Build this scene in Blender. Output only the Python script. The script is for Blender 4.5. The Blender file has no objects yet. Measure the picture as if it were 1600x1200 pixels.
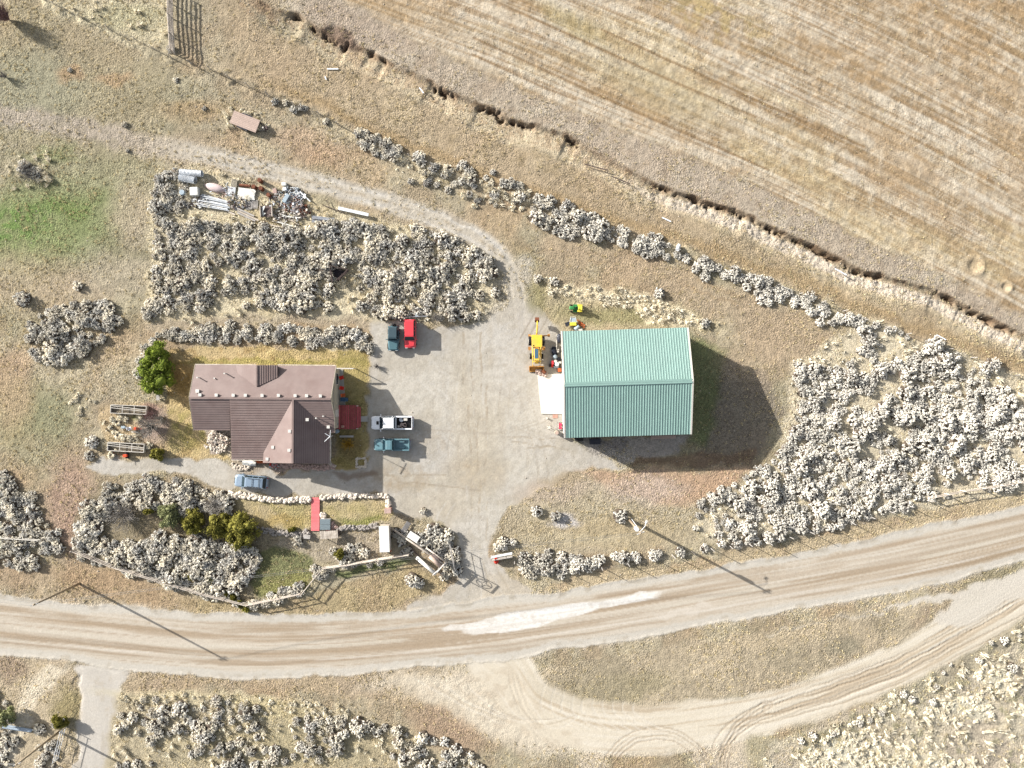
import bpy, bmesh, math, random
import numpy as np
from mathutils import Vector, Matrix
R = math.radians
SC = bpy.context.scene
COL = SC.collection

# ------------------------------------------------------------------ camera, sky, sun, exposure
CAM_H = 100.0
K = 1600.0 / 150.0                       # photo pixels per metre on the ground
cam = bpy.data.cameras.new('camera'); cam.lens = 24.0; cam.sensor_width = 36.0
cam.clip_start = 0.5; cam.clip_end = 8000
cam_o = bpy.data.objects.new('camera', cam); COL.objects.link(cam_o)
cam_o.location = (0, 0, CAM_H); SC.camera = cam_o
SUN_EL, SUN_AZ = R(21.5), R(152.5)       # height; direction towards the sun measured from +x
sun_dir = Vector((math.cos(SUN_AZ)*math.cos(SUN_EL), math.sin(SUN_AZ)*math.cos(SUN_EL), math.sin(SUN_EL)))
w = bpy.data.worlds.new('World'); SC.world = w; w.use_nodes = True
nt = w.node_tree; bgn = nt.nodes['Background']
sky = nt.nodes.new('ShaderNodeTexSky'); sky.sky_type = 'NISHITA'; sky.sun_disc = False
sky.sun_elevation = SUN_EL; sky.sun_rotation = math.pi/2 - SUN_AZ
sky.dust_density = 2.0; sky.ozone_density = 0.6
wb = nt.nodes.new('ShaderNodeHueSaturation'); wb.inputs['Saturation'].default_value = 0.5   # the photograph's warm white balance
nt.links.new(sky.outputs[0], wb.inputs['Color']); nt.links.new(wb.outputs[0], bgn.inputs[0]); bgn.inputs[1].default_value = 0.09
sl = bpy.data.lights.new('sun', 'SUN'); sl.energy = 5.0; sl.angle = R(0.5); sl.color = (1.0, 0.965, 0.91)
so = bpy.data.objects.new('sun', sl); COL.objects.link(so)
so.rotation_euler = sun_dir.to_track_quat('Z', 'Y').to_euler(); so.location = (-60, 40, 60)
vs = SC.view_settings; vs.view_transform = 'Standard'; vs.look = 'None'; vs.gamma = 1; vs.use_curve_mapping = False
vs.exposure = 1.24
SC.cycles.max_bounces = 5; SC.cycles.diffuse_bounces = 2; SC.cycles.glossy_bounces = 2

# ------------------------------------------------------------------ small helpers
def W(px, py, h=0.0):
    """photo pixel at height h -> world x, y"""
    f = (CAM_H - h) / CAM_H / K
    return ((px-800)*f, (600-py)*f)
def V(px, py, h=0.0):
    x, y = W(px, py, h); return Vector((x, y, h))
def lin(c):
    return tuple(((v/255)/12.92 if v/255 <= 0.04045 else (((v/255)+0.055)/1.055)**2.4) for v in c)
ALB = 0.60
def mat(name, rgb, rough=0.8, metal=0.0, var=0.12, scale=3.0, bump=0.0, spec=0.3, k=ALB, coat=0.0, alpha=1.0, obj_var=0.0, dirt=None, dirt_amt=0.0):
    """procedural material; rgb is a photo-like colour turned into a base colour"""
    m = bpy.data.materials.new(name); m.use_nodes = True
    t = m.node_tree; b = t.nodes['Principled BSDF']
    c = tuple(v*k for v in lin(rgb))
    b.inputs['Roughness'].default_value = rough; b.inputs['Metallic'].default_value = metal
    b.inputs['Specular IOR Level'].default_value = spec
    if coat: b.inputs['Coat Weight'].default_value = coat; b.inputs['Coat Roughness'].default_value = 0.08
    g = t.nodes.new('ShaderNodeNewGeometry')
    n = t.nodes.new('ShaderNodeTexNoise'); n.inputs['Scale'].default_value = scale; n.inputs['Detail'].default_value = 5
    t.links.new(g.outputs['Position'], n.inputs['Vector'])
    mr = t.nodes.new('ShaderNodeMapRange'); mr.inputs['From Min'].default_value = 0.3; mr.inputs['From Max'].default_value = 0.7
    mr.inputs['To Min'].default_value = 1-var; mr.inputs['To Max'].default_value = 1+var
    t.links.new(n.outputs['Fac'], mr.inputs['Value'])
    mul = t.nodes.new('ShaderNodeVectorMath'); mul.operation = 'SCALE'; mul.inputs[0].default_value = c
    t.links.new(mr.outputs[0], mul.inputs['Scale'])
    out = mul.outputs[0]
    if dirt:
        n2 = t.nodes.new('ShaderNodeTexNoise'); n2.inputs['Scale'].default_value = scale*0.37; n2.inputs['Detail'].default_value = 6
        t.links.new(g.outputs['Position'], n2.inputs['Vector'])
        m2 = t.nodes.new('ShaderNodeMapRange'); m2.inputs['From Min'].default_value = 0.45; m2.inputs['From Max'].default_value = 0.68
        m2.inputs['To Max'].default_value = dirt_amt
        t.links.new(n2.outputs['Fac'], m2.inputs['Value'])
        mx = t.nodes.new('ShaderNodeMix'); mx.data_type = 'RGBA'
        t.links.new(m2.outputs[0], mx.inputs['Factor']); t.links.new(out, mx.inputs['A'])
        mx.inputs['B'].default_value = tuple(v*k for v in lin(dirt)) + (1,)
        out = mx.outputs['Result']
    if obj_var:
        oi = t.nodes.new('ShaderNodeObjectInfo')
        m3 = t.nodes.new('ShaderNodeMapRange'); m3.inputs['To Min'].default_value = 1-obj_var; m3.inputs['To Max'].default_value = 1+obj_var
        t.links.new(oi.outputs['Random'], m3.inputs['Value'])
        s2 = t.nodes.new('ShaderNodeVectorMath'); s2.operation = 'SCALE'
        t.links.new(out, s2.inputs[0]); t.links.new(m3.outputs[0], s2.inputs['Scale']); out = s2.outputs[0]
    t.links.new(out, b.inputs['Base Color'])
    if bump:
        bp = t.nodes.new('ShaderNodeBump'); bp.inputs['Strength'].default_value = 1; bp.inputs['Distance'].default_value = bump
        n3 = t.nodes.new('ShaderNodeTexNoise'); n3.inputs['Scale'].default_value = scale*6; n3.inputs['Detail'].default_value = 3
        t.links.new(g.outputs['Position'], n3.inputs['Vector'])
        t.links.new(n3.outputs['Fac'], bp.inputs['Height']); t.links.new(bp.outputs[0], b.inputs['Normal'])
    return m
def tag(o, label=None, cat=None, group=None, kind=None):
    if label: o['label'] = label
    if cat: o['category'] = cat
    if group: o['group'] = group
    if kind: o['kind'] = kind
    return o
def empty(name, loc, rz=0.0, label=None, cat=None, group=None):
    o = bpy.data.objects.new(name, None); COL.objects.link(o)
    o.location = loc; o.rotation_euler = (0, 0, rz); o.empty_display_size = 0.2
    return tag(o, label, cat, group)
def link_mesh(name, me, parent=None, loc=None, rot=None):
    o = bpy.data.objects.new(name, me); COL.objects.link(o)
    if parent is not None: o.parent = parent
    if loc is not None: o.location = loc
    if rot is not None: o.rotation_euler = rot
    return o
class MB:
    """collects shapes (in the coordinates of whatever they are parented to) and links them as one mesh object"""
    def __init__(s): s.bm = bmesh.new()
    def box(s, c, size, rz=0.0, rx=0.0, ry=0.0, bevel=0.0):
        M = Matrix.Translation(Vector(c)) @ Matrix.Rotation(rz, 4, 'Z') @ Matrix.Rotation(ry, 4, 'Y') @ Matrix.Rotation(rx, 4, 'X') @ Matrix.Diagonal((size[0], size[1], size[2], 1))
        r = bmesh.ops.create_cube(s.bm, size=1.0, matrix=M)
        if bevel:
            es = set(e for v in r['verts'] for e in v.link_edges)
            bmesh.ops.bevel(s.bm, geom=list(es), offset=bevel, segments=2, profile=0.6, affect='EDGES')
        return s
    def bar(s, a, b, wd, ht=None, up=(0, 0, 1)):
        a, b = Vector(a), Vector(b); d = b-a; L = d.length
        if L < 1e-6: return s
        z = d.normalized(); u = Vector(up)
        if abs(z.dot(u)) > 0.98: u = Vector((1, 0, 0))
        x = z.cross(u).normalized(); y = x.cross(z).normalized()
        M = Matrix((x, y, z)).transposed().to_4x4(); M.translation = (a+b)/2
        bmesh.ops.create_cube(s.bm, size=1.0, matrix=M @ Matrix.Diagonal((wd, ht or wd, L, 1)))
        return s
    def tube(s, a, b, r1, r2=None, seg=8, caps=True):
        a, b = Vector(a), Vector(b); d = b-a; L = d.length
        if L < 1e-6: return s
        q = d.to_track_quat('Z', 'Y')
        M = Matrix.Translation((a+b)/2) @ q.to_matrix().to_4x4()
        bmesh.ops.create_cone(s.bm, cap_ends=caps, segments=seg, radius1=r1, radius2=r1 if r2 is None else r2, depth=L, matrix=M)
        return s
    def path(s, pts, r, seg=6):
        for i in range(len(pts)-1): s.tube(pts[i], pts[i+1], r, seg=seg)
        return s
    def ball(s, c, r, sub=2, sc=(1, 1, 1), jit=0.0, rnd=None):
        rr = bmesh.ops.create_icosphere(s.bm, subdivisions=sub, radius=r)
        for v in rr['verts']:
            f = 1 + (rnd.uniform(-jit, jit) if rnd else 0)
            v.co = Vector((v.co.x*sc[0]*f, v.co.y*sc[1]*f, v.co.z*sc[2]*f)) + Vector(c)
        return s
    def poly(s, pts):
        vs_ = [s.bm.verts.new(p) for p in pts]; s.bm.faces.new(vs_); return s
    def slab(s, pts, t, down=(0, 0, -1)):
        """flat face pts with thickness t"""
        d = Vector(down)*t
        a = [s.bm.verts.new(p) for p in pts]; b = [s.bm.verts.new(Vector(p)+d) for p in pts]
        s.bm.faces.new(a); s.bm.faces.new(b[::-1]); n = len(a)
        for i in range(n): s.bm.faces.new((a[i], b[i], b[(i+1) % n], a[(i+1) % n]))
        return s
    def loft(s, rings, caps=True):
        vr = [[s.bm.verts.new(p) for p in r] for r in rings]
        n = len(vr[0])
        for i in range(len(vr)-1):
            for j in range(n):
                s.bm.faces.new((vr[i][j], vr[i][(j+1) % n], vr[i+1][(j+1) % n], vr[i+1][j]))
        if caps: s.bm.faces.new(vr[0][::-1]); s.bm.faces.new(vr[-1])
        return s
    def build(s, name, m, parent=None, smooth=False, loc=None, rot=None):
        bmesh.ops.recalc_face_normals(s.bm, faces=s.bm.faces)
        me = bpy.data.meshes.new(name); s.bm.to_mesh(me); s.bm.free()
        if m: me.materials.append(m)
        if smooth: me.polygons.foreach_set('use_smooth', [True]*len(me.polygons))
        return link_mesh(name, me, parent, loc, rot)
def part(src, parent, loc, rot=None, scale=None, label=None):
    """one more piece with the mesh of src"""
    o = bpy.data.objects.new(src.name.split('.')[0], src.data); COL.objects.link(o)
    o.parent = parent; o.location = loc
    if rot is not None: o.rotation_euler = rot
    if scale is not None: o.scale = scale
    return o
def copy_tree(o, parent=None):
    c = o.copy(); COL.objects.link(c); c.parent = parent
    for ch in list(o.children): copy_tree(ch, c)
    return c

# ------------------------------------------------------------------ numpy noise and painting
class Noise:
    def __init__(s, seed):
        s.t = np.random.RandomState(seed).rand(256, 256).astype(np.float32)
    def __call__(s, x, y, octs=1, gain=0.5):
        out = np.zeros_like(x, dtype=np.float32); a = 1.0; tot = 0.0
        for o in range(octs):
            f = 2.0**o; xx = x*f + 17.3*o; yy = y*f + 9.1*o
            xi = np.floor(xx).astype(np.int32); yi = np.floor(yy).astype(np.int32)
            fx = xx-xi; fy = yy-yi; fx = fx*fx*(3-2*fx); fy = fy*fy*(3-2*fy)
            x0 = xi & 255; x1 = (xi+1) & 255; y0 = yi & 255; y1 = (yi+1) & 255
            t = s.t
            v = (t[x0, y0]*(1-fx)+t[x1, y0]*fx)*(1-fy) + (t[x0, y1]*(1-fx)+t[x1, y1]*fx)*fy
            out += a*v; tot += a; a *= gain
        return out/tot
NZ = [Noise(i+1) for i in range(12)]
GS = 0.18
X0, X1, Y0, Y1 = -81.0, 81.0, -62.1, 62.1
nx = int(round((X1-X0)/GS))+1; ny = int(round((Y1-Y0)/GS))+1
gx, gy = np.meshgrid(np.linspace(X0, X1, nx, dtype=np.float32), np.linspace(Y0, Y1, ny, dtype=np.float32), indexing='ij')
PX = 800 + gx*K; PY = 600 - gy*K          # grid in photo pixels
rag = NZ[0](gx*0.5, gy*0.5, 4)-0.5; rag2 = NZ[1](gx*0.5+40, gy*0.5, 4)-0.5
QX = PX + rag*22; QY = PY + rag2*22       # ragged copies
big = NZ[2](gx*0.06, gy*0.06, 4); med = NZ[3](gx*0.25, gy*0.25, 4); fine = NZ[4](gx*1.3, gy*1.3, 3); tiny = NZ[5](gx*3.1, gy*3.1, 2); crisp = NZ[9](gx*.8, gy*.8, 4)
def sm(a, b, v):
    t = np.clip((v-a)/(b-a+1e-9), 0, 1); return t*t*(3-2*t)
def poly_dist(pts, X, Y):
    """distance to polyline, signed side, arclength"""
    best = np.full(X.shape, 1e9, np.float32); side = np.zeros_like(best); arc = np.zeros_like(best); L = 0.0
    for (ax, ay), (bx, by) in zip(pts[:-1], pts[1:]):
        dx, dy = bx-ax, by-ay; l = math.hypot(dx, dy)
        t = np.clip(((X-ax)*dx+(Y-ay)*dy)/(l*l), 0, 1)
        ex = X-(ax+t*dx); ey = Y-(ay+t*dy); d = np.sqrt(ex*ex+ey*ey)
        m = d < best
        best = np.where(m, d, best); side = np.where(m, dx*ey-dy*ex, side); arc = np.where(m, L+t*l, arc); L += l
    return best, np.sign(side), arc
def inside(pts, X, Y):
    c = np.zeros(X.shape, bool); n = len(pts)
    for i in range(n):
        x1, y1 = pts[i]; x2, y2 = pts[(i+1) % n]
        if y1 == y2: continue
        m = ((y1 > Y) != (y2 > Y)) & (X < (x2-x1)*(Y-y1)/(y2-y1)+x1)
        c ^= m
    return c
def smooth_line(pts, n=6):
    out = []
    P = [pts[0]]+list(pts)+[pts[-1]]
    for i in range(1, len(P)-2):
        p0, p1, p2, p3 = [np.array(P[j], float) for j in (i-1, i, i+1, i+2)]
        for k in range(n):
            t = k/n
            out.append(tuple(0.5*((2*p1)+(-p0+p2)*t+(2*p0-5*p1+4*p2-p3)*t*t+(-p0+3*p1-3*p2+p3)*t**3)))
    out.append(tuple(pts[-1])); return out
def region(pts, soft=6, ragged=True):
    """soft mask of a polygon given in photo pixels"""
    X, Y = (QX, QY) if ragged else (PX, PY)
    lo = (min(p[0] for p in pts)-soft*2-30, min(p[1] for p in pts)-soft*2-30); hi = (max(p[0] for p in pts)+soft*2+30, max(p[1] for p in pts)+soft*2+30)
    m = (PX > lo[0]) & (PX < hi[0]) & (PY > lo[1]) & (PY < hi[1])
    out = np.zeros(PX.shape, np.float32)
    if not m.any(): return out
    x, y = X[m], Y[m]
    d, _, _ = poly_dist(list(pts)+[pts[0]], x, y)
    d = np.where(inside(pts, x, y), d, -d)
    out[m] = sm(-soft, soft, d); return out
def blob(cx, cy, rx, ry=None, ang=0, soft=0.5):
    ry = ry or rx; c, s = math.cos(R(ang)), math.sin(R(ang))
    u = ((QX-cx)*c+(QY-cy)*s)/rx; v = (-(QX-cx)*s+(QY-cy)*c)/ry
    return sm(1+soft, 1-soft, np.sqrt(u*u+v*v))
C = np.zeros(PX.shape+(3,), np.float32)   # base colour
H = np.zeros(PX.shape, np.float32)        # height
CLS = np.zeros(PX.shape, np.int8)         # which piece of the setting
GR = np.ones(PX.shape, np.float32)        # how grassy (rough, stubbly)
def L3(rgb): return np.array(lin(rgb), np.float32)*ALB
def paint(mask, rgb, a=1.0):
    global C
    m = (np.clip(mask*a, 0, 1))[..., None]; C = C*(1-m)+L3(rgb)*m

# --- dry grassland everywhere
C[:] = L3((178, 165, 138))
paint(sm(.45, .68, big), (163, 154, 124), .6)
paint(sm(.50, .72, med), (201, 187, 155), .6)
paint(sm(.55, .35, med), (170, 148, 118), .55)
paint(sm(.52, .75, NZ[6](gx*.15, gy*.15, 4)), (190, 160, 124), .55)
paint(sm(.56, .8, NZ[7](gx*.11, gy*.11, 3)), (140, 138, 104), .4)
H += (fine-.5)*.07 + (tiny-.5)*.07 + (med-.5)*.06
# north-west pasture, greener and greyer
nw = region([(-60, 130), (250, 100), (330, 150), (240, 230), (245, 380), (235, 470), (130, 450), (-60, 470)], 40)
paint(nw, (158, 153, 124), .6); paint(nw*sm(.52, .62, crisp), (134, 128, 100), .35); paint(nw*sm(.48, .38, crisp), (192, 180, 152), .35)
paint(region([(-60, 0), (70, 0), (210, 70), (270, 110), (230, 260), (-60, 200)], 25), (172, 158, 126), .6)
paint(blob(45, 140, 90, 60)*.9, (160, 158, 132), .7)
paint(blob(60, 350, 130, 62, -10), (136, 150, 92), .8)
paint(blob(20, 355, 70, 30, -15)*sm(.4, .6, fine), (104, 138, 62), .7)
paint(blob(120, 325, 80, 24, -15)*sm(.4, .6, med), (118, 138, 72), .7)
paint(blob(85, 235, 60, 20)*sm(.4, .65, med), (128, 140, 84), .6)
paint(blob(170, 280, 70, 40), (164, 160, 122), .5)
paint(blob(205, 330, 30, 50), (192, 174, 148), .6)
paint(blob(170, 440, 90, 30, -10), (192, 176, 152), .5)
paint(blob(40, 440, 70, 50), (192, 170, 140), .5)
paint(blob(70, 670, 60, 70), (160, 152, 116), .5)
paint(blob(20, 640, 45, 50), (166, 160, 112), .5)
paint(blob(80, 650, 35, 40), (140, 142, 108), .6)
paint(blob(110, 790, 38, 80), (178, 146, 126), .75)
paint(blob(20, 610, 30, 60), (196, 164, 134), .5)
paint(blob(40, 900, 120, 30, 8), (178, 152, 122), .6)
paint(blob(200, 920, 120, 25, 14), (182, 152, 116), .7)
paint(blob(110, 115, 20, 12), (186, 148, 108), .6); paint(blob(175, 125, 30, 10), (186, 148, 108), .5)
paint(blob(300, 170, 50, 16), (188, 156, 112), .5)
paint(blob(480, 225, 60, 25, 15), (190, 156, 126), .5)
paint(region([(50, 0), (265, 0), (270, 85), (215, 62), (130, 30)], 12), (206, 194, 160), .8)
paint(blob(200, 25, 60, 20), (168, 164, 126), .5)
# faint old track on the left
for off in (-7, 7):
    d, s_, a_ = poly_dist(smooth_line([(-60, 160+off), (60, 190+off), (150, 205+off), (250, 232+off), (320, 240+off)]), QX, QY)
    paint(sm(9, 2, d)*sm(.35, .55, fine), (186, 172, 154), .6)
paint(sm(26, 8, poly_dist([(-60, 165), (60, 190), (150, 206), (230, 228), (300, 238)], QX, QY)[0]), (180, 166, 150), .65)

# --- the ploughed field to the north-east
furr = [(-40+500, -60), (600, 38), (700, 90), (800, 135), (1000, 215), (1180, 290), (1300, 352), (1450, 420), (1600, 500), (1720, 560)]
field_poly = furr+[(1720, -100), (440, -100)]
fm = region(field_poly, 8)
fa = R(24.5)
fu = gx*math.cos(-fa)-gy*math.sin(-fa)*1.0; 
fu = gx*math.cos(fa)-gy*math.sin(fa); fv = gx*math.sin(fa)+gy*math.cos(fa)
fv = fv + .0016*(fu-10)**2*.5 + (NZ[1](fu*.03, fv*.05, 2)-.5)*1.4
FC = np.zeros_like(C)+L3((190, 172, 144))
def fpaint(m, rgb, a):
    global FC
    m = np.clip(m*a, 0, 1)[..., None]; FC = FC*(1-m)+L3(rgb)*m
s1 = NZ[6](fu*.018, fv*.42, 4); s2 = NZ[7](fu*.03+9, fv*2.6, 3); s3 = NZ[8](fu*.05, fv*.22, 3)
fpaint(sm(.5, .64, s1), (212, 199, 178), .75); fpaint(sm(.49, .36, s1), (168, 145, 112), .75)
fpaint(sm(.54, .7, s2), (156, 130, 94), .6); fpaint(sm(.46, .3, s2), (218, 204, 180), .5)
s4 = NZ[1](fu*.05+3, fv*4.2, 2); fpaint(sm(.55, .72, s4), (158, 130, 94), .65); fpaint(sm(.45, .28, s4), (218, 204, 182), .5)
fpaint(sm(.52, .72, s3), (204, 184, 140), .5); fpaint(sm(.45, .3, s3), (180, 152, 114), .5)
fpaint(sm(.54, .66, crisp)*sm(500, 700, PX-PY*1.1), (168, 140, 102), .28)
fpaint(sm(.46, .34, crisp)*sm(500, 700, PX-PY*1.1), (224, 212, 190), .25)
fpaint(blob(1120, 30, 80, 28, 20)*sm(.4, .6, crisp), (194, 174, 118), .5); fpaint(blob(900, 40, 60, 20, 30), (178, 164, 116), .5)
fpaint(blob(1020, 140, 120, 30, 25), (182, 166, 128), .5)
for (a0, b0, c0) in ((805, 12, 1180), (800, 83, 1200), (800, 110, 900), (1000, 70, 1350)):   # the darker wheel furrows
    y2 = b0+(c0-a0)*.455
    d = poly_dist([(a0-60, b0-24), ((a0+c0)/2, (b0+y2)/2+4), (c0, y2)], PX, PY)[0]
    fpaint(sm(3.2, .8, d), (146, 118, 82), .75)
m3 = fm[..., None]; C = C*(1-m3)+FC*m3
H += fm*((NZ[8](fu*.25, fv*1.6, 2)-.5)*.16+(NZ[9](fu*1.2, fv*2.2, 2)-.5)*.08)
CLS[fm > .5] = 2
d = poly_dist(furr, QX, QY)[0]
paint(sm(3.5, 1, d)*sm(.42, .55, fine), (140, 118, 84), .6)
# bare band between field and ditch
ditch = smooth_line([(400, 2), (440, 20), (465, 26), (500, 46), (550, 72), (600, 95), (650, 120), (700, 145), (750, 165), (800, 190), (850, 203), (900, 222), (940, 246), (980, 268), (1030, 292), (1080, 307), (1130, 324), (1170, 337), (1200, 354), (1260, 380), (1320, 410), (1350, 424), (1400, 440), (1460, 457), (1500, 476), (1600, 526), (1720, 585)])
dd, ds, da = poly_dist(ditch, PX + (NZ[8](gx*.35, gy*.35, 3)-.5)*9, PY + (NZ[9](gx*.35, gy*.35, 3)-.5)*9)
sd = -dd*ds/K                               # metres, positive on the field side
band = sm(-.5, .8, sd)*(1-fm)*sm(400, 480, PX)
paint(band, (190, 174, 154), .8); paint(band*sm(.5, .65, crisp), (172, 152, 128), .5); paint(band*sm(.6, .75, med), (204, 190, 168), .6)
paint(blob(560, 40, 90, 22, 22), (176, 158, 140), .5)
cut = sm(.40, .56, NZ[6](da*.022, da*0+3, 3)); cut2 = .5+.5*cut
depth = (.35+.2*cut)*sm(395, 440, PX)
prof = np.where(sd > -.1, sm(.3, -.1, sd), np.where(sd > -1.3, 1.0, sm(-4.6, -1.3, sd)))
H -= prof*depth
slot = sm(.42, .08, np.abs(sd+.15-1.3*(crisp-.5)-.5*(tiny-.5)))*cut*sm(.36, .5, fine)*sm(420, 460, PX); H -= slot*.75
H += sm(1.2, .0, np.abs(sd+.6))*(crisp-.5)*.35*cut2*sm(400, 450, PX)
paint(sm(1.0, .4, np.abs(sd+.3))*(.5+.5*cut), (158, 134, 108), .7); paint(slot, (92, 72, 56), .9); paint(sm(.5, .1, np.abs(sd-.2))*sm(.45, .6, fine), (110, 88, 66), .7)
paint(sm(1.6, .8, np.abs(sd+1.7))*sm(400, 600, PX), (219, 200, 166), .75)
paint(sm(1.6, .9, np.abs(sd+1.2))*sm(.5, .6, fine), (160, 132, 102), .5)
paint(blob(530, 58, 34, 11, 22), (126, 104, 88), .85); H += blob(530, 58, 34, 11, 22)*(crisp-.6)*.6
paint(sm(1.0, .5, np.abs(sd+1.55+.5*(crisp-.5)))*sm(900, 1100, PX), (226, 210, 188), .9); H += sm(1.2, .5, np.abs(sd+1.55))*sm(900, 1100, PX)*(tiny-.5)*.22
CLS[(sd < .8) & (sd > -3.2) & (PX > 430)] = 3
# ground between ditch and the fence line
fence_ne = smooth_line([(50, -10), (130, 30), (215, 65), (270, 92), (330, 110), (420, 150), (500, 180), (560, 213), (640, 245), (740, 285), (820, 315), (930, 350), (1060, 392), (1180, 432), (1350, 500), (1480, 545), (1600, 592), (1720, 640)])
fd, fs, fa_ = poly_dist(fence_ne, QX, QY); fsd = -fd*fs
mid = sm(0, 8, fsd)*(1-sm(-4.0, -2.5, sd))*(1-fm)*sm(300, 420, PX)
paint(mid, (186, 165, 134), .75); paint(mid*sm(.52, .68, med), (200, 180, 146), .6); paint(mid*sm(.55, .7, crisp), (160, 140, 104), .4)
paint(sm(4, 18, fsd)*sm(34, 18, fsd)*sm(350, 480, PX), (170, 142, 98), .6)
paint(sm(3, .5, fd)*sm(.4, .5, fine), (120, 104, 78), .6)
paint(sm(-14, -5, fsd)*sm(3, 0, fsd)*sm(500, 560, PX), (214, 198, 162), .6)
paint(sm(-12, -4, fsd)*sm(3, 0, fsd)*sm(420, 100, PX), (214, 202, 168), .6)
H += sm(-10, 0, fsd)*sm(8, 0, fsd)*.25
# --- upper dirt track, yard and driveway
trk = smooth_line([(190, 224), (250, 230), (290, 236), (330, 245), (400, 262), (500, 287), (600, 315), (680, 342), (740, 368), (782, 402), (806, 450), (812, 500)])
td, ts, ta = poly_dist(trk, PX+rag*8, PY+rag2*8)
tm = sm(19, 11, td)*sm(200, 340, PX+rag*60)
paint(sm(30, 12, td)*sm(180, 300, PX), (192, 174, 146), .6)
paint(tm, (203, 193, 176), .95)
paint(sm(260, 380, PX)*sm(4.5, 1.5, np.abs(td-8))*sm(.3, .6, NZ[3](ta*.02, td*.3, 2)), (214, 208, 198), .7)
paint(sm(260, 380, PX)*sm(3, .5, td)*sm(.45, .6, fine), (178, 160, 132), .6)
paint(sm(260, 380, PX)*sm(3.5, 1.2, np.abs(td-12))*sm(.4, .7, NZ[4](ta*.03, td*.2, 2)), (166, 150, 126), .5)
GR[tm > .5] = .25; CLS[tm > .5] = 6; H -= sm(260, 380, PX)*sm(4, 1, np.abs(td-9))*.05
# worn ring beside the track
paint(region([(760, 400), (830, 400), (840, 470), (800, 520), (740, 500), (790, 460)], 8), (198, 188, 170), .8)
yard = [(583, 492), (598, 500), (640, 500), (700, 512), (760, 500), (800, 470), (832, 470), (852, 490), (880, 505), (905, 520), (905, 655), (890, 688), (935, 706), (975, 729), (900, 738), (835, 770), (790, 800), (768, 838), (766, 870), (800, 905), (838, 922), (800, 950), (700, 950), (620, 962), (680, 930), (714, 905), (722, 880), (722, 848), (700, 825), (664, 806), (612, 800), (608, 772), (480, 777), (400, 774), (355, 766), (300, 745), (240, 736), (160, 744), (140, 730), (165, 714), (240, 714), (330, 716), (375, 730), (440, 738), (530, 728), (577, 720), (577, 545)]
ym = region(yard, 2.5)
YC = np.zeros_like(C)+L3((203, 196, 185))
def ypaint(m, rgb, a):
    global YC
    m = np.clip(m*a, 0, 1)[..., None]; YC = YC*(1-m)+L3(rgb)*m
ypaint(sm(.4, .7, big), (208, 200, 184), .6); ypaint(sm(.5, .7, med), (196, 188, 176), .5)
ypaint(blob(745, 640, 34, 130, -4), (203, 190, 166), .6)
ypaint(blob(740, 740, 46, 30), (190, 170, 138), .5)
ypaint(blob(640, 750, 60, 12), (206, 194, 170), .5); ypaint(blob(640, 760, 44, 6), (184, 168, 140), .5)
ypaint(blob(870, 700, 70, 20), (202, 194, 182), .6); ypaint(blob(770, 560, 40, 70), (206, 200, 190), .6)
ypaint(blob(680, 790, 60, 26), (206, 190, 162), .45); ypaint(blob(740, 880, 40, 60), (208, 200, 186), .5)
ypaint(blob(640, 925, 60, 20), (200, 184, 160), .5); ypaint(blob(790, 920, 50, 24), (204, 188, 162), .6)
for (x0, y0, x1, y1) in ((736, 560, 742, 720), (752, 520, 745, 700), (730, 620, 735, 760), (760, 600, 756, 760), (724, 520, 722, 600), (745, 700, 748, 800)):
    d, _, a_ = poly_dist([(x0, y0), ((x0+x1)/2+3, (y0+y1)/2), (x1, y1)], PX+rag*6, PY)
    mk = sm(2.4, .6, d)*sm(.4, .6, NZ[3](a_*.05+x0, d, 2))
    ypaint(mk, (170, 152, 126), .65); H -= mk*.03
for (x0, y0, x1, y1) in ((800, 690, 960, 712), (790, 683, 940, 688), (810, 700, 905, 696), (750, 765, 620, 752), (700, 740, 600, 744)):
    d, _, a_ = poly_dist([(x0, y0), (x1, y1)], PX, PY+rag*8)
    mk = sm(2, .5, d)*sm(.42, .6, NZ[3](a_*.04+x0, d, 2)); ypaint(mk, (164, 148, 122), .6); H -= mk*.03
for k in range(6):      # tyre lines down to the road
    d, _, a_ = poly_dist(smooth_line([(728+k*7, 760), (732+k*6, 850), (722+k*14, 915), (700+k*26, 948)]), PX+rag*6, PY)
    mk = sm(2.2, .6, d)*sm(.4, .6, NZ[4](a_*.03+k, d, 2)); ypaint(mk, (180, 164, 138) if k % 2 else (222, 214, 202), .5); H -= mk*.02
for k in range(4):      # diagonal scrapes beside the loader
    d, _, a_ = poly_dist([(882-k*14, 470+k*4), (855-k*14, 520+k*3)], PX, PY)
    mk = sm(1.6, .5, d); ypaint(mk, (140, 126, 106), .5); H -= mk*.04
for (bx, by, br, al) in ((612, 745, 60, .55), (680, 690, 30, .3), (760, 560, 20, .3), (745, 655, 12, .6), (738, 727, 14, .6), (752, 668, 8, .5)):
    ypaint(blob(bx, by, br, br*.35)*sm(.4, .65, fine), (160, 138, 108), al)
ypaint(sm(.55, .72, NZ[8](gx*.6, gy*.12, 3)), (188, 176, 156), .4)
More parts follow.
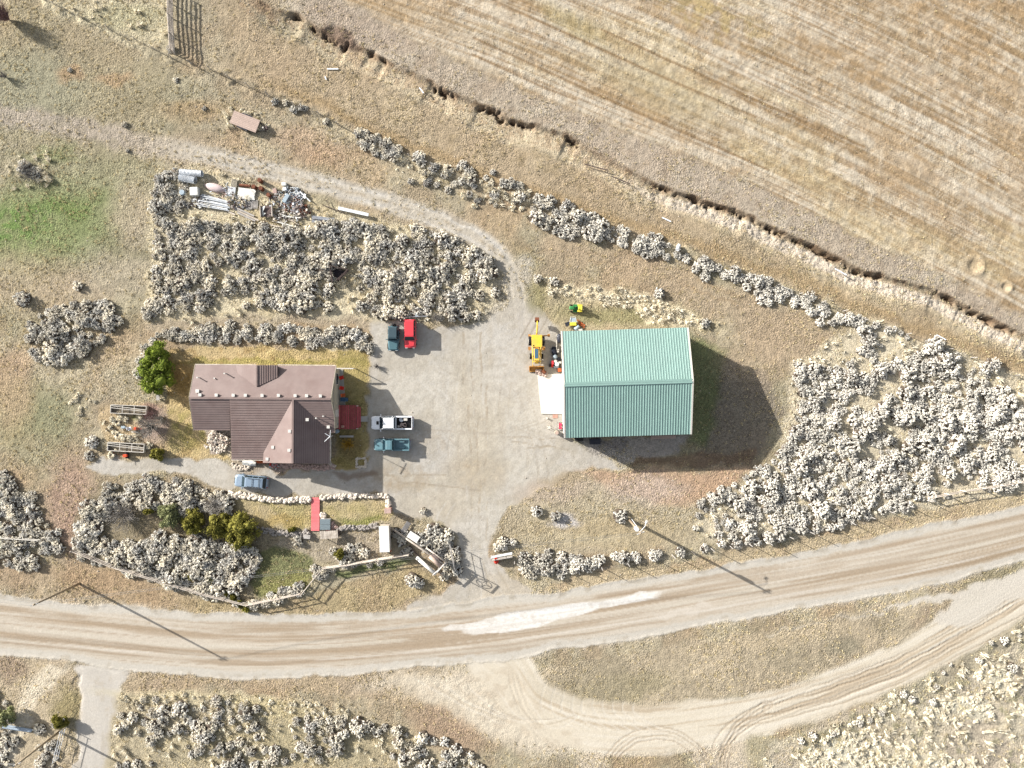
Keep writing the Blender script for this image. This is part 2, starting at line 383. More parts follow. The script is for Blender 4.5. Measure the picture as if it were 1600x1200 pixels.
for k in range(26):      # more tyre arcs over the yard
    r7 = random.Random(k+70); ax = r7.uniform(600, 860); ay = r7.uniform(520, 800); an = r7.choice((1.57, 1.5, 1.65, .1, 2.9, .6))+r7.uniform(-.3, .3); Lr = r7.uniform(50, 150); bend = r7.uniform(-14, 14)
    p1 = (ax+Lr*math.cos(an), ay+Lr*math.sin(an)); pm_ = ((ax+p1[0])/2-bend*math.sin(an), (ay+p1[1])/2+bend*math.cos(an))
    for o in (0, 15):
        d, _, a_ = poly_dist(smooth_line([(ax+o, ay), (pm_[0]+o, pm_[1]), (p1[0]+o, p1[1])]), PX, PY)
        mk = sm(2.2, .4, d)*sm(.35, .6, NZ[3](a_*.03+k, d, 2)); ypaint(mk, (178, 166, 148) if k % 3 else (216, 210, 200), .45); H -= mk*.02
ypaint(sm(.52, .62, NZ[5](gx*1.9, gy*1.9, 3)), (184, 174, 158), .35); ypaint(sm(.55, .7, NZ[6](gx*.35, gy*.35, 4)), (190, 180, 162), .5)
YC *= (1+.10*(tiny-.5)+.12*(fine-.5))[..., None]
# darker brown strip along the south of the house
ypaint(region([(520, 738), (590, 735), (590, 746), (530, 748)], 3), (150, 128, 108), .7)
C = C*(1-ym[..., None])+YC*ym[..., None]
GR = GR*(1-ym)+.12*ym; CLS[ym > .5] = 5
H = H*(1-ym*.75)+ym*(fine-.5)*.02
CLS[(ym > .5) & (PY > 712) & (PX < 585)] = 5
# soft tan fringe between yard and the grass south of the barn
paint(region([(800, 790), (840, 765), (905, 738), (1180, 735), (1180, 760), (1110, 790), (1085, 830), (1100, 850), (850, 870), (790, 850), (780, 830)], 6), (190, 176, 148), .8)
paint(region([(900, 738), (1185, 732), (1150, 755), (1090, 785), (1040, 790), (960, 765)], 8), (198, 160, 128), .75)
paint(blob(1010, 765, 60, 22), (206, 188, 172), .6); paint(blob(870, 765, 60, 22, -10), (196, 176, 154), .7)
paint(blob(880, 750, 30, 10), (176, 156, 118), .5)
paint(blob(940, 830, 130, 24, 2), (184, 164, 124), .6); paint(blob(900, 840, 90, 8, 2), (204, 190, 158), .5)
paint(blob(880, 815, 24, 10), (200, 194, 190), .9)
# around and behind the barn
paint(region([(840, 425), (880, 450), (1050, 470), (1130, 500), (1130, 520), (880, 515), (840, 470)], 6), (190, 176, 140), .8)
paint(blob(960, 495, 90, 14, 4), (156, 150, 104), .75); paint(blob(840, 462, 16, 26), (150, 142, 96), .7)
paint(region([(870, 440), (1000, 455), (1095, 495), (1100, 514), (1010, 510), (990, 480), (880, 462)], 4), (236, 220, 184), .9)
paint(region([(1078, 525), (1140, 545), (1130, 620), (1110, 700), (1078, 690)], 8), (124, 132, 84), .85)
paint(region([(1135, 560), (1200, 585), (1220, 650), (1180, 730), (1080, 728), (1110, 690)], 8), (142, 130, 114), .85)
paint(region([(895, 684), (1075, 682), (1062, 706), (1010, 716), (975, 722), (930, 706)], 4), (178, 170, 162), .85)
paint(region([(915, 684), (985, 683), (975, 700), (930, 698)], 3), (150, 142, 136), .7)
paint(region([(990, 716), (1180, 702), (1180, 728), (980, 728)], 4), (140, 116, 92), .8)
paint(region([(1000, 400), (1120, 440), (1230, 480), (1330, 530), (1240, 570), (1180, 560), (1130, 500), (1000, 440), (850, 395), (850, 370)], 14), (188, 166, 136), .7)
for o in (0, 14):
    d, _, a_ = poly_dist(smooth_line([(840, 392+o), (960, 402+o), (1080, 432+o), (1200, 490+o), (1280, 545+o)]), QX, QY)
    paint(sm(5, 1, d)*sm(.35, .6, med), (172, 146, 112), .5)
paint(blob(1180, 560, 60, 40), (192, 170, 140), .5); paint(blob(760, 440, 22, 50, -20), (200, 188, 168), .6)
# gravel path between thicket and hedge
paint(region([(225, 505), (400, 490), (560, 480), (585, 500), (583, 512), (400, 505), (230, 525)], 5), (184, 168, 142), .8)

# --- lawns
lawn = [(262, 541), (400, 543), (574, 548), (576, 726), (560, 732), (522, 733), (520, 600), (330, 600), (330, 700), (372, 722), (330, 716), (262, 713), (256, 640), (270, 600), (256, 560)]
lm = region(lawn, 2)
paint(lm, (204, 180, 132), 1); paint(lm*sm(.45, .72, med), (172, 154, 86), .55); paint(lm*sm(.5, .68, NZ[6](gx*.5, gy*.5, 3)), (214, 188, 132), .8)
paint(lm*blob(400, 566, 160, 5), (158, 150, 60), .6); paint(lm*sm(.56, .7, crisp), (160, 128, 76), .5)
paint(lm*blob(290, 670, 44, 30)*sm(.35, .6, fine), (150, 142, 76), .7); paint(lm*blob(285, 590, 20, 30), (176, 138, 74), .7)
paint(region([(526, 548), (574, 552), (574, 730), (526, 730)], 3)*lm, (150, 138, 70), .55)
paint(lm*blob(546, 700, 20, 18), (150, 128, 80), .8)
fl = region([(358, 784), (410, 780), (486, 786), (605, 778), (612, 800), (604, 818), (560, 824), (500, 826), (440, 826), (400, 822), (362, 800)], 2)
paint(fl, (192, 174, 134), 1); paint(fl*sm(.45, .68, med), (168, 156, 92), .55); paint(fl*sm(.55, .7, crisp), (206, 184, 132), .6)
paint(fl*blob(565, 815, 30, 8), (136, 142, 64), .7); paint(fl*blob(440, 812, 40, 10), (186, 158, 88), .6)
CLS[(lm > .5) | (fl > .5)] = 4; H *= (1-.45*np.maximum(lm, fl))
ly = region([(395, 862), (430, 850), (490, 872), (500, 900), (470, 925), (400, 935), (385, 905)], 4)
paint(ly, (120, 124, 76), .85); paint(ly*blob(450, 915, 50, 16, -8), (148, 144, 84), .8)
paint(region([(440, 835), (500, 828), (592, 828), (604, 868), (560, 880), (500, 872), (430, 850)], 4), (176, 162, 140), .85)
paint(region([(520, 895), (560, 883), (640, 874), (640, 884), (570, 894), (520, 905)], 3), (96, 110, 56), .8)
# garden
gd = region([(156, 628), (264, 628), (262, 712), (160, 714)], 5)
paint(gd, (196, 172, 132), .8); paint(gd*blob(240, 665, 26, 34), (178, 156, 144), .8); paint(blob(232, 640, 16, 10), (150, 112, 104), .6); paint(blob(210, 652, 12, 5), (120, 128, 70), .7)
# rocky bed in the corner of the house
paint(region([(322, 672), (362, 672), (362, 708), (324, 706)], 2), (190, 176, 166), .8)
paint(region([(362, 716), (420, 716), (436, 738), (380, 740), (366, 726)], 2), (180, 164, 144), .8)
paint(region([(424, 722), (524, 722), (526, 732), (424, 733)], 2), (180, 160, 150), .8)

# --- the county road
road = smooth_line([(-120, 968), (0, 976), (150, 992), (350, 1009), (520, 1007), (700, 992), (850, 973), (1000, 950), (1150, 924), (1300, 898), (1450, 868), (1600, 832), (1750, 792)])
rd, rs, ra = poly_dist(road, PX, PY); rv = rd*rs; rd = rd+5*(crisp-.5)+3*(tiny-.5)
rw = 45+4*(NZ[3](ra*.012, ra*0, 3)-.5)*4
rm = sm(4, 0, rd-rw)
sh = sm(12, 0, rd-rw)*(1-rm)
paint(sh*sm(.35, .6, fine), (204, 190, 168), .8)
paint(rm, (208, 200, 186), 1)
q = rd/rw
RCm = rm*sm(.82, .72, q)
paint(RCm, (202, 187, 166), .9)
ss = NZ[4](ra*.0035, rv*.12, 4); s2_ = NZ[5](ra*.003+7, rv*.42, 3)
paint(RCm*sm(.5, .68, ss), (216, 204, 186), .8); paint(RCm*sm(.47, .32, ss), (178, 156, 128), .75)
paint(RCm*sm(.55, .75, s2_), (222, 210, 192), .5); paint(RCm*sm(.44, .25, s2_), (170, 148, 120), .5)
for off, wd_, colr, am in ((-27, 5, (176, 154, 126), .65), (-12, 4, (178, 156, 128), .5), (14, 5, (180, 158, 130), .5), (26, 3, (168, 146, 118), .55), (-20, 3, (224, 214, 198), .6), (3, 4, (222, 212, 194), .5), (21, 2.5, (226, 216, 202), .6)):
    paint(rm*sm(wd_, wd_*.3, np.abs(rv-off-6*(NZ[6](ra*.008, ra*0+off, 2)-.5)))*sm(.3, .55, NZ[7](ra*.01+off, rv*.02, 2)), colr, am)
paint(rm*sm(3, 0, np.abs(q-.93)*10), (214, 206, 192), .6); paint(rm*sm(.5, .7, crisp)*sm(.8, .95, q), (184, 172, 152), .6)
# pale gravel patch spilled on the road
wx0 = poly_dist(road, np.array([[690.0]]), np.array([[993.0]]))[2][0, 0]; wx1 = wx0+358
wa = (ra-wx0)/358
wc = -9-5*wa+3*np.sin(wa*5); ww = np.where(wa < .25, 14*np.clip(wa/.25, 0, 1)**.6*.9, 14-8.5*sm(.3, .75, wa))
wm = sm(1.5, -2, np.abs(rv-wc+4*(NZ[8](ra*.03, rv*.1, 3)-.5)*2)-ww-5*(NZ[9](ra*.02, rv*.25, 3)-.5))*sm(-.01, .02, wa)*sm(1.0, .9, wa+.12*(crisp-.5))
paint(wm, (250, 247, 241), .88); paint(wm*sm(.5, .66, NZ[4](ra*.008, rv*.45, 4)), (220, 211, 198), .6); paint(wm*sm(.55, .7, fine), (206, 194, 178), .4)
paint(blob(1075, 955, 60, 6, -8)*rm, (226, 216, 202), .5)
GR = GR*(1-rm)+.05*rm; CLS[rm > .5] = 1
H = H*(1-rm*.85)+rm*((ss-.5)*.03+.02*(1-q*q))
H += sm(3, 0, np.abs(rd-rw-1))*(fine)*.08
# side road, bottom left
side_pts = [(112, 1040), (210, 1046), (196, 1066), (184, 1090), (178, 1120), (174, 1160), (170, 1230), (108, 1230), (122, 1160), (124, 1110), (124, 1070)]
sr = region(side_pts, 3)*(1-rm); srm = sr
paint(sr, (206, 198, 186), 1); paint(sr*sm(.5, .65, fine), (194, 182, 164), .5); paint(sr*sm(.45, .65, NZ[3](gx*1.2, gy*.12, 3)), (214, 206, 194), .7)
d_ = poly_dist([(100, 1044), (240, 1052)], QX, QY)[0]; paint(sm(3, .6, d_), (224, 216, 202), .5)
GR = GR*(1-sr)+.08*sr; CLS[sr > .5] = 7; H *= (1-sr*.8)
H += sm(7, 2, poly_dist([(120, 1060), (121, 1110), (116, 1180)], QX, QY)[0])*-.1
# verge south of the road
vm = region([(215, 1050), (400, 1056), (560, 1050), (700, 1046), (760, 1050), (800, 1120), (760, 1160), (700, 1120), (540, 1090), (330, 1070), (190, 1082)], 6)*(1-rm)
paint(vm, (190, 168, 136), .7); paint(vm*sm(.5, .65, med), (176, 156, 132), .5)
paint(region([(0, 1020), (110, 1040), (120, 1070), (116, 1200), (-60, 1260), (-60, 1020)], 6)*(1-rm)*(1-sr), (198, 180, 150), .8)
paint(region([(70, 1040), (105, 1040), (60, 1100), (25, 1180), (10, 1210), (-10, 1200), (20, 1130), (40, 1080)], 6)*(1-rm), (224, 210, 184), .85)
paint(blob(15, 1045, 26, 20)*(1-rm), (160, 138, 116), .8); paint(blob(105, 1105, 22, 34)*(1-sr), (158, 144, 96), .75)
paint(region([(180, 1085), (330, 1078), (540, 1118), (700, 1150), (780, 1260), (150, 1260)], 8), (192, 178, 146), .8)
paint(blob(300, 1090, 130, 10, 3), (220, 206, 168), .7); paint(blob(440, 1170, 160, 40), (176, 164, 124), .5); paint(blob(420, 1110, 80, 14, 8), (212, 196, 148), .6)
paint(blob(700, 1140, 60, 30, 20), (180, 150, 124), .6)
# --- dirt track, bottom right
bt = smooth_line([(1760, 820), (1640, 900), (1570, 948), (1480, 1000), (1400, 1042), (1300, 1082), (1200, 1112), (1100, 1130), (1000, 1140), (900, 1130), (830, 1098), (795, 1050), (770, 1030)])
bd, bs, ba = poly_dist(bt, PX+rag*3, PY+rag2*3); bv = bd*bs; bd = bd+10*(med-.5)+7*(crisp-.5)
bw = 30+10*sm(1200, 1000, PX)+4*(NZ[3](ba*.02, ba*0, 2)-.5)
bm_ = sm(9, -5, bd-bw-8*(NZ[2](gx*.3, gy*.3, 3)-.5))*(1-rm)
paint(region([(690, 1052), (800, 1040), (830, 1080), (850, 1120), (900, 1150), (860, 1170), (780, 1150), (730, 1110), (640, 1080), (560, 1074), (600, 1052)], 18)*(1-rm), (216, 202, 178), .85)
paint(region([(880, 1120), (1160, 1120), (1180, 1260), (1130, 1260), (1080, 1175), (1000, 1150), (960, 1170), (940, 1260), (880, 1260), (910, 1170)], 8), (216, 200, 176), .8)
paint(bm_, (224, 212, 190), 1)
bst = NZ[4](ba*.006, bv*.2, 4)
paint(bm_*sm(.5, .68, bst), (232, 222, 204), .7); paint(bm_*sm(.46, .3, bst), (194, 174, 146), .7)
H = H*(1-bm_*.8)
GR = GR*(1-bm_)+.06*bm_; CLS[bm_ > .5] = 6
def ruts(line, offs, amp=.07, colr=(170, 148, 120)):
    d, s_, a_ = poly_dist(smooth_line(line), PX+rag*5, PY+rag2*5); v = d*s_
    global H
    for o in offs:
        k = sm(1.9, .5, np.abs(v-o))*sm(.25, .5, NZ[5](a_*.01+o, a_*0, 2))*sm(0, 20, a_)
        tread = .6+.4*np.sin(a_*1.9)
        H -= k*amp*tread; H += sm(1.4, .3, np.abs(v-o-2.6))*amp*.5*(k > 0)
        paint(k, colr, .5)
ruts([(1600, 925), (1500, 985), (1380, 1048), (1250, 1094), (1180, 1120), (1130, 1160), (1118, 1230)], (-16, -10, -5, 1, 7, 13))
ruts([(1620, 940), (1500, 1000), (1400, 1048), (1300, 1082), (1200, 1108)], (-20, -9, 6, 15), .05)
ruts([(940, 1230), (960, 1180), (1000, 1150), (1050, 1148), (1095, 1180), (1110, 1230)], (-9, -3, 3, 9), .05)
ruts([(800, 1045), (815, 1100), (850, 1150), (900, 1190)], (-7, 0, 7), .04, (190, 172, 146))
ruts([(1120, 1200), (1150, 1140), (1200, 1100)], (-6, 0, 6), .06)
for k in range(10):
    x = 860+k*16; ruts([(x, 1050+k*2), (x-14, 1110), (x+30, 1140)], (0,), .025, (232, 224, 208))
# grass wedge between road and track
wg = region([(825, 1048), (1000, 1018), (1200, 985), (1400, 940), (1480, 938), (1450, 965), (1400, 1005), (1290, 1045), (1150, 1085), (1000, 1112), (900, 1108), (835, 1092), (822, 1070)], 5)*(1-rm)*(1-bm_*.8)
paint(wg, (188, 172, 144), .85); paint(wg*sm(.5, .7, med), (206, 188, 158), .5); paint(wg*blob(960, 1075, 90, 22, -6), (156, 146, 112), .6)
paint(wg*sm(.5, .65, NZ[6](gx*.2, gy*.2, 3)), (160, 148, 122), .5); paint(wg*blob(1320, 1012, 26, 16), (140, 134, 112), .6); paint(wg*blob(1445, 965, 30, 10, -25), (160, 140, 116), .7)
paint(wg*blob(1200, 1000, 120, 12, -8), (208, 188, 154), .5)
paint(region([(1240, 985), (1600, 900), (1600, 910), (1480, 938), (1200, 990)], 4)*(1-rm), (212, 204, 190), .6)
GR = np.where(wg > .5, 1.0, GR); CLS[(wg > .5)] = 0
# far bottom-right, bleached
br = region([(1180, 1230), (1200, 1165), (1300, 1125), (1400, 1080), (1500, 1030), (1620, 955), (1760, 930), (1760, 1300), (1180, 1300)], 6)*(1-bm_)
paint(br, (208, 196, 170), .9); paint(br*sm(.48, .65, med), (230, 222, 196), .7); paint(br*sm(.5, .7, NZ[7](gx*.2, gy*.2, 3)), (186, 170, 150), .6); paint(br*sm(.6, .75, crisp), (152, 148, 108), .6)
paint(region([(1240, 1160), (1400, 1085), (1500, 1030), (1620, 960), (1620, 985), (1500, 1062), (1420, 1105), (1280, 1170)], 6), (150, 142, 116), .55)
H += br*(crisp-.5)*.25
# verge north of the road, east side
ev = region([(850, 925), (900, 900), (1000, 890), (1120, 870), (1330, 825), (1450, 795), (1620, 765), (1700, 760), (1700, 810), (1600, 790), (1450, 828), (1250, 872), (1050, 910), (940, 928)], 4)*(1-rm)
paint(ev, (200, 180, 144), .85); paint(ev*sm(.5, .7, med), (186, 160, 128), .5)
paint(region([(1050, 912), (1300, 860), (1600, 800), (1720, 770), (1720, 800), (1600, 812), (1300, 872), (1100, 912)], 4)*(1-rm), (212, 202, 184), .7)
wv = region([(280, 935), (420, 950), (560, 905), (640, 885), (700, 905), (680, 925), (600, 958), (440, 965), (300, 960)], 4)*(1-rm)*(1-ym)
paint(wv, (184, 164, 122), .8); paint(wv*sm(.5, .7, med), (170, 146, 118), .4)
# ground under the thickets
thick_ground = region([(240, 290), (300, 262), (520, 320), (740, 385), (778, 430), (760, 500), (600, 500), (400, 488), (225, 505)], 8)
paint(thick_ground, (218, 204, 170), .9); paint(thick_ground*sm(.5, .65, med), (204, 184, 142), .6)
paint(region([(1235, 570), (1350, 500), (1620, 592), (1700, 760), (1330, 812), (1110, 852), (1085, 815), (1215, 720)], 6), (220, 206, 176), .9)
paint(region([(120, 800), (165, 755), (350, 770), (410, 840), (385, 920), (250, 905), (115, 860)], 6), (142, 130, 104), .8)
# little pits in the field
for (cx, cy, r_) in ((1522, 415, 1.15), (1571, 448, .7)):
    x0_, y0_ = W(cx, cy); rr = np.sqrt((gx-x0_)**2+(gy-y0_)**2)
    H -= sm(r_, r_*.3, rr)*.2; H += np.exp(-((rr-r_*1.25)/.35)**2)*.07*(1+.6*(gx-x0_-(gy-y0_)*.3)/r_)
    paint(sm(r_*1.8, r_, rr), (206, 184, 150), .6)
C *= (1+(.34*(fine-.5)+.42*(tiny-.5))*np.clip(GR, .15, 1))[..., None]
ap2 = region([(628, 1062), (700, 1050), (800, 1040), (830, 1080), (850, 1115), (900, 1140), (900, 1178), (840, 1182), (770, 1150), (710, 1112), (655, 1088)], 16)*(1-rm)
paint(ap2, (222, 209, 186), .85); paint(ap2*sm(.5, .66, NZ[3](gx*.5, gy*.9, 3)), (206, 190, 166), .6)
for k in range(9): ruts([(640+k*22, 1056+k*3), (700+k*20, 1090+k*6), (800+k*14, 1140-k*3)], (0,), .02, (196, 180, 156) if k % 2 else (234, 224, 206))
jn = region([(1380, 952), (1480, 925), (1600, 893), (1700, 860), (1700, 880), (1590, 935), (1500, 985), (1462, 975), (1486, 940)], 4)
paint(jn*(1-rm), (218, 209, 194), .9); GR = GR*(1-jn)+.12*jn; H *= (1-.7*jn)
lum = C.mean(-1, keepdims=True); C = lum+(C-lum)*(.90+.03*fm[..., None])
C = np.clip(C, .01, .9)
apron = region([(600, 1056), (700, 1050), (800, 1040), (835, 1080), (850, 1120), (900, 1150), (860, 1172), (780, 1160), (720, 1128), (650, 1098)], 22)
GR = GR*(1-.75*apron)*(1-.55*fm); GR *= .5+.5*sm(.36, .58, NZ[1](gx*.22, gy*.22, 4))
# flat footing under buildings and vehicles
for (x0_, y0_, x1_, y1_) in ((292, 560, 580, 735), (836, 505, 1080, 690)):
    m = sm(0, 8, np.minimum(np.minimum(PX-x0_, x1_-PX), np.minimum(PY-y0_, y1_-PY))); H *= (1-m*.8)

# --- ground meshes: one height field, divided into the pieces of the setting
def ground_material():
    m = bpy.data.materials.new('ground_soil'); m.use_nodes = True; t = m.node_tree; b = t.nodes['Principled BSDF']
    b.inputs['Roughness'].default_value = .95; b.inputs['Specular IOR Level'].default_value = .1
    at = t.nodes.new('ShaderNodeAttribute'); at.attribute_name = 'base'; ag = t.nodes.new('ShaderNodeAttribute'); ag.attribute_name = 'grassy'
    g = t.nodes.new('ShaderNodeNewGeometry')
    n = t.nodes.new('ShaderNodeTexNoise'); n.inputs['Scale'].default_value = 3.6; n.inputs['Detail'].default_value = 8; n.inputs['Roughness'].default_value = .85
    t.links.new(g.outputs['Position'], n.inputs['Vector'])
    mr = t.nodes.new('ShaderNodeMapRange'); mr.inputs['From Min'].default_value = .38; mr.inputs['From Max'].default_value = .62; mr.inputs['To Min'].default_value = -1; mr.inputs['To Max'].default_value = 1
    t.links.new(n.outputs['Fac'], mr.inputs['Value'])
    amp = t.nodes.new('ShaderNodeMapRange'); amp.inputs['To Min'].default_value = .09; amp.inputs['To Max'].default_value = .52; t.links.new(ag.outputs['Fac'], amp.inputs['Value'])
    ma = t.nodes.new('ShaderNodeMath'); ma.operation = 'MULTIPLY_ADD'; ma.inputs[2].default_value = 1
    t.links.new(mr.outputs[0], ma.inputs[0]); t.links.new(amp.outputs[0], ma.inputs[1])
    vm_ = t.nodes.new('ShaderNodeVectorMath'); vm_.operation = 'SCALE'; t.links.new(at.outputs['Color'], vm_.inputs[0]); t.links.new(ma.outputs[0], vm_.inputs['Scale'])
    t.links.new(vm_.outputs[0], b.inputs['Base Color'])
    n2 = t.nodes.new('ShaderNodeTexNoise'); n2.inputs['Scale'].default_value = 4.5; n2.inputs['Detail'].default_value = 5; t.links.new(g.outputs['Position'], n2.inputs['Vector'])
    bp = t.nodes.new('ShaderNodeBump'); bp.inputs['Strength'].default_value = 1
    bd_ = t.nodes.new('ShaderNodeMapRange'); bd_.inputs['To Min'].default_value = .012; bd_.inputs['To Max'].default_value = .19; t.links.new(ag.outputs['Fac'], bd_.inputs['Value'])
    t.links.new(bd_.outputs[0], bp.inputs['Distance']); t.links.new(n2.outputs['Fac'], bp.inputs['Height']); t.links.new(bp.outputs[0], b.inputs['Normal'])
    return m
GM = ground_material()
def np_mesh(name, verts, faces, attrs=None, m=None, smooth=True):
    nf, k = faces.shape; me = bpy.data.meshes.new(name)
    me.vertices.add(len(verts)); me.vertices.foreach_set('co', verts.astype(np.float32).ravel())
    me.loops.add(nf*k); me.loops.foreach_set('vertex_index', faces.astype(np.int32).ravel())
    me.polygons.add(nf); me.polygons.foreach_set('loop_start', np.arange(0, nf*k, k, dtype=np.int32)); me.polygons.foreach_set('loop_total', np.full(nf, k, np.int32))
    if smooth: me.polygons.foreach_set('use_smooth', np.ones(nf, bool))
    me.update(calc_edges=True)
    for an, dat in (attrs or {}).items():
        if dat.ndim == 2:
            a = me.attributes.new(an, 'FLOAT_COLOR', 'POINT'); a.data.foreach_set('color', np.hstack([dat, np.ones((len(dat), 1))]).astype(np.float32).ravel())
        else:
            a = me.attributes.new(an, 'FLOAT', 'POINT'); a.data.foreach_set('value', dat.astype(np.float32).ravel())
    if m: me.materials.append(m)
    return me
idx = np.arange(nx*ny).reshape(nx, ny)
Fq = np.stack([idx[:-1, :-1], idx[1:, :-1], idx[1:, 1:], idx[:-1, 1:]], -1).reshape(-1, 4)
edge_fade = np.minimum(np.minimum(gx-X0, X1-gx), np.minimum(gy-Y0, Y1-gy)); H *= sm(0, 1.2, edge_fade)
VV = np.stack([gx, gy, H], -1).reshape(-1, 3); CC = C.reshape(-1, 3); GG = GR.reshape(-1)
fc = CLS[:-1, :-1].reshape(-1)
ZONES = {0: ('ground', 'dry grassland with straw, grey-green and rusty patches'), 1: ('gravel_road', 'wide pale gravel road with lengthwise wheel streaks'), 2: ('ploughed_field', 'bare tilled field with slanting furrows'),
         3: ('ditch', 'crumbling eroded ditch below the field'), 4: ('lawn', 'yellowing mown lawn'), 5: ('driveway', 'grey gravel yard and drive between house and barn'), 6: ('dirt_track', 'dusty track'), 7: ('side_road', 'narrow gravel lane')}
for z, (nm, lb) in ZONES.items():
    f = Fq[fc == z]
    if not len(f): continue
    u, inv = np.unique(f, return_inverse=True)
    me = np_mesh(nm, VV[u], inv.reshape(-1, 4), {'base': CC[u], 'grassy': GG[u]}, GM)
    tag(link_mesh(nm, me), lb, kind='structure')
# the plain beyond, out to the horizon
ring = []; rf = []
xs = [-4000, -600, X0, X1, 600, 4000]; ys = [-4000, -600, Y0, Y1, 600, 4000]
for x in xs:
    for y in ys: ring.append((x, y, 0))
for i in range(5):
    for j in range(5):
        if (i, j) != (2, 2): rf.append((i*6+j, (i+1)*6+j, (i+1)*6+j+1, i*6+j+1))
rv_ = np.array(ring, float); base = np.tile(L3((180, 165, 136)), (len(rv_), 1))
me = np_mesh('plain', rv_, np.array(rf), {'base': base, 'grassy': np.ones(len(rv_))}, GM)
tag(link_mesh('plain', me), 'dry open range beyond the farm', kind='structure')
def zat(x, y):
    i = int(min(max((x-X0)/GS, 0), nx-1)); j = int(min(max((y-Y0)/GS, 0), ny-1)); return float(H[i, j])
# ------------------------------------------------------------------ vegetation
rng = random.Random(11)
def ico(sub):
    bm = bmesh.new(); bmesh.ops.create_icosphere(bm, subdivisions=sub, radius=1)
    v = np.array([x.co[:] for x in bm.verts]); f = np.array([[a.index for a in p.verts] for p in bm.faces]); bm.free(); return v, f
ICO1, ICO2 = ico(1), ico(2)
def tri_mesh(name, chunks, mats, smooth=False):
    """chunks: list of (verts, tris, material index)"""
    vs_, fs_, mi = [], [], []; o = 0
    for v, f, k in chunks:
        vs_.append(v); fs_.append(f+o); mi.append(np.full(len(f), k)); o += len(v)
    me = np_mesh(name, np.vstack(vs_), np.vstack(fs_), None, None, smooth)
    for m in mats: me.materials.append(m)
    me.polygons.foreach_set('material_index', np.concatenate(mi).astype(np.int32)); return me
def shards(rs, cen, nrm, size, flat=0.35):
    """small leaf sprays: one triangle each, pointing outwards"""
    n = len(cen); d = nrm + rs.normal(0, flat, (n, 3)); d /= np.linalg.norm(d, axis=1)[:, None]
    s = np.cross(d, rs.normal(0, 1, (n, 3))); s /= np.linalg.norm(s, axis=1)[:, None]
    L = size*rs.uniform(.6, 1.4, (n, 1)); wd = L*.42
    a = cen-s*wd-d*L*.2; b = cen+s*wd-d*L*.2; c = cen+d*L
    v = np.stack([a, b, c], 1).reshape(-1, 3); f = np.arange(3*n).reshape(-1, 3); return v, f
def puff_bush(name, seed, mats, n=20, h=1.0, pr=(.17, .32), leaf=.13, per=26, spread=1.0, twig=10, core=True):
    rs = np.random.RandomState(seed); ch = []
    for k in range(n):
        a = rs.uniform(0, 2*math.pi); r = math.sqrt(rs.uniform(0, 1))*.82*spread
        top = h*math.sqrt(max(0.05, 1-(r/spread)**2))
        z = max(.12, top*rs.uniform(.55, 1.0)-.12); c = np.array([r*math.cos(a), r*math.sin(a), z]); R_ = rs.uniform(*pr)
        v, f = ICO1; v = v*R_*rs.uniform(.62, 1.28, (len(v), 1))*np.array([1, 1, .8])+c
        ch.append((v, f, 0))
        m = per; dirs = rs.normal(0, 1, (m, 3)); dirs[:, 2] = np.abs(dirs[:, 2])*.9+dirs[:, 2]*.1; dirs /= np.linalg.norm(dirs, axis=1)[:, None]
        v, f = shards(rs, c+dirs*R_*.9, dirs, leaf); ch.append((v, f, 0))
    v, f = ICO2; ch.append((v*np.array([.8*spread, .8*spread, .3*h])*rs.uniform(.7, 1.15, (len(v), 1))+np.array([0, 0, .12*h]), f, 1))
    for k in range(twig):
        a = rs.uniform(0, 2*math.pi); r = rs.uniform(.3, .9)*spread
        p0 = np.array([0, 0, .02]); p1 = np.array([r*math.cos(a), r*math.sin(a), rs.uniform(.3, .85)*h]); s = np.array([-math.sin(a), math.cos(a), 0])*.03
        ch.append((np.array([p0-s, p0+s, p1+s*.4, p1-s*.4, p0+[0, 0, .05]]), np.array([[0, 1, 2], [0, 2, 3], [4, 1, 2]]), 1))
    return tri_mesh(name, ch, mats)
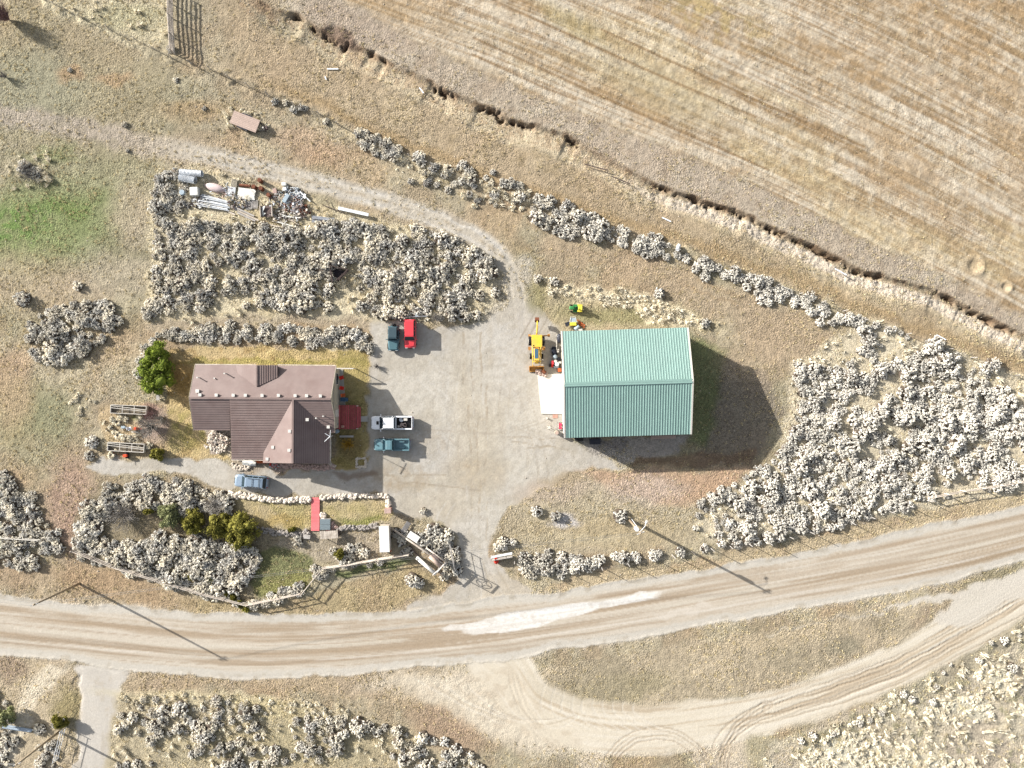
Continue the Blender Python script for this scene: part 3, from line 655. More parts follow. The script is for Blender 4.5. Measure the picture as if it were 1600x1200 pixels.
def leaf_mat(name, rgb, k, var=.16, tint=None, pale=None, nscale=2.6):
    m = bpy.data.materials.new(name); m.use_nodes = True; t = m.node_tree; b = t.nodes['Principled BSDF']
    b.inputs['Roughness'].default_value = .85; b.inputs['Specular IOR Level'].default_value = .12
    oi = t.nodes.new('ShaderNodeObjectInfo'); g = t.nodes.new('ShaderNodeNewGeometry')
    n = t.nodes.new('ShaderNodeTexNoise'); n.inputs['Scale'].default_value = nscale; n.inputs['Detail'].default_value = 5; t.links.new(g.outputs['Position'], n.inputs['Vector'])
    rp = t.nodes.new('ShaderNodeValToRGB'); el = rp.color_ramp.elements
    c0 = [v*k for v in lin(rgb)]; c1 = [v*k for v in lin(tint or rgb)]
    el[0].position = .38; el[0].color = c0+[1]; el[1].position = .62; el[1].color = c1+[1]
    t.links.new(n.outputs['Fac'], rp.inputs['Fac'])
    mr = t.nodes.new('ShaderNodeMapRange'); mr.inputs['To Min'].default_value = 1-var; mr.inputs['To Max'].default_value = 1+var; t.links.new(oi.outputs['Random'], mr.inputs['Value'])
    s = t.nodes.new('ShaderNodeVectorMath'); s.operation = 'SCALE'; t.links.new(rp.outputs[0], s.inputs[0]); t.links.new(mr.outputs[0], s.inputs['Scale']); out = s.outputs[0]
    if pale:   # the bushes east of the barn are a paler, greyer kind
        sx = t.nodes.new('ShaderNodeSeparateXYZ'); t.links.new(g.outputs['Position'], sx.inputs[0])
        m2 = t.nodes.new('ShaderNodeMapRange'); m2.inputs['From Min'].default_value = -2; m2.inputs['From Max'].default_value = 16; t.links.new(sx.outputs['X'], m2.inputs['Value'])
        mx = t.nodes.new('ShaderNodeMix'); mx.data_type = 'RGBA'; t.links.new(m2.outputs[0], mx.inputs['Factor']); t.links.new(out, mx.inputs['A'])
        s3 = t.nodes.new('ShaderNodeVectorMath'); s3.operation = 'SCALE'; s3.inputs[0].default_value = [v*k*.95 for v in lin(pale)]; t.links.new(mr.outputs[0], s3.inputs['Scale'])
        t.links.new(s3.outputs[0], mx.inputs['B']); out = mx.outputs['Result']
    t.links.new(out, b.inputs['Base Color'])
    tr_ = t.nodes.new('ShaderNodeBsdfTranslucent'); ms = t.nodes.new('ShaderNodeMixShader'); ms.inputs[0].default_value = .2; t.links.new(out, tr_.inputs['Color'])
    t.links.new(b.outputs[0], ms.inputs[1]); t.links.new(tr_.outputs[0], ms.inputs[2]); t.links.new(ms.outputs[0], t.nodes['Material Output'].inputs['Surface']); return m
M_SAGE = leaf_mat('sage_leaves', (232, 224, 206), .98, tint=(200, 197, 190), pale=(226, 221, 210), var=.24, nscale=.7)
M_TWIG = mat('twigs', (112, 98, 84), k=.5, var=.3)
M_STRAW = leaf_mat('straw', (240, 233, 214), .92, tint=(226, 215, 190))
M_STUB = leaf_mat('stubble', (222, 206, 172), .95, tint=(196, 184, 144), var=.3)
M_GREEN = leaf_mat('green_foliage', (142, 156, 62), .85, tint=(102, 118, 50))
M_OLIVE = leaf_mat('olive_foliage', (150, 144, 70), .8, tint=(116, 112, 54))
M_GREYGREEN = leaf_mat('greygreen_foliage', (166, 168, 124), .8, tint=(136, 140, 98))
M_BARE = leaf_mat('bare_twigs', (206, 200, 192), .5, tint=(176, 168, 160))
M_BARK = mat('bark', (112, 96, 80), k=.5)
M_STONE = mat('pebbles', (196, 184, 168), k=.55, obj_var=.3)
SAGE = [puff_bush('sagebrush', 100+i, [M_SAGE, M_TWIG], n=(34, 44, 56, 70, 46)[i % 5], h=rng.uniform(.75, 1.15), pr=((.08, .18), (.07, .16), (.055, .13), (.045, .11), (.05, .18))[i % 5], leaf=.13, per=(12, 10, 8, 6, 10)[i % 5], spread=rng.uniform(.95, 1.2), twig=14) for i in range(15)]
def tuft(name, seed, m, n=26, h=.5, r=.22, lean=(0, 0)):
    rs = np.random.RandomState(seed); a = rs.uniform(0, 6.283, n); rr = rs.uniform(0, r, n)
    cen = np.stack([np.cos(a)*rr, np.sin(a)*rr, np.full(n, 0.0)], 1)
    tip = cen+np.stack([np.cos(a)*rs.uniform(.1, .5, n)*h+lean[0]*h, np.sin(a)*rs.uniform(.1, .5, n)*h+lean[1]*h, rs.uniform(.5, 1, n)*h], 1)
    s = np.stack([-np.sin(a), np.cos(a), a*0], 1)*(.05*h+.015)
    v = np.stack([cen-s, cen+s, tip], 1).reshape(-1, 3); return tri_mesh(name, [(v, np.arange(3*n).reshape(-1, 3), 0)], [m])
TUFT = [tuft('grass_tuft', 300+i, M_STUB, n=14, h=.15, r=.16) for i in range(4)]
LONG = [tuft('long_grass', 320+i, M_STRAW, n=40, h=.75, r=.4, lean=(.35, -.25)) for i in range(4)]
def pebble(seed):
    rs = np.random.RandomState(seed); v, f = ICO1; return tri_mesh('pebble', [(v*rs.uniform(.7, 1.25, (len(v), 1))*np.array([1, .8, .6]), f, 0)], [M_STONE])
PEB = [pebble(400+i) for i in range(3)]

def proto_collection(nm, meshes):
    c = bpy.data.collections.new(nm)
    for i, me in enumerate(meshes):
        o = bpy.data.objects.new(me.name+'_source', me); c.objects.link(o)
    return c
def scatter(name, pts, meshes, label, parent=None):
    """ONE object of kind stuff; pts: x, y, z, scale, turn"""
    pts = np.array(pts, dtype=np.float32)
    me = bpy.data.meshes.new(name); me.vertices.add(len(pts)); me.vertices.foreach_set('co', pts[:, :3].ravel())
    for an, col_ in (('size', 3), ('turn', 4)):
        a = me.attributes.new(an, 'FLOAT', 'POINT'); a.data.foreach_set('value', pts[:, col_].copy())
    a = me.attributes.new('pick', 'INT', 'POINT'); a.data.foreach_set('value', np.random.RandomState(len(pts)).randint(0, len(meshes), len(pts)).astype(np.int32))
    o = link_mesh(name, me, parent); tag(o, label, kind='stuff')
    g = bpy.data.node_groups.new(name+'_nodes', 'GeometryNodeTree')
    g.interface.new_socket('Geometry', in_out='INPUT', socket_type='NodeSocketGeometry'); g.interface.new_socket('Geometry', in_out='OUTPUT', socket_type='NodeSocketGeometry')
    N = g.nodes; gi = N.new('NodeGroupInput'); go = N.new('NodeGroupOutput'); m2p = N.new('GeometryNodeMeshToPoints'); ip = N.new('GeometryNodeInstanceOnPoints')
    ci = N.new('GeometryNodeCollectionInfo'); ci.inputs['Collection'].default_value = proto_collection(name+'_kinds', meshes); ci.inputs['Separate Children'].default_value = True; ci.inputs['Reset Children'].default_value = True
    ip.inputs['Pick Instance'].default_value = True
    def att(nm, ty):
        n = N.new('GeometryNodeInputNamedAttribute'); n.data_type = ty; n.inputs['Name'].default_value = nm; return n.outputs['Attribute']
    cx = N.new('ShaderNodeCombineXYZ'); g.links.new(att('turn', 'FLOAT'), cx.inputs[2])
    e2r = N.new('FunctionNodeEulerToRotation'); g.links.new(cx.outputs[0], e2r.inputs[0])
    g.links.new(gi.outputs[0], m2p.inputs[0]); g.links.new(m2p.outputs[0], ip.inputs['Points']); g.links.new(ci.outputs[0], ip.inputs['Instance'])
    g.links.new(att('pick', 'INT'), ip.inputs['Instance Index']); g.links.new(e2r.outputs[0], ip.inputs['Rotation']); g.links.new(att('size', 'FLOAT'), ip.inputs['Scale'])
    g.links.new(ip.outputs[0], go.inputs[0])
    md = o.modifiers.new('scatter', 'NODES'); md.node_group = g; return o

# sagebrush plots: polygon in photo pixels, spacing (m), bush radius range (m), gap level, group words
BUSH = []      # (size, x, y, turn, plot)
def pt_in(poly, x, y):
    c = False; n = len(poly)
    for i in range(n):
        x1, y1 = poly[i]; x2, y2 = poly[(i+1) % n]
        if (y1 > y) != (y2 > y) and x < (x2-x1)*(y-y1)/(y2-y1)+x1: c = not c
    return c
def nz(n, x, y, o=3): return float(n(np.array([[x]], np.float32), np.array([[y]], np.float32), o)[0, 0])
AVOID = [(268, 262, 352, 350), (340, 280, 505, 352), (492, 340, 525, 352), (517, 408, 562, 462)]
def fill(poly, spacing, size, gap, plot, avoid=AVOID, seed=0, gs=.16):
    r = random.Random(seed+7); xs_ = [p[0] for p in poly]; ys_ = [p[1] for p in poly]
    area = (max(xs_)-min(xs_))*(max(ys_)-min(ys_))/K/K; got = []
    cell = {}
    for _ in range(int(area/spacing**2*9)):
        px, py = r.uniform(min(xs_), max(xs_)), r.uniform(min(ys_), max(ys_))
        if not pt_in(poly, px, py): continue
        if any(a[0] < px < a[2] and a[1] < py < a[3] for a in avoid): continue
        x, y = W(px, py)
        if gap and nz(NZ[8], x*gs*2.2+seed, y*gs*2.2, 3) < gap: continue
        k = (int(x//spacing), int(y//spacing)); ok = True
        for a in (-1, 0, 1):
            for b in (-1, 0, 1):
                for (qx, qy) in cell.get((k[0]+a, k[1]+b), ()):
                    if (qx-x)**2+(qy-y)**2 < spacing**2: ok = False
        if not ok: continue
        cell.setdefault(k, []).append((x, y)); s = r.uniform(*size)*r.choice((.55, .75, .9, 1, 1.2))
        BUSH.append((s, x, y, r.uniform(0, 6.28), plot))
def along(line, width, step, size, plot, seed=0, gap=0):
    r = random.Random(seed+3)
    for (ax, ay), (bx, by) in zip(line[:-1], line[1:]):
        L = math.hypot(bx-ax, by-ay)/K; n = max(1, int(L/step))
        for i in range(n):
            t = (i+r.random())/n; px = ax+(bx-ax)*t+r.uniform(-1, 1)*width*.5; py = ay+(by-ay)*t+r.uniform(-1, 1)*width*.5
            x, y = W(px, py)
            if gap and r.random() < gap: continue
            BUSH.append((r.uniform(*size), x, y, r.uniform(0, 6.28), plot))
PL = {
 'nw': ('in the broad thicket between scrap pile and house hedge', 'sagebrush in the thicket south of the scrap pile'),
 'mid': ('in the oval clump out in the western pasture', 'sagebrush in the oval pasture clump'),
 'hedge': ('in the pale hedge along the back of the house lawn', 'sagebrush in the hedge behind the house'),
 'sw': ('in the dark thicket between the house drive and the county road', 'sagebrush in the thicket below the house drive'),
 'w': ('in the thicket at the western edge of the farm by a pipe rail', 'sagebrush in the thicket at the western edge'),
 'rail': ('growing through the wooden rail fence by the road', 'sagebrush along the wooden rail fence'),
 'gate': ('in the dense clump on the house side of the farm entrance', 'sagebrush in the clump beside the farm entrance'),
 'front': ('in the strip along the road fence east of the entrance', 'sagebrush along the road fence east of the entrance'),
 'east': ('in the whitish thicket east of the green-roofed barn', 'sagebrush in the thicket east of the barn'),
 'ne': ('in the row along the fence below the ditch', 'sagebrush along the field fence'),
 's': ('in the rough ground south of the county road', 'sagebrush south of the county road'),
 'dump': ('around the scrap pile', 'sagebrush around the scrap pile'),
}
fill([(243, 300), (262, 283), (285, 320), (340, 335), (400, 352), (450, 362), (520, 356), (560, 350), (600, 347), (640, 354), (690, 366), (740, 388), (768, 402), (778, 430), (774, 462), (745, 494), (700, 498), (640, 494), (575, 488), (560, 474), (500, 482), (400, 480), (300, 484), (232, 498), (228, 480), (248, 450), (240, 380)], .95, (.75, 1.15), .36, 'nw', seed=1)
fill([(250, 275), (285, 270), (300, 330), (262, 330), (246, 300)], 1.0, (.7, 1.0), 0, 'dump', avoid=[], seed=2)
fill([(520, 345), (560, 345), (600, 352), (600, 410), (540, 410), (522, 380)], 1.1, (.7, 1.1), .3, 'nw', avoid=AVOID, seed=19)
fill([(62, 492), (118, 472), (172, 473), (180, 500), (170, 530), (130, 552), (92, 568), (52, 558), (42, 540), (46, 512)], .95, (.75, 1.1), .3, 'mid', seed=3)
along([(268, 522), (330, 512), (420, 518), (580, 526)], 16, .55, (.6, .95), 'hedge', seed=4)
along([(262, 530), (330, 528), (420, 530), (570, 540)], 10, .9, (.6, .9), 'hedge', seed=5)
along([(218, 590), (222, 560), (240, 532), (262, 522)], 10, .6, (.6, .85), 'hedge', seed=6)
along([(570, 536), (577, 548)], 8, .4, (.7, .95), 'hedge', seed=7)
fill([(130, 800), (170, 758), (230, 748), (300, 752), (350, 772), (358, 798), (318, 800), (260, 800), (245, 800), (215, 790), (170, 810), (150, 840), (210, 850), (250, 838), (320, 842), (395, 858), (405, 880), (380, 915), (330, 925), (250, 900), (180, 875), (122, 856)], .9, (.8, 1.2), .2, 'sw', seed=8)
along([(120, 862), (200, 890), (300, 920), (390, 942)], 14, .8, (.5, .8), 'sw', seed=9)
fill([(-20, 730), (8, 735), (30, 770), (60, 795), (92, 830), (98, 856), (60, 862), (0, 848), (-20, 850)], .95, (.75, 1.1), .2, 'w', seed=10)
fill([(-20, 862), (30, 858), (55, 866), (62, 886), (30, 892), (-20, 876)], .9, (.6, .9), 0, 'w', seed=11)
along([(385, 944), (440, 930), (478, 926)], 14, .7, (.55, .9), 'rail', seed=12); along([(440, 925), (480, 905), (510, 890)], 22, .6, (.6, 1.0), 'rail', seed=13)
along([(508, 885), (560, 880), (600, 876)], 10, 1.3, (.5, .8), 'rail', seed=14); fill([(520, 860), (560, 852), (572, 872), (530, 880)], .8, (.7, .95), 0, 'rail', seed=15)
fill([(655, 838), (680, 822), (706, 832), (716, 855), (718, 890), (700, 905), (684, 908), (698, 880), (672, 858), (660, 850)], .8, (.75, 1.1), 0, 'gate', seed=16)
along([(610, 822), (625, 835), (640, 862), (636, 876)], 14, .8, (.6, .9), 'gate', seed=17); BUSH.append((1.15, *W(645, 905), 1, 'gate')); BUSH.append((.9, *W(655, 910), 1, 'gate'))
along([(772, 852), (800, 856)], 18, .5, (.6, .9), 'front', seed=18)
fill([(815, 872), (850, 862), (900, 866), (940, 872), (940, 884), (880, 898), (830, 902), (812, 890)], .8, (.7, 1.0), 0, 'front', seed=20)
along([(945, 872), (1010, 868), (1060, 862), (1105, 853)], 9, 1.5, (.5, .85), 'front', seed=21); BUSH.append((1.15, *W(974, 870), 0, 'front')); BUSH.append((.95, *W(1022, 868), 0, 'front'))
fill([(1238, 568), (1300, 578), (1338, 560), (1345, 520), (1362, 502), (1450, 535), (1540, 568), (1640, 600), (1640, 745), (1560, 765), (1500, 772), (1450, 780), (1400, 795), (1330, 815), (1270, 832), (1200, 846), (1150, 850), (1105, 848), (1084, 822), (1095, 778), (1150, 752), (1195, 728), (1222, 705), (1244, 660), (1252, 620)], .84, (.55, 1.1), .40, 'east', seed=22)
fill([(558, 208), (590, 212), (625, 232), (612, 250), (585, 240), (556, 226)], .75, (.65, .95), 0, 'ne', seed=23)
along([(415, 158), (470, 172), (515, 188)], 10, 1.0, (.45, .75), 'ne', seed=24, gap=.2)
along([(620, 240), (670, 262), (720, 270), (780, 286), (835, 306)], 34, .55, (.45, .95), 'ne', seed=25, gap=.1)
along([(640, 275), (720, 300), (800, 320)], 20, .9, (.4, .7), 'ne', seed=26, gap=.1)
fill([(842, 308), (880, 312), (925, 336), (948, 362), (930, 376), (880, 366), (835, 350), (832, 325)], .85, (.7, 1.05), 0, 'ne', seed=27)
fill([(955, 358), (978, 358), (975, 380), (955, 380)], .8, (.6, .8), 0, 'ne', seed=28); fill([(990, 372), (1020, 366), (1045, 380), (1040, 398), (995, 398)], .8, (.7, .95), 0, 'ne', seed=29)
BUSH.append((.7, *W(1058, 398), 0, 'ne'))
along([(1080, 412), (1120, 428), (1170, 440), (1215, 452)], 24, .42, (.65, 1.0), 'ne', seed=30); along([(1210, 455), (1270, 478), (1350, 505)], 22, .5, (.55, .95), 'ne', seed=31); along([(945, 365), (1000, 385), (1080, 410)], 12, .8, (.5, .8), 'ne', seed=41); along([(1210, 462), (1280, 490), (1360, 520)], 26, .7, (.5, .9), 'ne', seed=42)
along([(1180, 465), (1220, 475)], 10, .9, (.5, .8), 'ne', seed=32)
fill([(190, 1090), (340, 1092), (420, 1110), (540, 1125), (690, 1150), (760, 1190), (780, 1230), (180, 1230)], 1.25, (.6, 1.15), .50, 's', seed=33, gs=.12)
fill([(0, 1085), (18, 1110), (24, 1160), (0, 1220), (-20, 1220), (-20, 1080)], .9, (.6, 1.0), 0, 's', seed=34); fill([(60, 1130), (90, 1130), (100, 1210), (60, 1210)], 1.0, (.6, .9), .3, 's', seed=35)
along([(1250, 1165), (1330, 1130), (1420, 1090), (1470, 1060), (1600, 985)], 24, 1.5, (.35, .75), 's', seed=36, gap=.2)

SINGLE = [((38, 467), 1.25, 'round pale sagebrush standing alone with a long shadow in the western pasture'), ((123, 447), .8, 'small sagebrush alone north of the oval pasture clump'),
 ((187, 502), .85, 'pale sagebrush just east of the oval pasture clump'), ((238, 478), .8, 'pale sagebrush on the southwest tip of the scrap thicket'), ((232, 494), .8, 'low cream-coloured bush at the edge of the path to the hedge'),
 ((52, 775), 1.0, 'straw-coloured bush with a dark shadow between the two western thickets'), ((146, 690), 1.1, 'pale bush at the west end of the house drive'), ((140, 712), .9, 'smaller pale bush at the very end of the house drive'),
 ((662, 798), .65, 'small grey bush alone on bare dirt north of the farm entrance'), ((838, 798), 1.0, 'grey bush with brown centre at the corner of the grass east of the drive'),
 ((868, 806), .9, 'pale bush beside a grey ash heap east of the drive'), ((968, 806), 1.2, 'pale round bush at the foot of the light pole'), ((1030, 458), .95, 'whitish bush in the long grass behind the barn'),
 ((1100, 505), .85, 'ragged pale bush at the northeast corner of the barn'), ((1250, 574), .8, 'whitish bush at the northwest tip of the east thicket'), ((840, 436), .85, 'grey-green bush in straw where the track meets the yard'),
 ((866, 440), .8, 'purplish dry bush beside the grey-green one at the yard'), ((40, 262), 1.2, 'grey bush on the straw mound in the far western pasture'), ((58, 272), 1.1, 'twiggy bush on the east side of the straw mound'), ((110, 110), .4, 'tiny white bush alone in the northwest pasture'),
 ((195, 195), .5, 'small whitish bush north of the track in the west'), ((275, 125), .5, 'small grey bush below the fence corner'), ((268, 78), .7, 'cream-coloured bush at the fence corner'), ((320, 170), .45, 'pale little bush west of the flat trailer'), ((200, 236), .4, 'small white bush at the start of the track'),
 ((1455, 1096), .7, 'grey bush on the bleached ground south of the dirt track'), ((1580, 1042), .8, 'silvery bush on the bleached slope'), ((570, 862), .9, 'grey bush in the yard above the rail fence'), ((466, 845), .95, 'grey bush at the north side of the small lawn by the rail fence')]
for (p, s, lb) in SINGLE:
    x, y = W(*p); o = link_mesh('sagebrush', SAGE[rng.randrange(15)], None, (x, y, zat(x, y)-.03), (0, 0, rng.uniform(0, 6.28))); o.scale = (s, s, s)
    tag(o, lb, 'bush')
BUSH.sort(key=lambda b: -b[0])
NIND = 265
NOUN = {'nw': 'the broad thicket below the scrap pile', 'mid': 'the oval pasture clump', 'hedge': 'the pale hedge behind the house', 'sw': 'the thicket below the house drive', 'w': 'the westernmost thicket by the white rail',
        'rail': 'the wooden rail fence by the road', 'gate': 'the dense clump at the farm entrance', 'front': 'the roadside strip east of the entrance', 'east': 'the whitish thicket east of the barn', 'ne': 'the bush row below the ditch', 's': 'the rough ground south of the road', 'dump': 'the bushes beside the scrap pile'}
cen = {}
for pl in PL:
    q = [(b[1], b[2]) for b in BUSH if b[4] == pl]; xs_ = [p[0] for p in q]; ys_ = [p[1] for p in q]
    cen[pl] = ((min(xs_)+max(xs_))/2, (min(ys_)+max(ys_))/2, (max(xs_)-min(xs_))/2+.1, (max(ys_)-min(ys_))/2+.1)
def sector(pl, x, y):
    cx, cy, rx, ry = cen[pl]; u, v = (x-cx)/rx, (y-cy)/ry
    if pl in ('hedge', 'front', 'ne', 'rail', 's'):
        k = min(4, int((u+1)*2.5)); return ('at the west end of', 'in the western part of', 'in the middle of', 'in the eastern part of', 'at the east end of')[k]
    if pl in ('nw', 'sw', 'east'):
        ns = 'north' if v > .33 else ('south' if v < -.33 else ''); ew = 'east' if u > .33 else ('west' if u < -.33 else '')
        return 'in the '+(ns+ew)+' part of' if ns+ew else 'in the centre of'
    return 'in'
for s, x, y, a, pl in BUSH[:NIND]:
    lb = sector(pl, x, y)+' '+NOUN[pl]
    o = link_mesh('sagebrush', SAGE[rng.randrange(15)], None, (x, y, zat(x, y)-.03), (0, 0, a)); o.scale = (s, s, s*rng.uniform(.95, 1.2)*(1.2 if pl in ('east', 'front') else 1))
    tag(o, 'large sagebrush '+lb, 'bush', 'sagebrush '+lb)
scatter('sagebrush_mass', [(x, y, zat(x, y)-.03, s, a) for s, x, y, a, pl in BUSH[NIND:]], SAGE, 'smaller grey and whitish sagebrush filling the thickets and hedges')

# grass and pebbles: nobody could count them
rs = np.random.RandomState(5)
def sprinkle(n, maskf, size):
    out = []; X = rs.uniform(X0+.5, X1-.5, n); Y = rs.uniform(Y0+.5, Y1-.5, n); r1 = rs.rand(n); S = rs.uniform(*size, n); A = rs.uniform(0, 6.28, n)
    I = ((X-X0)/GS).astype(int); J = ((Y-Y0)/GS).astype(int); keep = r1 < maskf[I, J]
    return np.stack([X, Y, H[I, J]-.01, S, A], 1)[keep]
free = (ym < .3) & (rm < .3) & (sr < .3) & (bm_ < .3) & (apron < .6) & (jn < .4)
house_px = ((PX > 292) & (PX < 560) & (PY > 566) & (PY < 738)) | ((PX > 836) & (PX < 1080) & (PY > 505) & (PY < 690))
grassy = free & ~house_px
g1 = grassy*(1-.93*fm)*(.35+.65*sm(.35, .6, med))*np.where((lm > .3) | (fl > .3), .25, 1)*(.25+.75*sm(.3, .6, NZ[1](gx*.22, gy*.22, 4)))
scatter('dry_grass', sprinkle(85000, g1, (.45, 1.5)), TUFT, 'short tufts of dry grass and stubble all over the range')
lg = np.zeros_like(PX)
for pl_, a_ in (([(830, 425), (880, 445), (1000, 455), (1095, 495), (1130, 515), (1010, 512), (990, 480), (880, 466), (835, 450)], .9), ([(25, 240), (80, 235), (85, 290), (30, 300), (5, 270)], .6), ([(50, 0), (265, 0), (270, 85), (215, 62), (130, 30)], .35),
               ([(630, 240), (840, 300), (835, 345), (720, 310), (600, 255)], .6), ([(190, 1080), (540, 1105), (560, 1125), (200, 1100)], .5), ([(1235, 570), (1350, 500), (1620, 592), (1620, 760), (1330, 812), (1110, 852), (1085, 815), (1215, 720)], .28),
               ([(240, 290), (300, 262), (520, 320), (740, 385), (778, 430), (760, 500), (600, 500), (400, 488), (225, 505)], .3), ([(1180, 1230), (1300, 1125), (1500, 1030), (1650, 955), (1700, 1230)], .35), ([(180, 1085), (540, 1118), (760, 1180), (760, 1220), (170, 1220)], .3), ([(160, 640), (230, 640), (228, 700), (160, 700)], .5), ([(350, 168), (410, 172), (416, 200), (352, 200)], .5)):
    lg = np.maximum(lg, region(pl_, 4)*a_)
scatter('tall_dry_grass', sprinkle(42000, lg*grassy*sm(.38, .55, fine), (.45, 1.1)), LONG, 'long bleached grass lying over between the bushes and behind the barn')
BUNCH = [puff_bush('bunchgrass', 600+k, [M_STRAW, M_STRAW], n=8, h=.3, pr=(.10, .22), leaf=.18, per=18, spread=.6, twig=0) for k in range(4)]
bg = np.clip(br*1.0*sm(.42, .6, med)+region([(845, 428), (880, 448), (1000, 458), (1095, 497), (1125, 513), (1010, 510), (990, 480), (880, 464)], 4)*.9+region([(100, 620), (150, 610), (145, 650), (110, 650)], 6)*.7+region([(190, 1085), (540, 1108), (540, 1122), (200, 1095)], 5)*.7+region([(356, 166), (412, 176), (418, 206), (352, 196)], 3)*.9+region([(630, 245), (840, 305), (835, 340), (720, 310), (600, 262)], 5)*.45, 0, 1)
scatter('bunchgrass', sprinkle(34000, bg*grassy, (.25, .8)), BUNCH, 'cream bunchgrass clumps on the bleached slope and behind the barn')
pb = free*(.10+.5*sm(0, 6, rd-rw)*sm(16, 6, rd-rw)+.8*sm(1.2, .4, np.abs(sd+1.7))+.3*((PX > 800) & (PX < 1180) & (PY > 735) & (PY < 800)))+ym*.04
scatter('pebbles', sprinkle(30000, pb*(~house_px), (.035, .13)), PEB, 'scattered pebbles and clods')
# ------------------------------------------------------------------ materials for built things
M = {}
def mm(nm, rgb, **kw): M[nm] = mat(nm, rgb, **kw); return M[nm]
mm('roof_brown', (152, 132, 126), rough=.55, var=.06, scale=1.2, spec=.35, bump=.004, dirt=(132, 108, 102), dirt_amt=.6)
mm('teal_metal', (164, 200, 190), rough=.42, var=.05, scale=.9, spec=.4, k=.52, dirt=(164, 196, 188), dirt_amt=.5, obj_var=.025)
mm('white_trim', (235, 228, 216), var=.04); mm('siding', (206, 196, 176), var=.05); mm('barn_wall', (226, 218, 200), var=.05)
mm('dark', (42, 40, 40), k=.8); mm('rubber', (36, 36, 38), rough=.9, k=.8); mm('glass', (40, 66, 78), rough=.2, spec=.3, var=.05, k=.4)
mm('chrome', (200, 202, 206), rough=.25, metal=.9, k=.9); mm('steel', (176, 180, 186), rough=.4, metal=.5, k=.8, dirt=(140, 128, 116), dirt_amt=.5)
mm('white_paint', (246, 248, 250), rough=.3, coat=.6, var=.02, k=.8); mm('green_paint', (120, 160, 170), rough=.35, coat=.5, var=.04, k=.55, dirt=(150, 160, 160), dirt_amt=.35)
mm('jeep_paint', (100, 138, 148), rough=.45, coat=.4, var=.05, k=.5); mm('jeep_dark', (72, 96, 106), rough=.6, var=.05, k=.5); mm('red_paint', (232, 72, 80), rough=.3, coat=.7, var=.04, k=.72)
mm('blue_paint', (158, 178, 198), rough=.3, coat=.6, var=.03, k=.55); mm('blue_dark', (60, 62, 72), rough=.4, k=.6)
mm('yellow', (246, 206, 72), rough=.5, var=.06, k=.72, dirt=(220, 180, 110), dirt_amt=.5); mm('rusty_yellow', (222, 160, 84), var=.15, k=.6, dirt=(130, 84, 50), dirt_amt=.7)
mm('hood_reflection', (92, 130, 160), rough=.3, k=.5); mm('rust', (132, 78, 52), var=.25, k=.6, dirt=(90, 56, 44), dirt_amt=.7); mm('tractor_green', (70, 150, 84), rough=.45, k=.6); mm('tractor_yellow', (238, 220, 80), rough=.45, k=.7)
mm('old_wood', (206, 194, 180), k=.75, var=.15, scale=4, dirt=(140, 124, 108), dirt_amt=.5, obj_var=.12); mm('grey_wood', (190, 184, 178), k=.7, var=.15, scale=4, dirt=(140, 134, 126), dirt_amt=.4, obj_var=.15); mm('dark_wood', (104, 88, 84), var=.2, scale=4, obj_var=.15)
mm('deck_red', (196, 98, 98), var=.10, scale=3, k=.75, dirt=(176, 76, 80), dirt_amt=.4, obj_var=.3); mm('walk_red', (226, 122, 124), var=.06, k=.75, obj_var=.06); mm('plank_pink', (204, 180, 166), var=.08, k=.62, obj_var=.08)
mm('concrete', (232, 226, 214), var=.05, scale=1.5, k=.78, dirt=(200, 190, 176), dirt_amt=.4); mm('slab_grey', (196, 192, 182), var=.06, k=.62)
mm('rock_pale', (232, 218, 200), var=.12, k=.62, obj_var=.2); mm('rock_pink', (206, 176, 164), var=.15, k=.6); mm('rock_grey', (172, 164, 156), var=.15, k=.6)
mm('galv', (224, 227, 230), rough=.4, metal=.1, var=.06, k=.85, dirt=(170, 168, 164), dirt_amt=.4); mm('tarp', (236, 234, 226), var=.06, k=.72); mm('pale_plastic', (188, 204, 214), rough=.4, k=.6)
mm('blue_thing', (88, 120, 150), k=.6, var=.2); mm('orange', (214, 110, 60), k=.65); mm('pink_boat', (230, 208, 204), rough=.5, k=.66, var=.05); mm('grey_lid', (132, 146, 152), k=.6, var=.06); mm('brick_pink', (206, 160, 142), k=.6, var=.15)
mm('black_tarp', (30, 34, 46), k=.8, var=.3); mm('wire', (150, 150, 150), rough=.4, metal=.6); mm('pole_wood', (196, 176, 148), var=.15, k=.5); mm('lamp_red', (200, 40, 40), k=.6); mm('lamp_clear', (230, 232, 230), rough=.2); mm('plate', (235, 235, 232)); mm('mirror', (220, 224, 228), rough=.1, metal=.8); mm('vent_white', (240, 236, 228)); mm('floor_dark', (70, 62, 66), k=.6, var=.3)
RW = {}
def attach(mb, name, m, root, smooth=False, kind=None, label=None):
    """world-coordinate shapes become a part of root (root has no turn)"""
    bmesh.ops.translate(mb.bm, verts=mb.bm.verts, vec=-Vector(root.location))
    o = mb.build(name, m, root, smooth)
    if kind: o['kind'] = kind
    if label: o['label'] = label
    return o
def solo(mb, name, m, origin, label, cat, group=None, rz=0, smooth=False):
    """a thing that is one mesh; shapes are in its own coordinates"""
    o = mb.build(name, m, None, smooth, loc=origin, rot=(0, 0, rz)); return tag(o, label, cat, group)

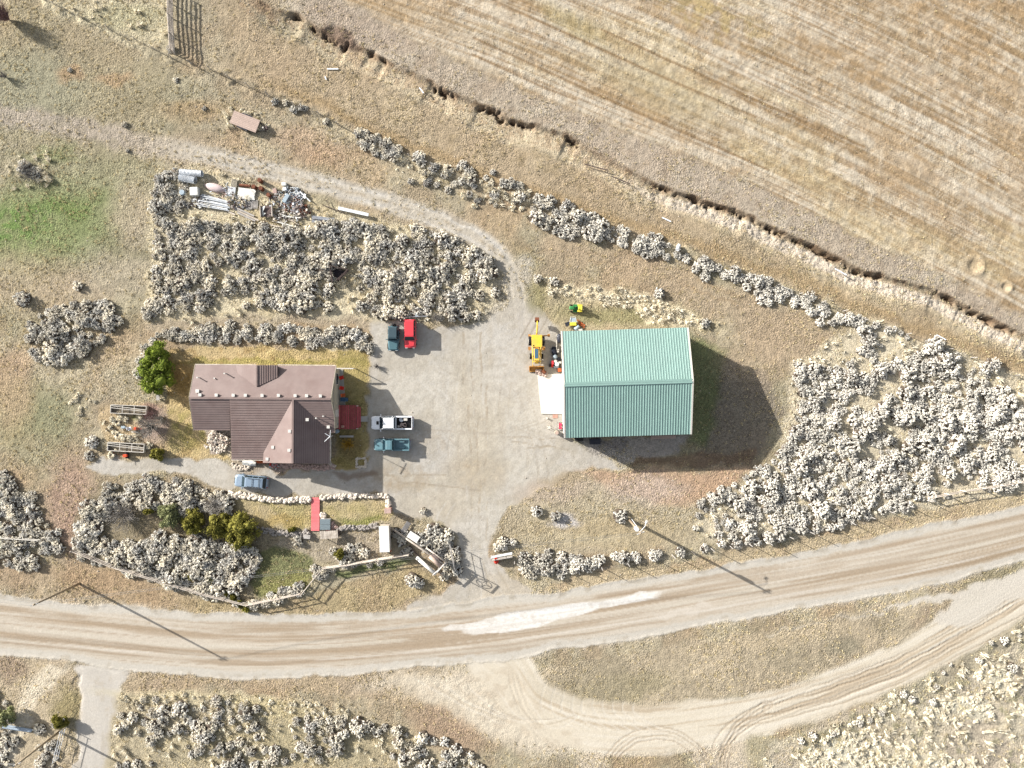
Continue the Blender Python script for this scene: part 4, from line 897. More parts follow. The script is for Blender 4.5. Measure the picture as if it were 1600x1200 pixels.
# ------------------------------------------------------------------ the house
def clip(poly, f, keep_pos=True):
    out = []; n = len(poly)
    for i in range(n):
        a, b = poly[i], poly[(i+1) % n]; fa_, fb_ = f(a), f(b)
        if not keep_pos: fa_, fb_ = -fa_, -fb_
        if fa_ >= 0: out.append(a)
        if fa_*fb_ < 0: out.append(a+(b-a)*(fa_/(fa_-fb_)))
    return out
def shingle_plane(pts, eave_dir, root, name, m, course=.36, lip=.035, jog=None):
    """overlapping courses along one roof slope"""
    pts = [Vector(p) for p in pts]; nrm = (pts[1]-pts[0]).cross(pts[2]-pts[0]).normalized()
    if nrm.z < 0: nrm = -nrm
    e = Vector(eave_dir).normalized(); up = nrm.cross(e)
    if up.z < 0: up = -up
    lo = min(p.dot(up) for p in pts); hi = max(p.dot(up) for p in pts); n = max(1, int(round((hi-lo)/course))); st = (hi-lo)/n; gap = .04 if lip >= .045 else 0
    mb = MB(); mb.slab([p for p in pts], .10, (0, 0, -1)); attach(mb, 'roof_deck', M['dark_wood'] if gap else m, root); mb = MB()
    for k in range(n):
        a, b = lo+k*st+gap, lo+(k+1)*st
        q = clip(clip(pts, lambda p: p.dot(up)-a), lambda p: b-p.dot(up))
        if len(q) < 3: continue
        top = [p+nrm*(.006+lip*(b-p.dot(up))/st) for p in q]
        vs_ = [mb.bm.verts.new(p) for p in top]; mb.bm.faces.new(vs_)
        low = [p for p in top if abs(p.dot(up)-nrm.dot(up)*0-(a)) < .02]
        if len(low) >= 2:
            l0, l1 = low[0], low[-1]; mb.bm.faces.new([mb.bm.verts.new(x) for x in (l0, l1, l1-nrm*lip, l0-nrm*lip)])
    o = attach(mb, name, m, root); return o
hx, hy = W(420, 650); house = empty('house', (hx, hy, 0), 0, 'single-storey house under a brown shingle roof with a cross gable and white vents', 'house')
R_, E_, Em = 5.0, 3.1, 2.5
def P(px, py, h): return V(px, py, h)
rb = M['roof_brown']
shingle_plane([P(305.5, 570, E_), P(525, 572, E_), P(516.5, 623.5, R_), P(296, 621.5, R_)], (1, 0, 0), house, 'roof_slope', rb, lip=.015)
shingle_plane([P(296, 621.5, R_), P(359, 622, R_), P(359.8, 672.5, 3.0), P(303, 672, 3.0)], (1, 0, 0), house, 'roof_slope', rb, lip=.06)
shingle_plane([P(359, 622, R_+.02), P(458, 623, R_+.02), P(412, 706, Em+.33), P(411, 718, Em), P(362, 717.5, Em)], (1, 0, 0), house, 'roof_slope', rb, lip=.055)
shingle_plane([P(458, 623, R_+.02), P(457, 724, R_+.02), P(411, 723, 2.75), P(412, 706, 2.83)], (0, 1, 0), house, 'roof_slope', rb, lip=.015)
shingle_plane([P(458, 623, R_+.02), P(515, 675, 3.05), P(515, 724.5, 3.05), P(457, 724, R_+.02)], (0, 1, 0), house, 'roof_slope', rb, lip=.07, course=.3)
shingle_plane([P(458, 623.3, R_), P(516.5, 623.5, R_), P(522, 650, 3.98), P(523, 676, 3.0), P(515.5, 676, 3.0)], (1, 0, 0), house, 'roof_slope', rb, lip=.03)
# little cross gable on the back slope
shingle_plane([P(401, 570.5, 4.45), P(401, 604.5, 4.45), P(433.5, 589.5, 3.85), P(433.8, 570.5, 3.85)], (0, 1, 0), house, 'roof_slope', rb, lip=.045, course=.3)
shingle_plane([P(401, 570.5, 4.45), P(401, 604.5, 4.45), P(372, 584, 3.66), P(368, 570.5, 3.5)], (0, 1, 0), house, 'roof_slope', rb, lip=.012)
mb = MB(); mb.poly([P(368, 571, 3.5), P(401, 571, 4.4), P(433, 571, 3.8), P(433, 573, 3.0), P(368, 573, 3.0)]); mb.poly([P(433, 571, 3.8), P(433, 590, 3.8), P(433, 590, 3.5), P(433, 572, 3.0)]); attach(mb, 'gable_wall', M['siding'], house)
mb = MB(); mb.bar(P(296, 621.7, R_+.05), P(516.5, 623.5, R_+.05), .28, .05); mb.bar(P(457.6, 624, R_+.07), P(457, 724, R_+.07), .26, .05); mb.bar(P(401, 571, 4.5), P(401, 603, 4.5), .2, .04); attach(mb, 'ridge_cap', rb, house)
# walls with door and window openings filled by their own parts
def wall(a, b, h0, h1, name='wall', m=None, th=.14):
    (ax, ay), (bx, by) = W(*a), W(*b); mb = MB(); d = Vector((bx-ax, by-ay, 0)).normalized(); n = Vector((-d.y, d.x, 0))*th
    A, B = Vector((ax, ay, 0)), Vector((bx, by, 0)); mb.loft([[A, A+n, A+n+Vector((0, 0, h0)), A+Vector((0, 0, h0))], [B, B+n, B+n+Vector((0, 0, h1)), B+Vector((0, 0, h1))]])
    return attach(mb, name, m or M['siding'], house)
def gp(px, py, h): x, y = W(px, py, h); return (800+x*K, 600-y*K)      # roof pixel -> ground pixel
NWc, NEc = (324, 576), (529, 577); SWc = (324, 666); 
wall(NWc, NEc, 2.95, 2.95); wall(NEc, (529, 668), 2.95, 2.95); wall(NWc, SWc, 2.95, 2.95); wall(SWc, (374, 666), 2.85, 2.85); wall((374, 666), (374, 708), 2.8, 2.4); wall((374, 708), (424, 708), 2.4, 2.4); wall((424, 708), (424, 716), 2.5, 2.5)
wall((424, 716), (518, 716), 2.6, 2.7); wall((518, 716), (518, 668), 2.8, 2.8)
mb = MB(); a, b, c = W(529, 577), W(529, 668), W(530, 622); mb.poly([(a[0], a[1], 2.95), (b[0], b[1], 2.95), (c[0], c[1], 4.75)]); attach(mb, 'gable_wall', M['siding'], house)
mb = MB(); a, b, c = W(324, 577), W(324, 666), W(324, 622); mb.poly([(a[0], a[1], 2.95), (b[0], b[1], 2.95), (c[0], c[1], 4.75)]); attach(mb, 'gable_wall', M['siding'], house)
mb = MB(); a, b, c = W(430, 716), W(518, 716), W(474, 716); mb.poly([(a[0], a[1], 2.6), (b[0], b[1], 2.7), (c[0], c[1], 4.7)]); attach(mb, 'gable_wall', M['siding'], house)
def opening(px, py, wd_, h0, ht, ns, name, m):
    x, y = W(px, py); mb = MB(); sx, sy = (wd_, .06) if ns else (.06, wd_); mb.box((x, y, h0+ht/2), (sx, sy, ht)); o = attach(mb, name, m, house)
    fr = MB(); 
    for s in (-1, 1):
        fr.box((x+(s*wd_/2 if ns else 0), y+(0 if ns else s*wd_/2), h0+ht/2), ((.08 if ns else .1), (.1 if ns else .08), ht+.08)); fr.box((x, y, h0+ht/2+s*ht/2), ((wd_+.08 if ns else .1), (.1 if ns else wd_+.08), .08))
    bmesh.ops.translate(fr.bm, verts=fr.bm.verts, vec=-Vector(house.location)); fr.build('window_frame' if name == 'window' else 'door_frame', M['white_trim'], o)
for px in (345, 390, 440, 490): opening(px, 575.4, 1.2, 1.0, 1.1, True, 'window', M['glass'])
opening(530.6, 592, 1.6, .9, 1.2, False, 'window', M['glass']); opening(530.6, 645, 1.0, .4, 2.1, False, 'door', M['white_trim']); opening(519.6, 695, 1.5, .9, 1.2, False, 'window', M['glass'])
for px in (445, 485): opening(px, 717.3, 1.4, .9, 1.2, True, 'window', M['glass'])
opening(400, 709.4, 1.0, .1, 2.1, True, 'door', M['white_trim'])
# fascia strips
for a, b, h1, h2 in (((525.5, 572), (517, 623.5), E_, R_), ((517, 623.5), (522.6, 650), R_, 3.98), ((522.6, 650), (523.4, 676), 3.98, 3.0), ((295.6, 621.5), (305, 570), R_, E_), ((295.6, 621.5), (302.6, 672), R_, 3.0)):
    mb = MB(); mb.bar(P(a[0], a[1], h1-.08), P(b[0], b[1], h2-.08), .05, .2); attach(mb, 'fascia', M['siding'], house)
for a, b, h in (((305, 569.3), (400, 569.8), E_), ((434, 570), (525, 571), E_), ((362, 718.6), (411, 719), Em), ((516, 676), (516, 724), 3.06)): mb = MB(); mb.bar(P(*a, h-.06), P(*b, h-.06), .12, .12); attach(mb, 'gutter', M['old_wood'], house)
# vents and pipes
def roof_h(px, py):
    if py < 622: return R_-(R_-E_)*(622-py)/51
    if px > 457: return min(R_-(R_-3.05)*(px-457)/58, 9) if (py-623) > (px-458)*.91 else R_-2.0*(py-623)/52
    return R_-(R_-Em)*(py-622)/95 if (px < 457-(py-623)*.55) else R_-(R_-2.75)*(457-px)/46
vb = None
for (vx, vy) in ((313, 617), (338.5, 617.3), (365, 617.5), (384, 617.6), (410, 617.8), (435.6, 617.8), (461.6, 618), (479.5, 618.2), (501, 618.6), (309, 611), (395.6, 581.5), (513.3, 667), (480.5, 655.6), (453, 673.6), (452, 703.4), (426.6, 698.6), (417.8, 717)):
    h = roof_h(vx, vy)+.10; p = P(vx, vy, h)-Vector(house.location)
    if vb is None:
        mb = MB(); mb.box((0, 0, .02), (.34, .34, .2)); mb.box((0, 0, .14), (.42, .42, .05), bevel=.01); vb = mb.build('roof_vent', M['vent_white'], house, loc=p)
    else: part(vb, house, p, scale=(1.2, 1.2, 1) if vx in (309, 395.6) else None)
vp = None
for (vx, vy) in ((312, 590), (354, 583.7), (507, 650), (496, 653), (336, 591)):
    h = roof_h(vx, vy); p = P(vx, vy, h)-Vector(house.location)
    if vp is None: mb = MB(); mb.tube((0, 0, -.05), (0, 0, .75), .07, seg=10); mb.tube((0, 0, .75), (0, 0, .82), .11, seg=10); vp = mb.build('flue_pipe', M['vent_white'], house, loc=p)
    else: part(vp, house, p, scale=(1, 1, .35) if vx == 336 else None)
# things around the house
x, y = W(516, 682, 4.2); ant = empty('antenna', (x, y, 2.8), 0, 'pale metal antenna with crossed arms at the east eave of the house', 'antenna')
mb = MB(); mb.tube((0, 0, 0), (0, 0, 1.6), .04); mb.build('mast', M['galv'], ant)
for (dx, dy) in ((-.7, .45), (-.75, -.7), (.1, .9)): mb = MB(); mb.tube((0, 0, 1.5), (dx, dy, 1.6), .045); mb.build('arm', M['galv'], ant)
x, y = W(540, 651.5); dk = empty('red_deck', (x, y, 0), 0, 'dark red plank porch deck at the east door of the house', 'deck')
pl0 = None
for i in range(13):
    lx = -1.55+i*.262
    if pl0 is None: mb = MB(); mb.box((0, 0, .55), (.2, 3.5, .05)); pl0 = mb.build('plank', M['deck_red'], dk, loc=(lx, 0, 0))
    else: part(pl0, dk, (lx, 0, .004*(i % 3)))
mb = MB()
for sx in (-1.5, 1.5):
    for sy in (-1.6, 1.6): mb.box((sx, sy, .26), (.12, .12, .52))
mb.box((0, 1.7, .45), (3.2, .06, .16)); mb.box((0, -1.7, .45), (3.2, .06, .16)); mb.build('frame', M['dark_wood'], dk)
for k in range(2): mb = MB(); mb.box((1.85+k*.28, 0, .36-k*.18), (.28, 3.5 if k == 0 else 3.0, .05)); mb.build('step', M['deck_red'], dk)
mb = MB(); 
for sy in (-1.65, 1.65): mb.box((1.9, sy, .75), (.1, .1, .9))
mb.build('post', M['white_trim'], dk)
def slab_thing(name, pts, h, m, label, kind='structure'):
    mb = MB(); mb.slab([Vector((*W(*p), h)) for p in pts], h+.05); o = mb.build(name, m, None); tag(o, label, kind=kind); return o
slab_thing('path', [(557, 651), (575, 650), (575, 659), (557, 658.5)], .1, M['slab_grey'], 'short grey concrete path from the porch steps')
slab_thing('patio', [(524, 577), (536, 577), (540, 634), (525, 634)], .08, M['slab_grey'], 'narrow concrete patio along the east wall of the house')
def chair(px, py, m, rz, label, s=1.0):
    x, y = W(px, py); c = empty('porch_chair', (x, y, .1), rz, label, 'chair')
    mb = MB(); mb.box((0, 0, .42), (.5*s, .5*s, .05), bevel=.02); mb.build('seat', m, c); mb = MB(); mb.box((-.25*s, 0, .72), (.05, .5*s, .55), bevel=.02); mb.build('backrest', m, c)
    l0 = None
    for a in (-1, 1):
        for b in (-1, 1):
            if l0 is None: mb = MB(); mb.box((0, 0, .2), (.05, .05, .42)); l0 = mb.build('leg', m, c, loc=(a*.22*s, b*.22*s, 0))
            else: part(l0, c, (a*.22*s, b*.22*s, 0))
    return c
mm('red_plastic', (220, 56, 40), k=.7)
chair(535.5, 590, M['red_plastic'], .3, 'red chair on the patio nearest the back corner of the house'); chair(536, 606.5, M['red_plastic'], -.2, 'middle red chair on the patio along the east wall'); chair(538, 617.5, M['orange'], .1, 'orange-red seat on the patio behind the blue bench')
x, y = W(539, 624); b_ = empty('blue_bench', (x, y, 0), 0, 'blue bench on the patio just north of the red deck', 'bench')
mb = MB(); mb.box((0, 0, .45), (1.1, .5, .06), bevel=.02); mb.build('seat', M['blue_thing'], b_); mb = MB(); mb.box((0, -.25, .72), (1.1, .06, .45), bevel=.02); mb.build('backrest', M['blue_thing'], b_); mb = MB(); mb.box((-.45, 0, .22), (.06, .45, .44)); mb.box((.45, 0, .22), (.06, .45, .44)); mb.build('legs', M['dark'], b_)
x, y = W(526, 641); sof = empty('red_glider', (x, y, .6), 0, 'bright red oval seat against the wall on the red deck', 'seat')
mb = MB(); mb.box((0, 0, .35), (.5, 1.5, .22), bevel=.1); mb.build('cushion', M['red_plastic'], sof, True); mb = MB(); mb.box((-.25, 0, .62), (.16, 1.5, .5), bevel=.07); mb.build('backrest', M['red_plastic'], sof, True)
x, y = W(527.5, 661.5); gt = empty('metal_table', (x, y, .6), 0, 'wrought metal table at the house end of the red deck', 'table'); mb = MB(); mb.tube((0, 0, .7), (0, 0, .73), .4, seg=16); mb.build('table_top', M['steel'], gt); mb = MB(); mb.tube((0, 0, 0), (0, 0, .7), .05); mb.tube((0, 0, 0), (0, 0, .03), .25); mb.build('pedestal', M['dark'], gt)
mb = MB(); mb.box((0, 0, .15), (.4, .35, .3), bevel=.05); solo(mb, 'pink_box', M['brick_pink'], (*W(537.5, 666), .6), 'small pink box on the red deck', 'box')
mb = MB(); mb.tube((0, 0, 0), (0, 0, .7), .28, .26, 14); mb.tube((0, 0, .7), (0, 0, .76), .3, .2, 14); solo(mb, 'pale_bin', M['pale_plastic'], (*W(528, 673.5), 0), 'pale blue lidded bin below the red deck', 'bin')
mb = MB(); mb.bar((-1, 0, .55), (1, 0, .55), .28, .06); mb.box((-.8, 0, .27), (.06, .25, .54)); mb.box((.8, 0, .27), (.06, .25, .54)); solo(mb, 'plank_bench', M['grey_wood'], (*W(543, 681.5), 0), 'narrow grey plank bench south of the red deck', 'bench')
mb = MB(); mb.bar((-1.35, 0, 1.9), (1.5, -.03, 1.9), .16, .16); mb.box((-1.2, 0, .95), (.1, .1, 1.9)); mb.box((1.4, 0, .95), (.1, .1, 1.9)); solo(mb, 'beam_trellis', M['white_trim'], (*W(541, 576), 0), 'white beam on two posts at the back corner of the house', 'trellis')
# rocks: small, joined
def rock_mesh(mb, rr, x, y, z, s): mb.ball((x, y, z), s, sub=1, sc=(rr.uniform(.8, 1.3), rr.uniform(.7, 1.1), rr.uniform(.5, .8)), jit=.22, rnd=rr)
def rock_row(name, line, wd, n, size, m, label, cat, seed=1, layers=1):
    rr = random.Random(seed); x0, y0 = W(*line[0]); root = empty(name, (x0, y0, 0), 0, label, cat); mb = MB(); segs = list(zip(line[:-1], line[1:])); Ls = [math.hypot(b[0]-a[0], b[1]-a[1]) for a, b in segs]; T = sum(Ls)
    for i in range(n):
        t = rr.uniform(0, T); k = 0
        while t > Ls[k] and k < len(segs)-1: t -= Ls[k]; k += 1
        (ax, ay), (bx, by) = segs[k]; u = t/Ls[k]; nxp, nyp = -(by-ay)/Ls[k], (bx-ax)/Ls[k]; o_ = rr.uniform(-.5, .5)*wd
        x, y = W(ax+(bx-ax)*u+nxp*o_, ay+(by-ay)*u+nyp*o_); rock_mesh(mb, rr, x, y, rr.uniform(.02, .12)+rr.randrange(layers)*.18, rr.uniform(*size))
    attach(mb, 'stones', m, root, kind='stuff'); return root
rock_row('rock_border', [(358, 770), (364, 773), (380, 773), (410, 779), (440, 781), (486, 780)], 7, 330, (.13, .3), M['rock_pale'], 'pale rock border between the drive and the west front lawn', 'rock wall', 1, 2)
rock_row('rock_border', [(500, 777), (550, 775), (606, 774), (607, 782), (607, 796)], 6, 300, (.12, .28), M['rock_pale'], 'pale rock border round the north and east of the east front lawn', 'rock wall', 2, 2)
rock_row('rock_border', [(358, 770), (360, 776), (372, 777)], 4, 30, (.15, .3), M['rock_pale'], 'ring of pale rocks at the west tip of the long rock border', 'rocks', 3)
rock_row('rock_bed', [(424, 726), (470, 729), (500, 731), (522, 729)], 7, 240, (.1, .24), M['rock_pink'], 'pinkish rock bed under the south gable wall', 'rocks', 4)
rock_row('rock_border', [(525, 727), (520, 730), (515, 722)], 3, 30, (.1, .2), M['rock_pale'], 'loop of pale stones at the southeast corner of the house', 'rocks', 5)
rock_row('rock_wall', [(524, 826), (545, 824), (570, 824), (590, 820)], 6, 190, (.12, .26), M['rock_grey'], 'grey stone wall along the south edge of the east front lawn', 'rock wall', 6, 2)
rock_row('rock_wall', [(400, 826), (430, 832), (460, 834), (486, 836)], 8, 170, (.12, .3), M['rock_grey'], 'rough grey stones below the west front lawn', 'rock wall', 7, 2)
rock_row('rock_planter', [(557, 716), (571, 716), (572, 729), (558, 730), (557, 716)], 2.5, 90, (.1, .2), M['rock_pale'], 'square ring of white stones at the lawn corner by the drive', 'planter', 8)
rock_row('rock_heap', [(326, 684), (340, 690), (355, 698)], 30, 210, (.1, .3), M['rock_pale'], 'heap of pale broken stones in the southwest corner of the house', 'rocks', 9, 2)
rock_row('rock_heap', [(502, 806), (509, 806)], 10, 40, (.14, .3), M['rock_pale'], 'white rocks beside the red boardwalk', 'rocks', 10, 2)
rock_row('rock_heap', [(517, 818), (524, 826)], 9, 46, (.14, .3), M['rock_pink'], 'pinkish rocks beside the grey-blue lidded box', 'rocks', 11, 2)
rock_row('rock_heap', [(476, 830), (482, 838)], 10, 44, (.14, .34), M['rock_grey'], 'round grey rock pile west of the red boardwalk', 'rocks', 12, 2)
rock_row('rock_border', [(362, 724), (372, 732), (392, 728)], 7, 60, (.12, .28), M['rock_pale'], 'cream rocks beneath the white tarp', 'rocks', 13)
rock_row('rock_border', [(404, 716), (424, 726)], 3, 14, (.08, .16), M['rock_grey'], 'few dark stones by the orange step', 'rocks', 14)
mb = MB(); rr = random.Random(3)
g_ = bmesh.ops.create_grid(mb.bm, x_segments=10, y_segments=6, size=1); 
for v in g_['verts']: v.co = Vector((v.co.x*.98, v.co.y*.5*(1-.3*max(0, v.co.x)), .55-abs(v.co.y)*.35+rr.uniform(-.04, .06)))
solo(mb, 'white_tarp', M['tarp'], (*W(391, 722.5), 0), 'white tarp over a low heap by the south door of the house', 'tarp', rz=-.15, smooth=True)
x, y = W(410, 719.5); os_ = empty('orange_steps', (x, y, 0), 0, 'orange wooden step by the south door of the house', 'step')
for i in range(4): mb = MB(); mb.box((0, .3-i*.2, .3-.02*i), (1.9-.1*i, .17, .05)); mb.build('plank', M['orange'], os_)
mb = MB(); mb.box((-.8, 0, .14), (.08, .7, .26)); mb.box((.8, 0, .14), (.08, .7, .26)); mb.build('frame', M['dark_wood'], os_)

# ------------------------------------------------------------------ the barn
BE, BR = 4.7, 6.55; Lx, Ly = 17.55, 14.9
bx_, by_ = 15.95, .18; barn = empty('barn', (bx_, by_, 0), R(1.7), 'large barn with a ribbed teal-green metal roof and pale walls', 'barn')
npan = 16; pw = Lx/npan; slope_len = math.hypot(Ly/2, BR-BE)
def panel_mesh():
    mb = MB(); a = (BR-BE)
    def pt(u, v, z): return (u, v*Ly/2, BR-a*v+z)          # v 0 ridge, 1 eave
    prof = []
    for k in range(3):
        u0 = k*pw/3; prof += [(u0+.0, 0), (u0+.035, .042), (u0+.085, .042), (u0+.12, 0)]
    prof.append((pw, 0)); e = mb.bm
    r0 = [e.verts.new(pt(u, 0, z)) for u, z in prof]; r1 = [e.verts.new(pt(u, 1, z)) for u, z in prof]
    for i in range(len(prof)-1): e.faces.new((r0[i], r0[i+1], r1[i+1], r1[i]))
    me = bpy.data.meshes.new('roof_panel'); bmesh.ops.recalc_face_normals(e, faces=e.faces); e.to_mesh(me); e.free(); me.materials.append(M['teal_metal']); return me
pm = panel_mesh(); 
for i in range(npan):
    for s in (1, -1):
        o = link_mesh('roof_panel', pm, barn, (-Lx/2+i*pw if s == 1 else -Lx/2+(i+1)*pw, 0, .0015*(i % 2)), (0, 0, 0 if s == 1 else math.pi))
mb = MB(); mb.slab([(-Lx/2+.05, 0, BR-.03), (Lx/2-.05, 0, BR-.03), (Lx/2-.05, Ly/2-.03, BE-.03), (-Lx/2+.05, Ly/2-.03, BE-.03)], .1); mb.slab([(-Lx/2+.05, -Ly/2+.03, BE-.03), (Lx/2-.05, -Ly/2+.03, BE-.03), (Lx/2-.05, 0, BR-.03), (-Lx/2+.05, 0, BR-.03)], .1); mb.build('roof_deck', M['dark_wood'], barn)
mb = MB(); mb.bar((-Lx/2, .14, BR+.03), (Lx/2, .14, BR+.03), .3, .02); mb.bar((-Lx/2, -.14, BR+.03), (Lx/2, -.14, BR+.03), .3, .02); mb.build('ridge_cap', M['teal_metal'], barn)
for s in (-1, 1):
    for t in (-1, 1): mb = MB(); mb.bar((s*(Lx/2+.05), 0, BR), (s*(Lx/2+.05), t*Ly/2, BE), .22, .12); mb.build('rake_trim', M['white_trim'], barn)
for t in (-1, 1): mb = MB(); mb.bar((-Lx/2, t*(Ly/2-.02), BE-.1), (Lx/2, t*(Ly/2-.02), BE-.1), .05, .18); mb.build('eave_trim', M['white_trim'], barn)
wx_, wy_ = Lx/2-.22, Ly/2-.35; hw = BE-.08
for t in (-1, 1): mb = MB(); mb.box((0, t*wy_, hw/2), (2*wx_, .1, hw)); 
for t in (-1, 1):
    mb = MB(); mb.box((0, t*wy_, hw/2), (2*wx_, .1, hw))
    for i in range(58): mb.box((-wx_+.15+i*.3, t*(wy_+.06), hw/2), (.04, .03, hw))
    mb.build('side_wall', M['barn_wall'], barn)
for s in (-1, 1):
    mb = MB(); X_ = s*wx_; mb.loft([[(X_-.05, -wy_, 0), (X_-.05, wy_, 0), (X_-.05, wy_, hw), (X_-.05, 0, BR-.12), (X_-.05, -wy_, hw)], [(X_+.05, -wy_, 0), (X_+.05, wy_, 0), (X_+.05, wy_, hw), (X_+.05, 0, BR-.12), (X_+.05, -wy_, hw)]])
    mb.build('gable_wall', M['barn_wall'], barn)
for (yy, ww_, hh) in ((1.4, 4.2, 4.0), (-3.4, 3.6, 3.4)):
    mb = MB(); mb.box((-wx_-.09, yy-1.9, hh/2), (.06, ww_, hh)); d = mb.build('overhead_door', M['white_trim'], barn)
    for k in range(4): mb = MB(); mb.box((-wx_-.13, yy-1.9, hh*(k+.5)/4), (.04, ww_-.1, hh/4-.05)); mb.build('door_section', M['white_trim'], d)
mb = MB(); mb.box((-wx_-.09, 4.2, 1.05), (.06, .95, 2.1)); d = mb.build('door', M['siding'], barn); mb = MB(); mb.ball((-wx_-.15, 3.85, 1.05), .05, 1); mb.build('handle', M['chrome'], d)
for xx in (-5, 0, 5): mb = MB(); mb.box((xx, -wy_-.09, 2.2), (1.2, .05, .9)); wn = mb.build('window', M['glass'], barn); mb = MB(); mb.box((xx, -wy_-.11, 1.72), (1.35, .07, .07)); mb.box((xx, -wy_-.11, 2.68), (1.35, .07, .07)); mb.build('window_frame', M['white_trim'], wn)
slab_thing('concrete_apron', [(840, 584.5), (881, 585), (883, 647), (846, 646.5), (843, 620)], .12, M['concrete'], 'bright concrete apron in front of the barn doors')
# ------------------------------------------------------------------ vehicles (own coordinates: +x forward)
def ring(x, w_, zb, zt, r=.12):
    return [(x, -w_*.92, zb), (x, w_*.92, zb), (x, w_, zb+.12), (x, w_, zt-r*1.3), (x, w_-.04, zt-r*.6), (x, w_-r*1.3, zt), (x, 0, zt+.02), (x, -w_+r*1.3, zt), (x, -w_+.04, zt-r*.6), (x, -w_, zt-r*1.3), (x, -w_, zb+.12)]
def wheels(t, xf, xr, w_, r=.38, tw=.25, rimm='steel'):
    w0 = None
    for x in (xf, xr):
        for s in (-1, 1):
            loc = (x, s*(w_-tw/2+.02), r)
            mb = MB(); mb.tube((0, -tw/2, 0), (0, tw/2, 0), r, seg=20); o = mb.build('wheel', M['rubber'], t, loc=loc)
            mb = MB(); mb.tube((0, s*tw/2-.03, 0), (0, s*(tw/2+.015), 0), r*.6, seg=12); mb.build('rim', M[rimm], o)
def glasshouse(t, xb0, xb1, xr0, xr1, wb, wr, zb, zr, paint_, roof_mat=None, rack=False, mids=()):
    """xb0/xb1 front and rear at the beltline, xr0/xr1 at the roof"""
    def q(name, pts, m=M['glass'], th=.03):
        mb = MB(); mb.slab(pts, th, (0, 0, -1)); return mb.build(name, m, t)
    q('windshield', [(xb0, -wb+.04, zb), (xb0, wb-.04, zb), (xr0, wr-.03, zr), (xr0, -wr+.03, zr)])
    q('rear_window', [(xb1, wb-.06, zb), (xb1, -wb+.06, zb), (xr1, -wr+.05, zr), (xr1, wr-.05, zr)])
    for s in (-1, 1):
        mb = MB(); a = [(xb0, s*wb, zb), (xb1, s*wb, zb), (xr1, s*wr, zr), (xr0, s*wr, zr)]; mb.slab(a, .03, (0, -s, 0)); mb.build('side_window', M['glass'], t)
    n = 8; mb = MB(); rm_ = []
    mb.loft([[(xr0+.02, -wr+.05, zr-.03), (xr0+.02, wr-.05, zr-.03), (xr0+.02, wr-.05, zr+.03), (xr0+.02, -wr+.05, zr+.03)], [(xr0-.18, -wr-.01, zr-.03), (xr0-.18, wr+.01, zr-.03), (xr0-.18, wr-.06, zr+.08), (xr0-.18, -wr+.06, zr+.08)],
             [(xr1+.2, -wr-.01, zr-.03), (xr1+.2, wr+.01, zr-.03), (xr1+.2, wr-.06, zr+.08), (xr1+.2, -wr+.06, zr+.08)], [(xr1-.02, -wr+.05, zr-.03), (xr1-.02, wr-.05, zr-.03), (xr1-.02, wr-.05, zr+.04), (xr1-.02, -wr+.05, zr+.04)]]); mb.build('roof', roof_mat or paint_, t)
    mb = MB()
    for s in (-1, 1):
        mb.bar((xb0, s*wb, zb), (xr0, s*wr, zr), .07, .07); mb.bar((xb1, s*wb, zb), (xr1, s*wr, zr), .1, .1)
        for xm in mids: mb.bar((xm, s*(wb+.005), zb), (xm, s*(wr+.005), zr), .09, .05)
    mb.build('pillars', paint_, t)
    if rack:
        mb = MB()
        for s in (-1, 1): mb.bar((xr0-.4, s*(wr-.12), zr+.14), (xr1+.35, s*(wr-.12), zr+.14), .04, .04)
        mb.build('roof_rail', M['dark'], t)
        for xm in rack: mb = MB(); mb.bar((xm, -wr+.1, zr+.15), (xm, wr-.1, zr+.15), .05, .04); mb.build('roof_bar', M['dark'], t)
def lights(t, xf, xr, w_, z, dy=.22):
    for s in (-1, 1):
        mb = MB(); mb.box((xf, s*(w_-dy), z), (.08, .34, .16), bevel=.02); mb.build('headlight', M['lamp_clear'], t); mb = MB(); mb.box((xr, s*(w_-.12), z+.05), (.06, .16, .3), bevel=.01); mb.build('taillight', M['lamp_red'], t)
def mirrors(t, x, w_, z, m):
    for s in (-1, 1): mb = MB(); mb.box((x, s*(w_+.14), z), (.12, .22, .2), bevel=.03); mb.build('mirror', m, t)
def bumpers(t, xf, xr, w_, m='chrome', z=.5):
    for x, sg in ((xf, 1), (xr, -1)): mb = MB(); mb.box((x, 0, z), (.16, w_*1.9, .22), bevel=.04); mb.build('bumper', M[m], t)
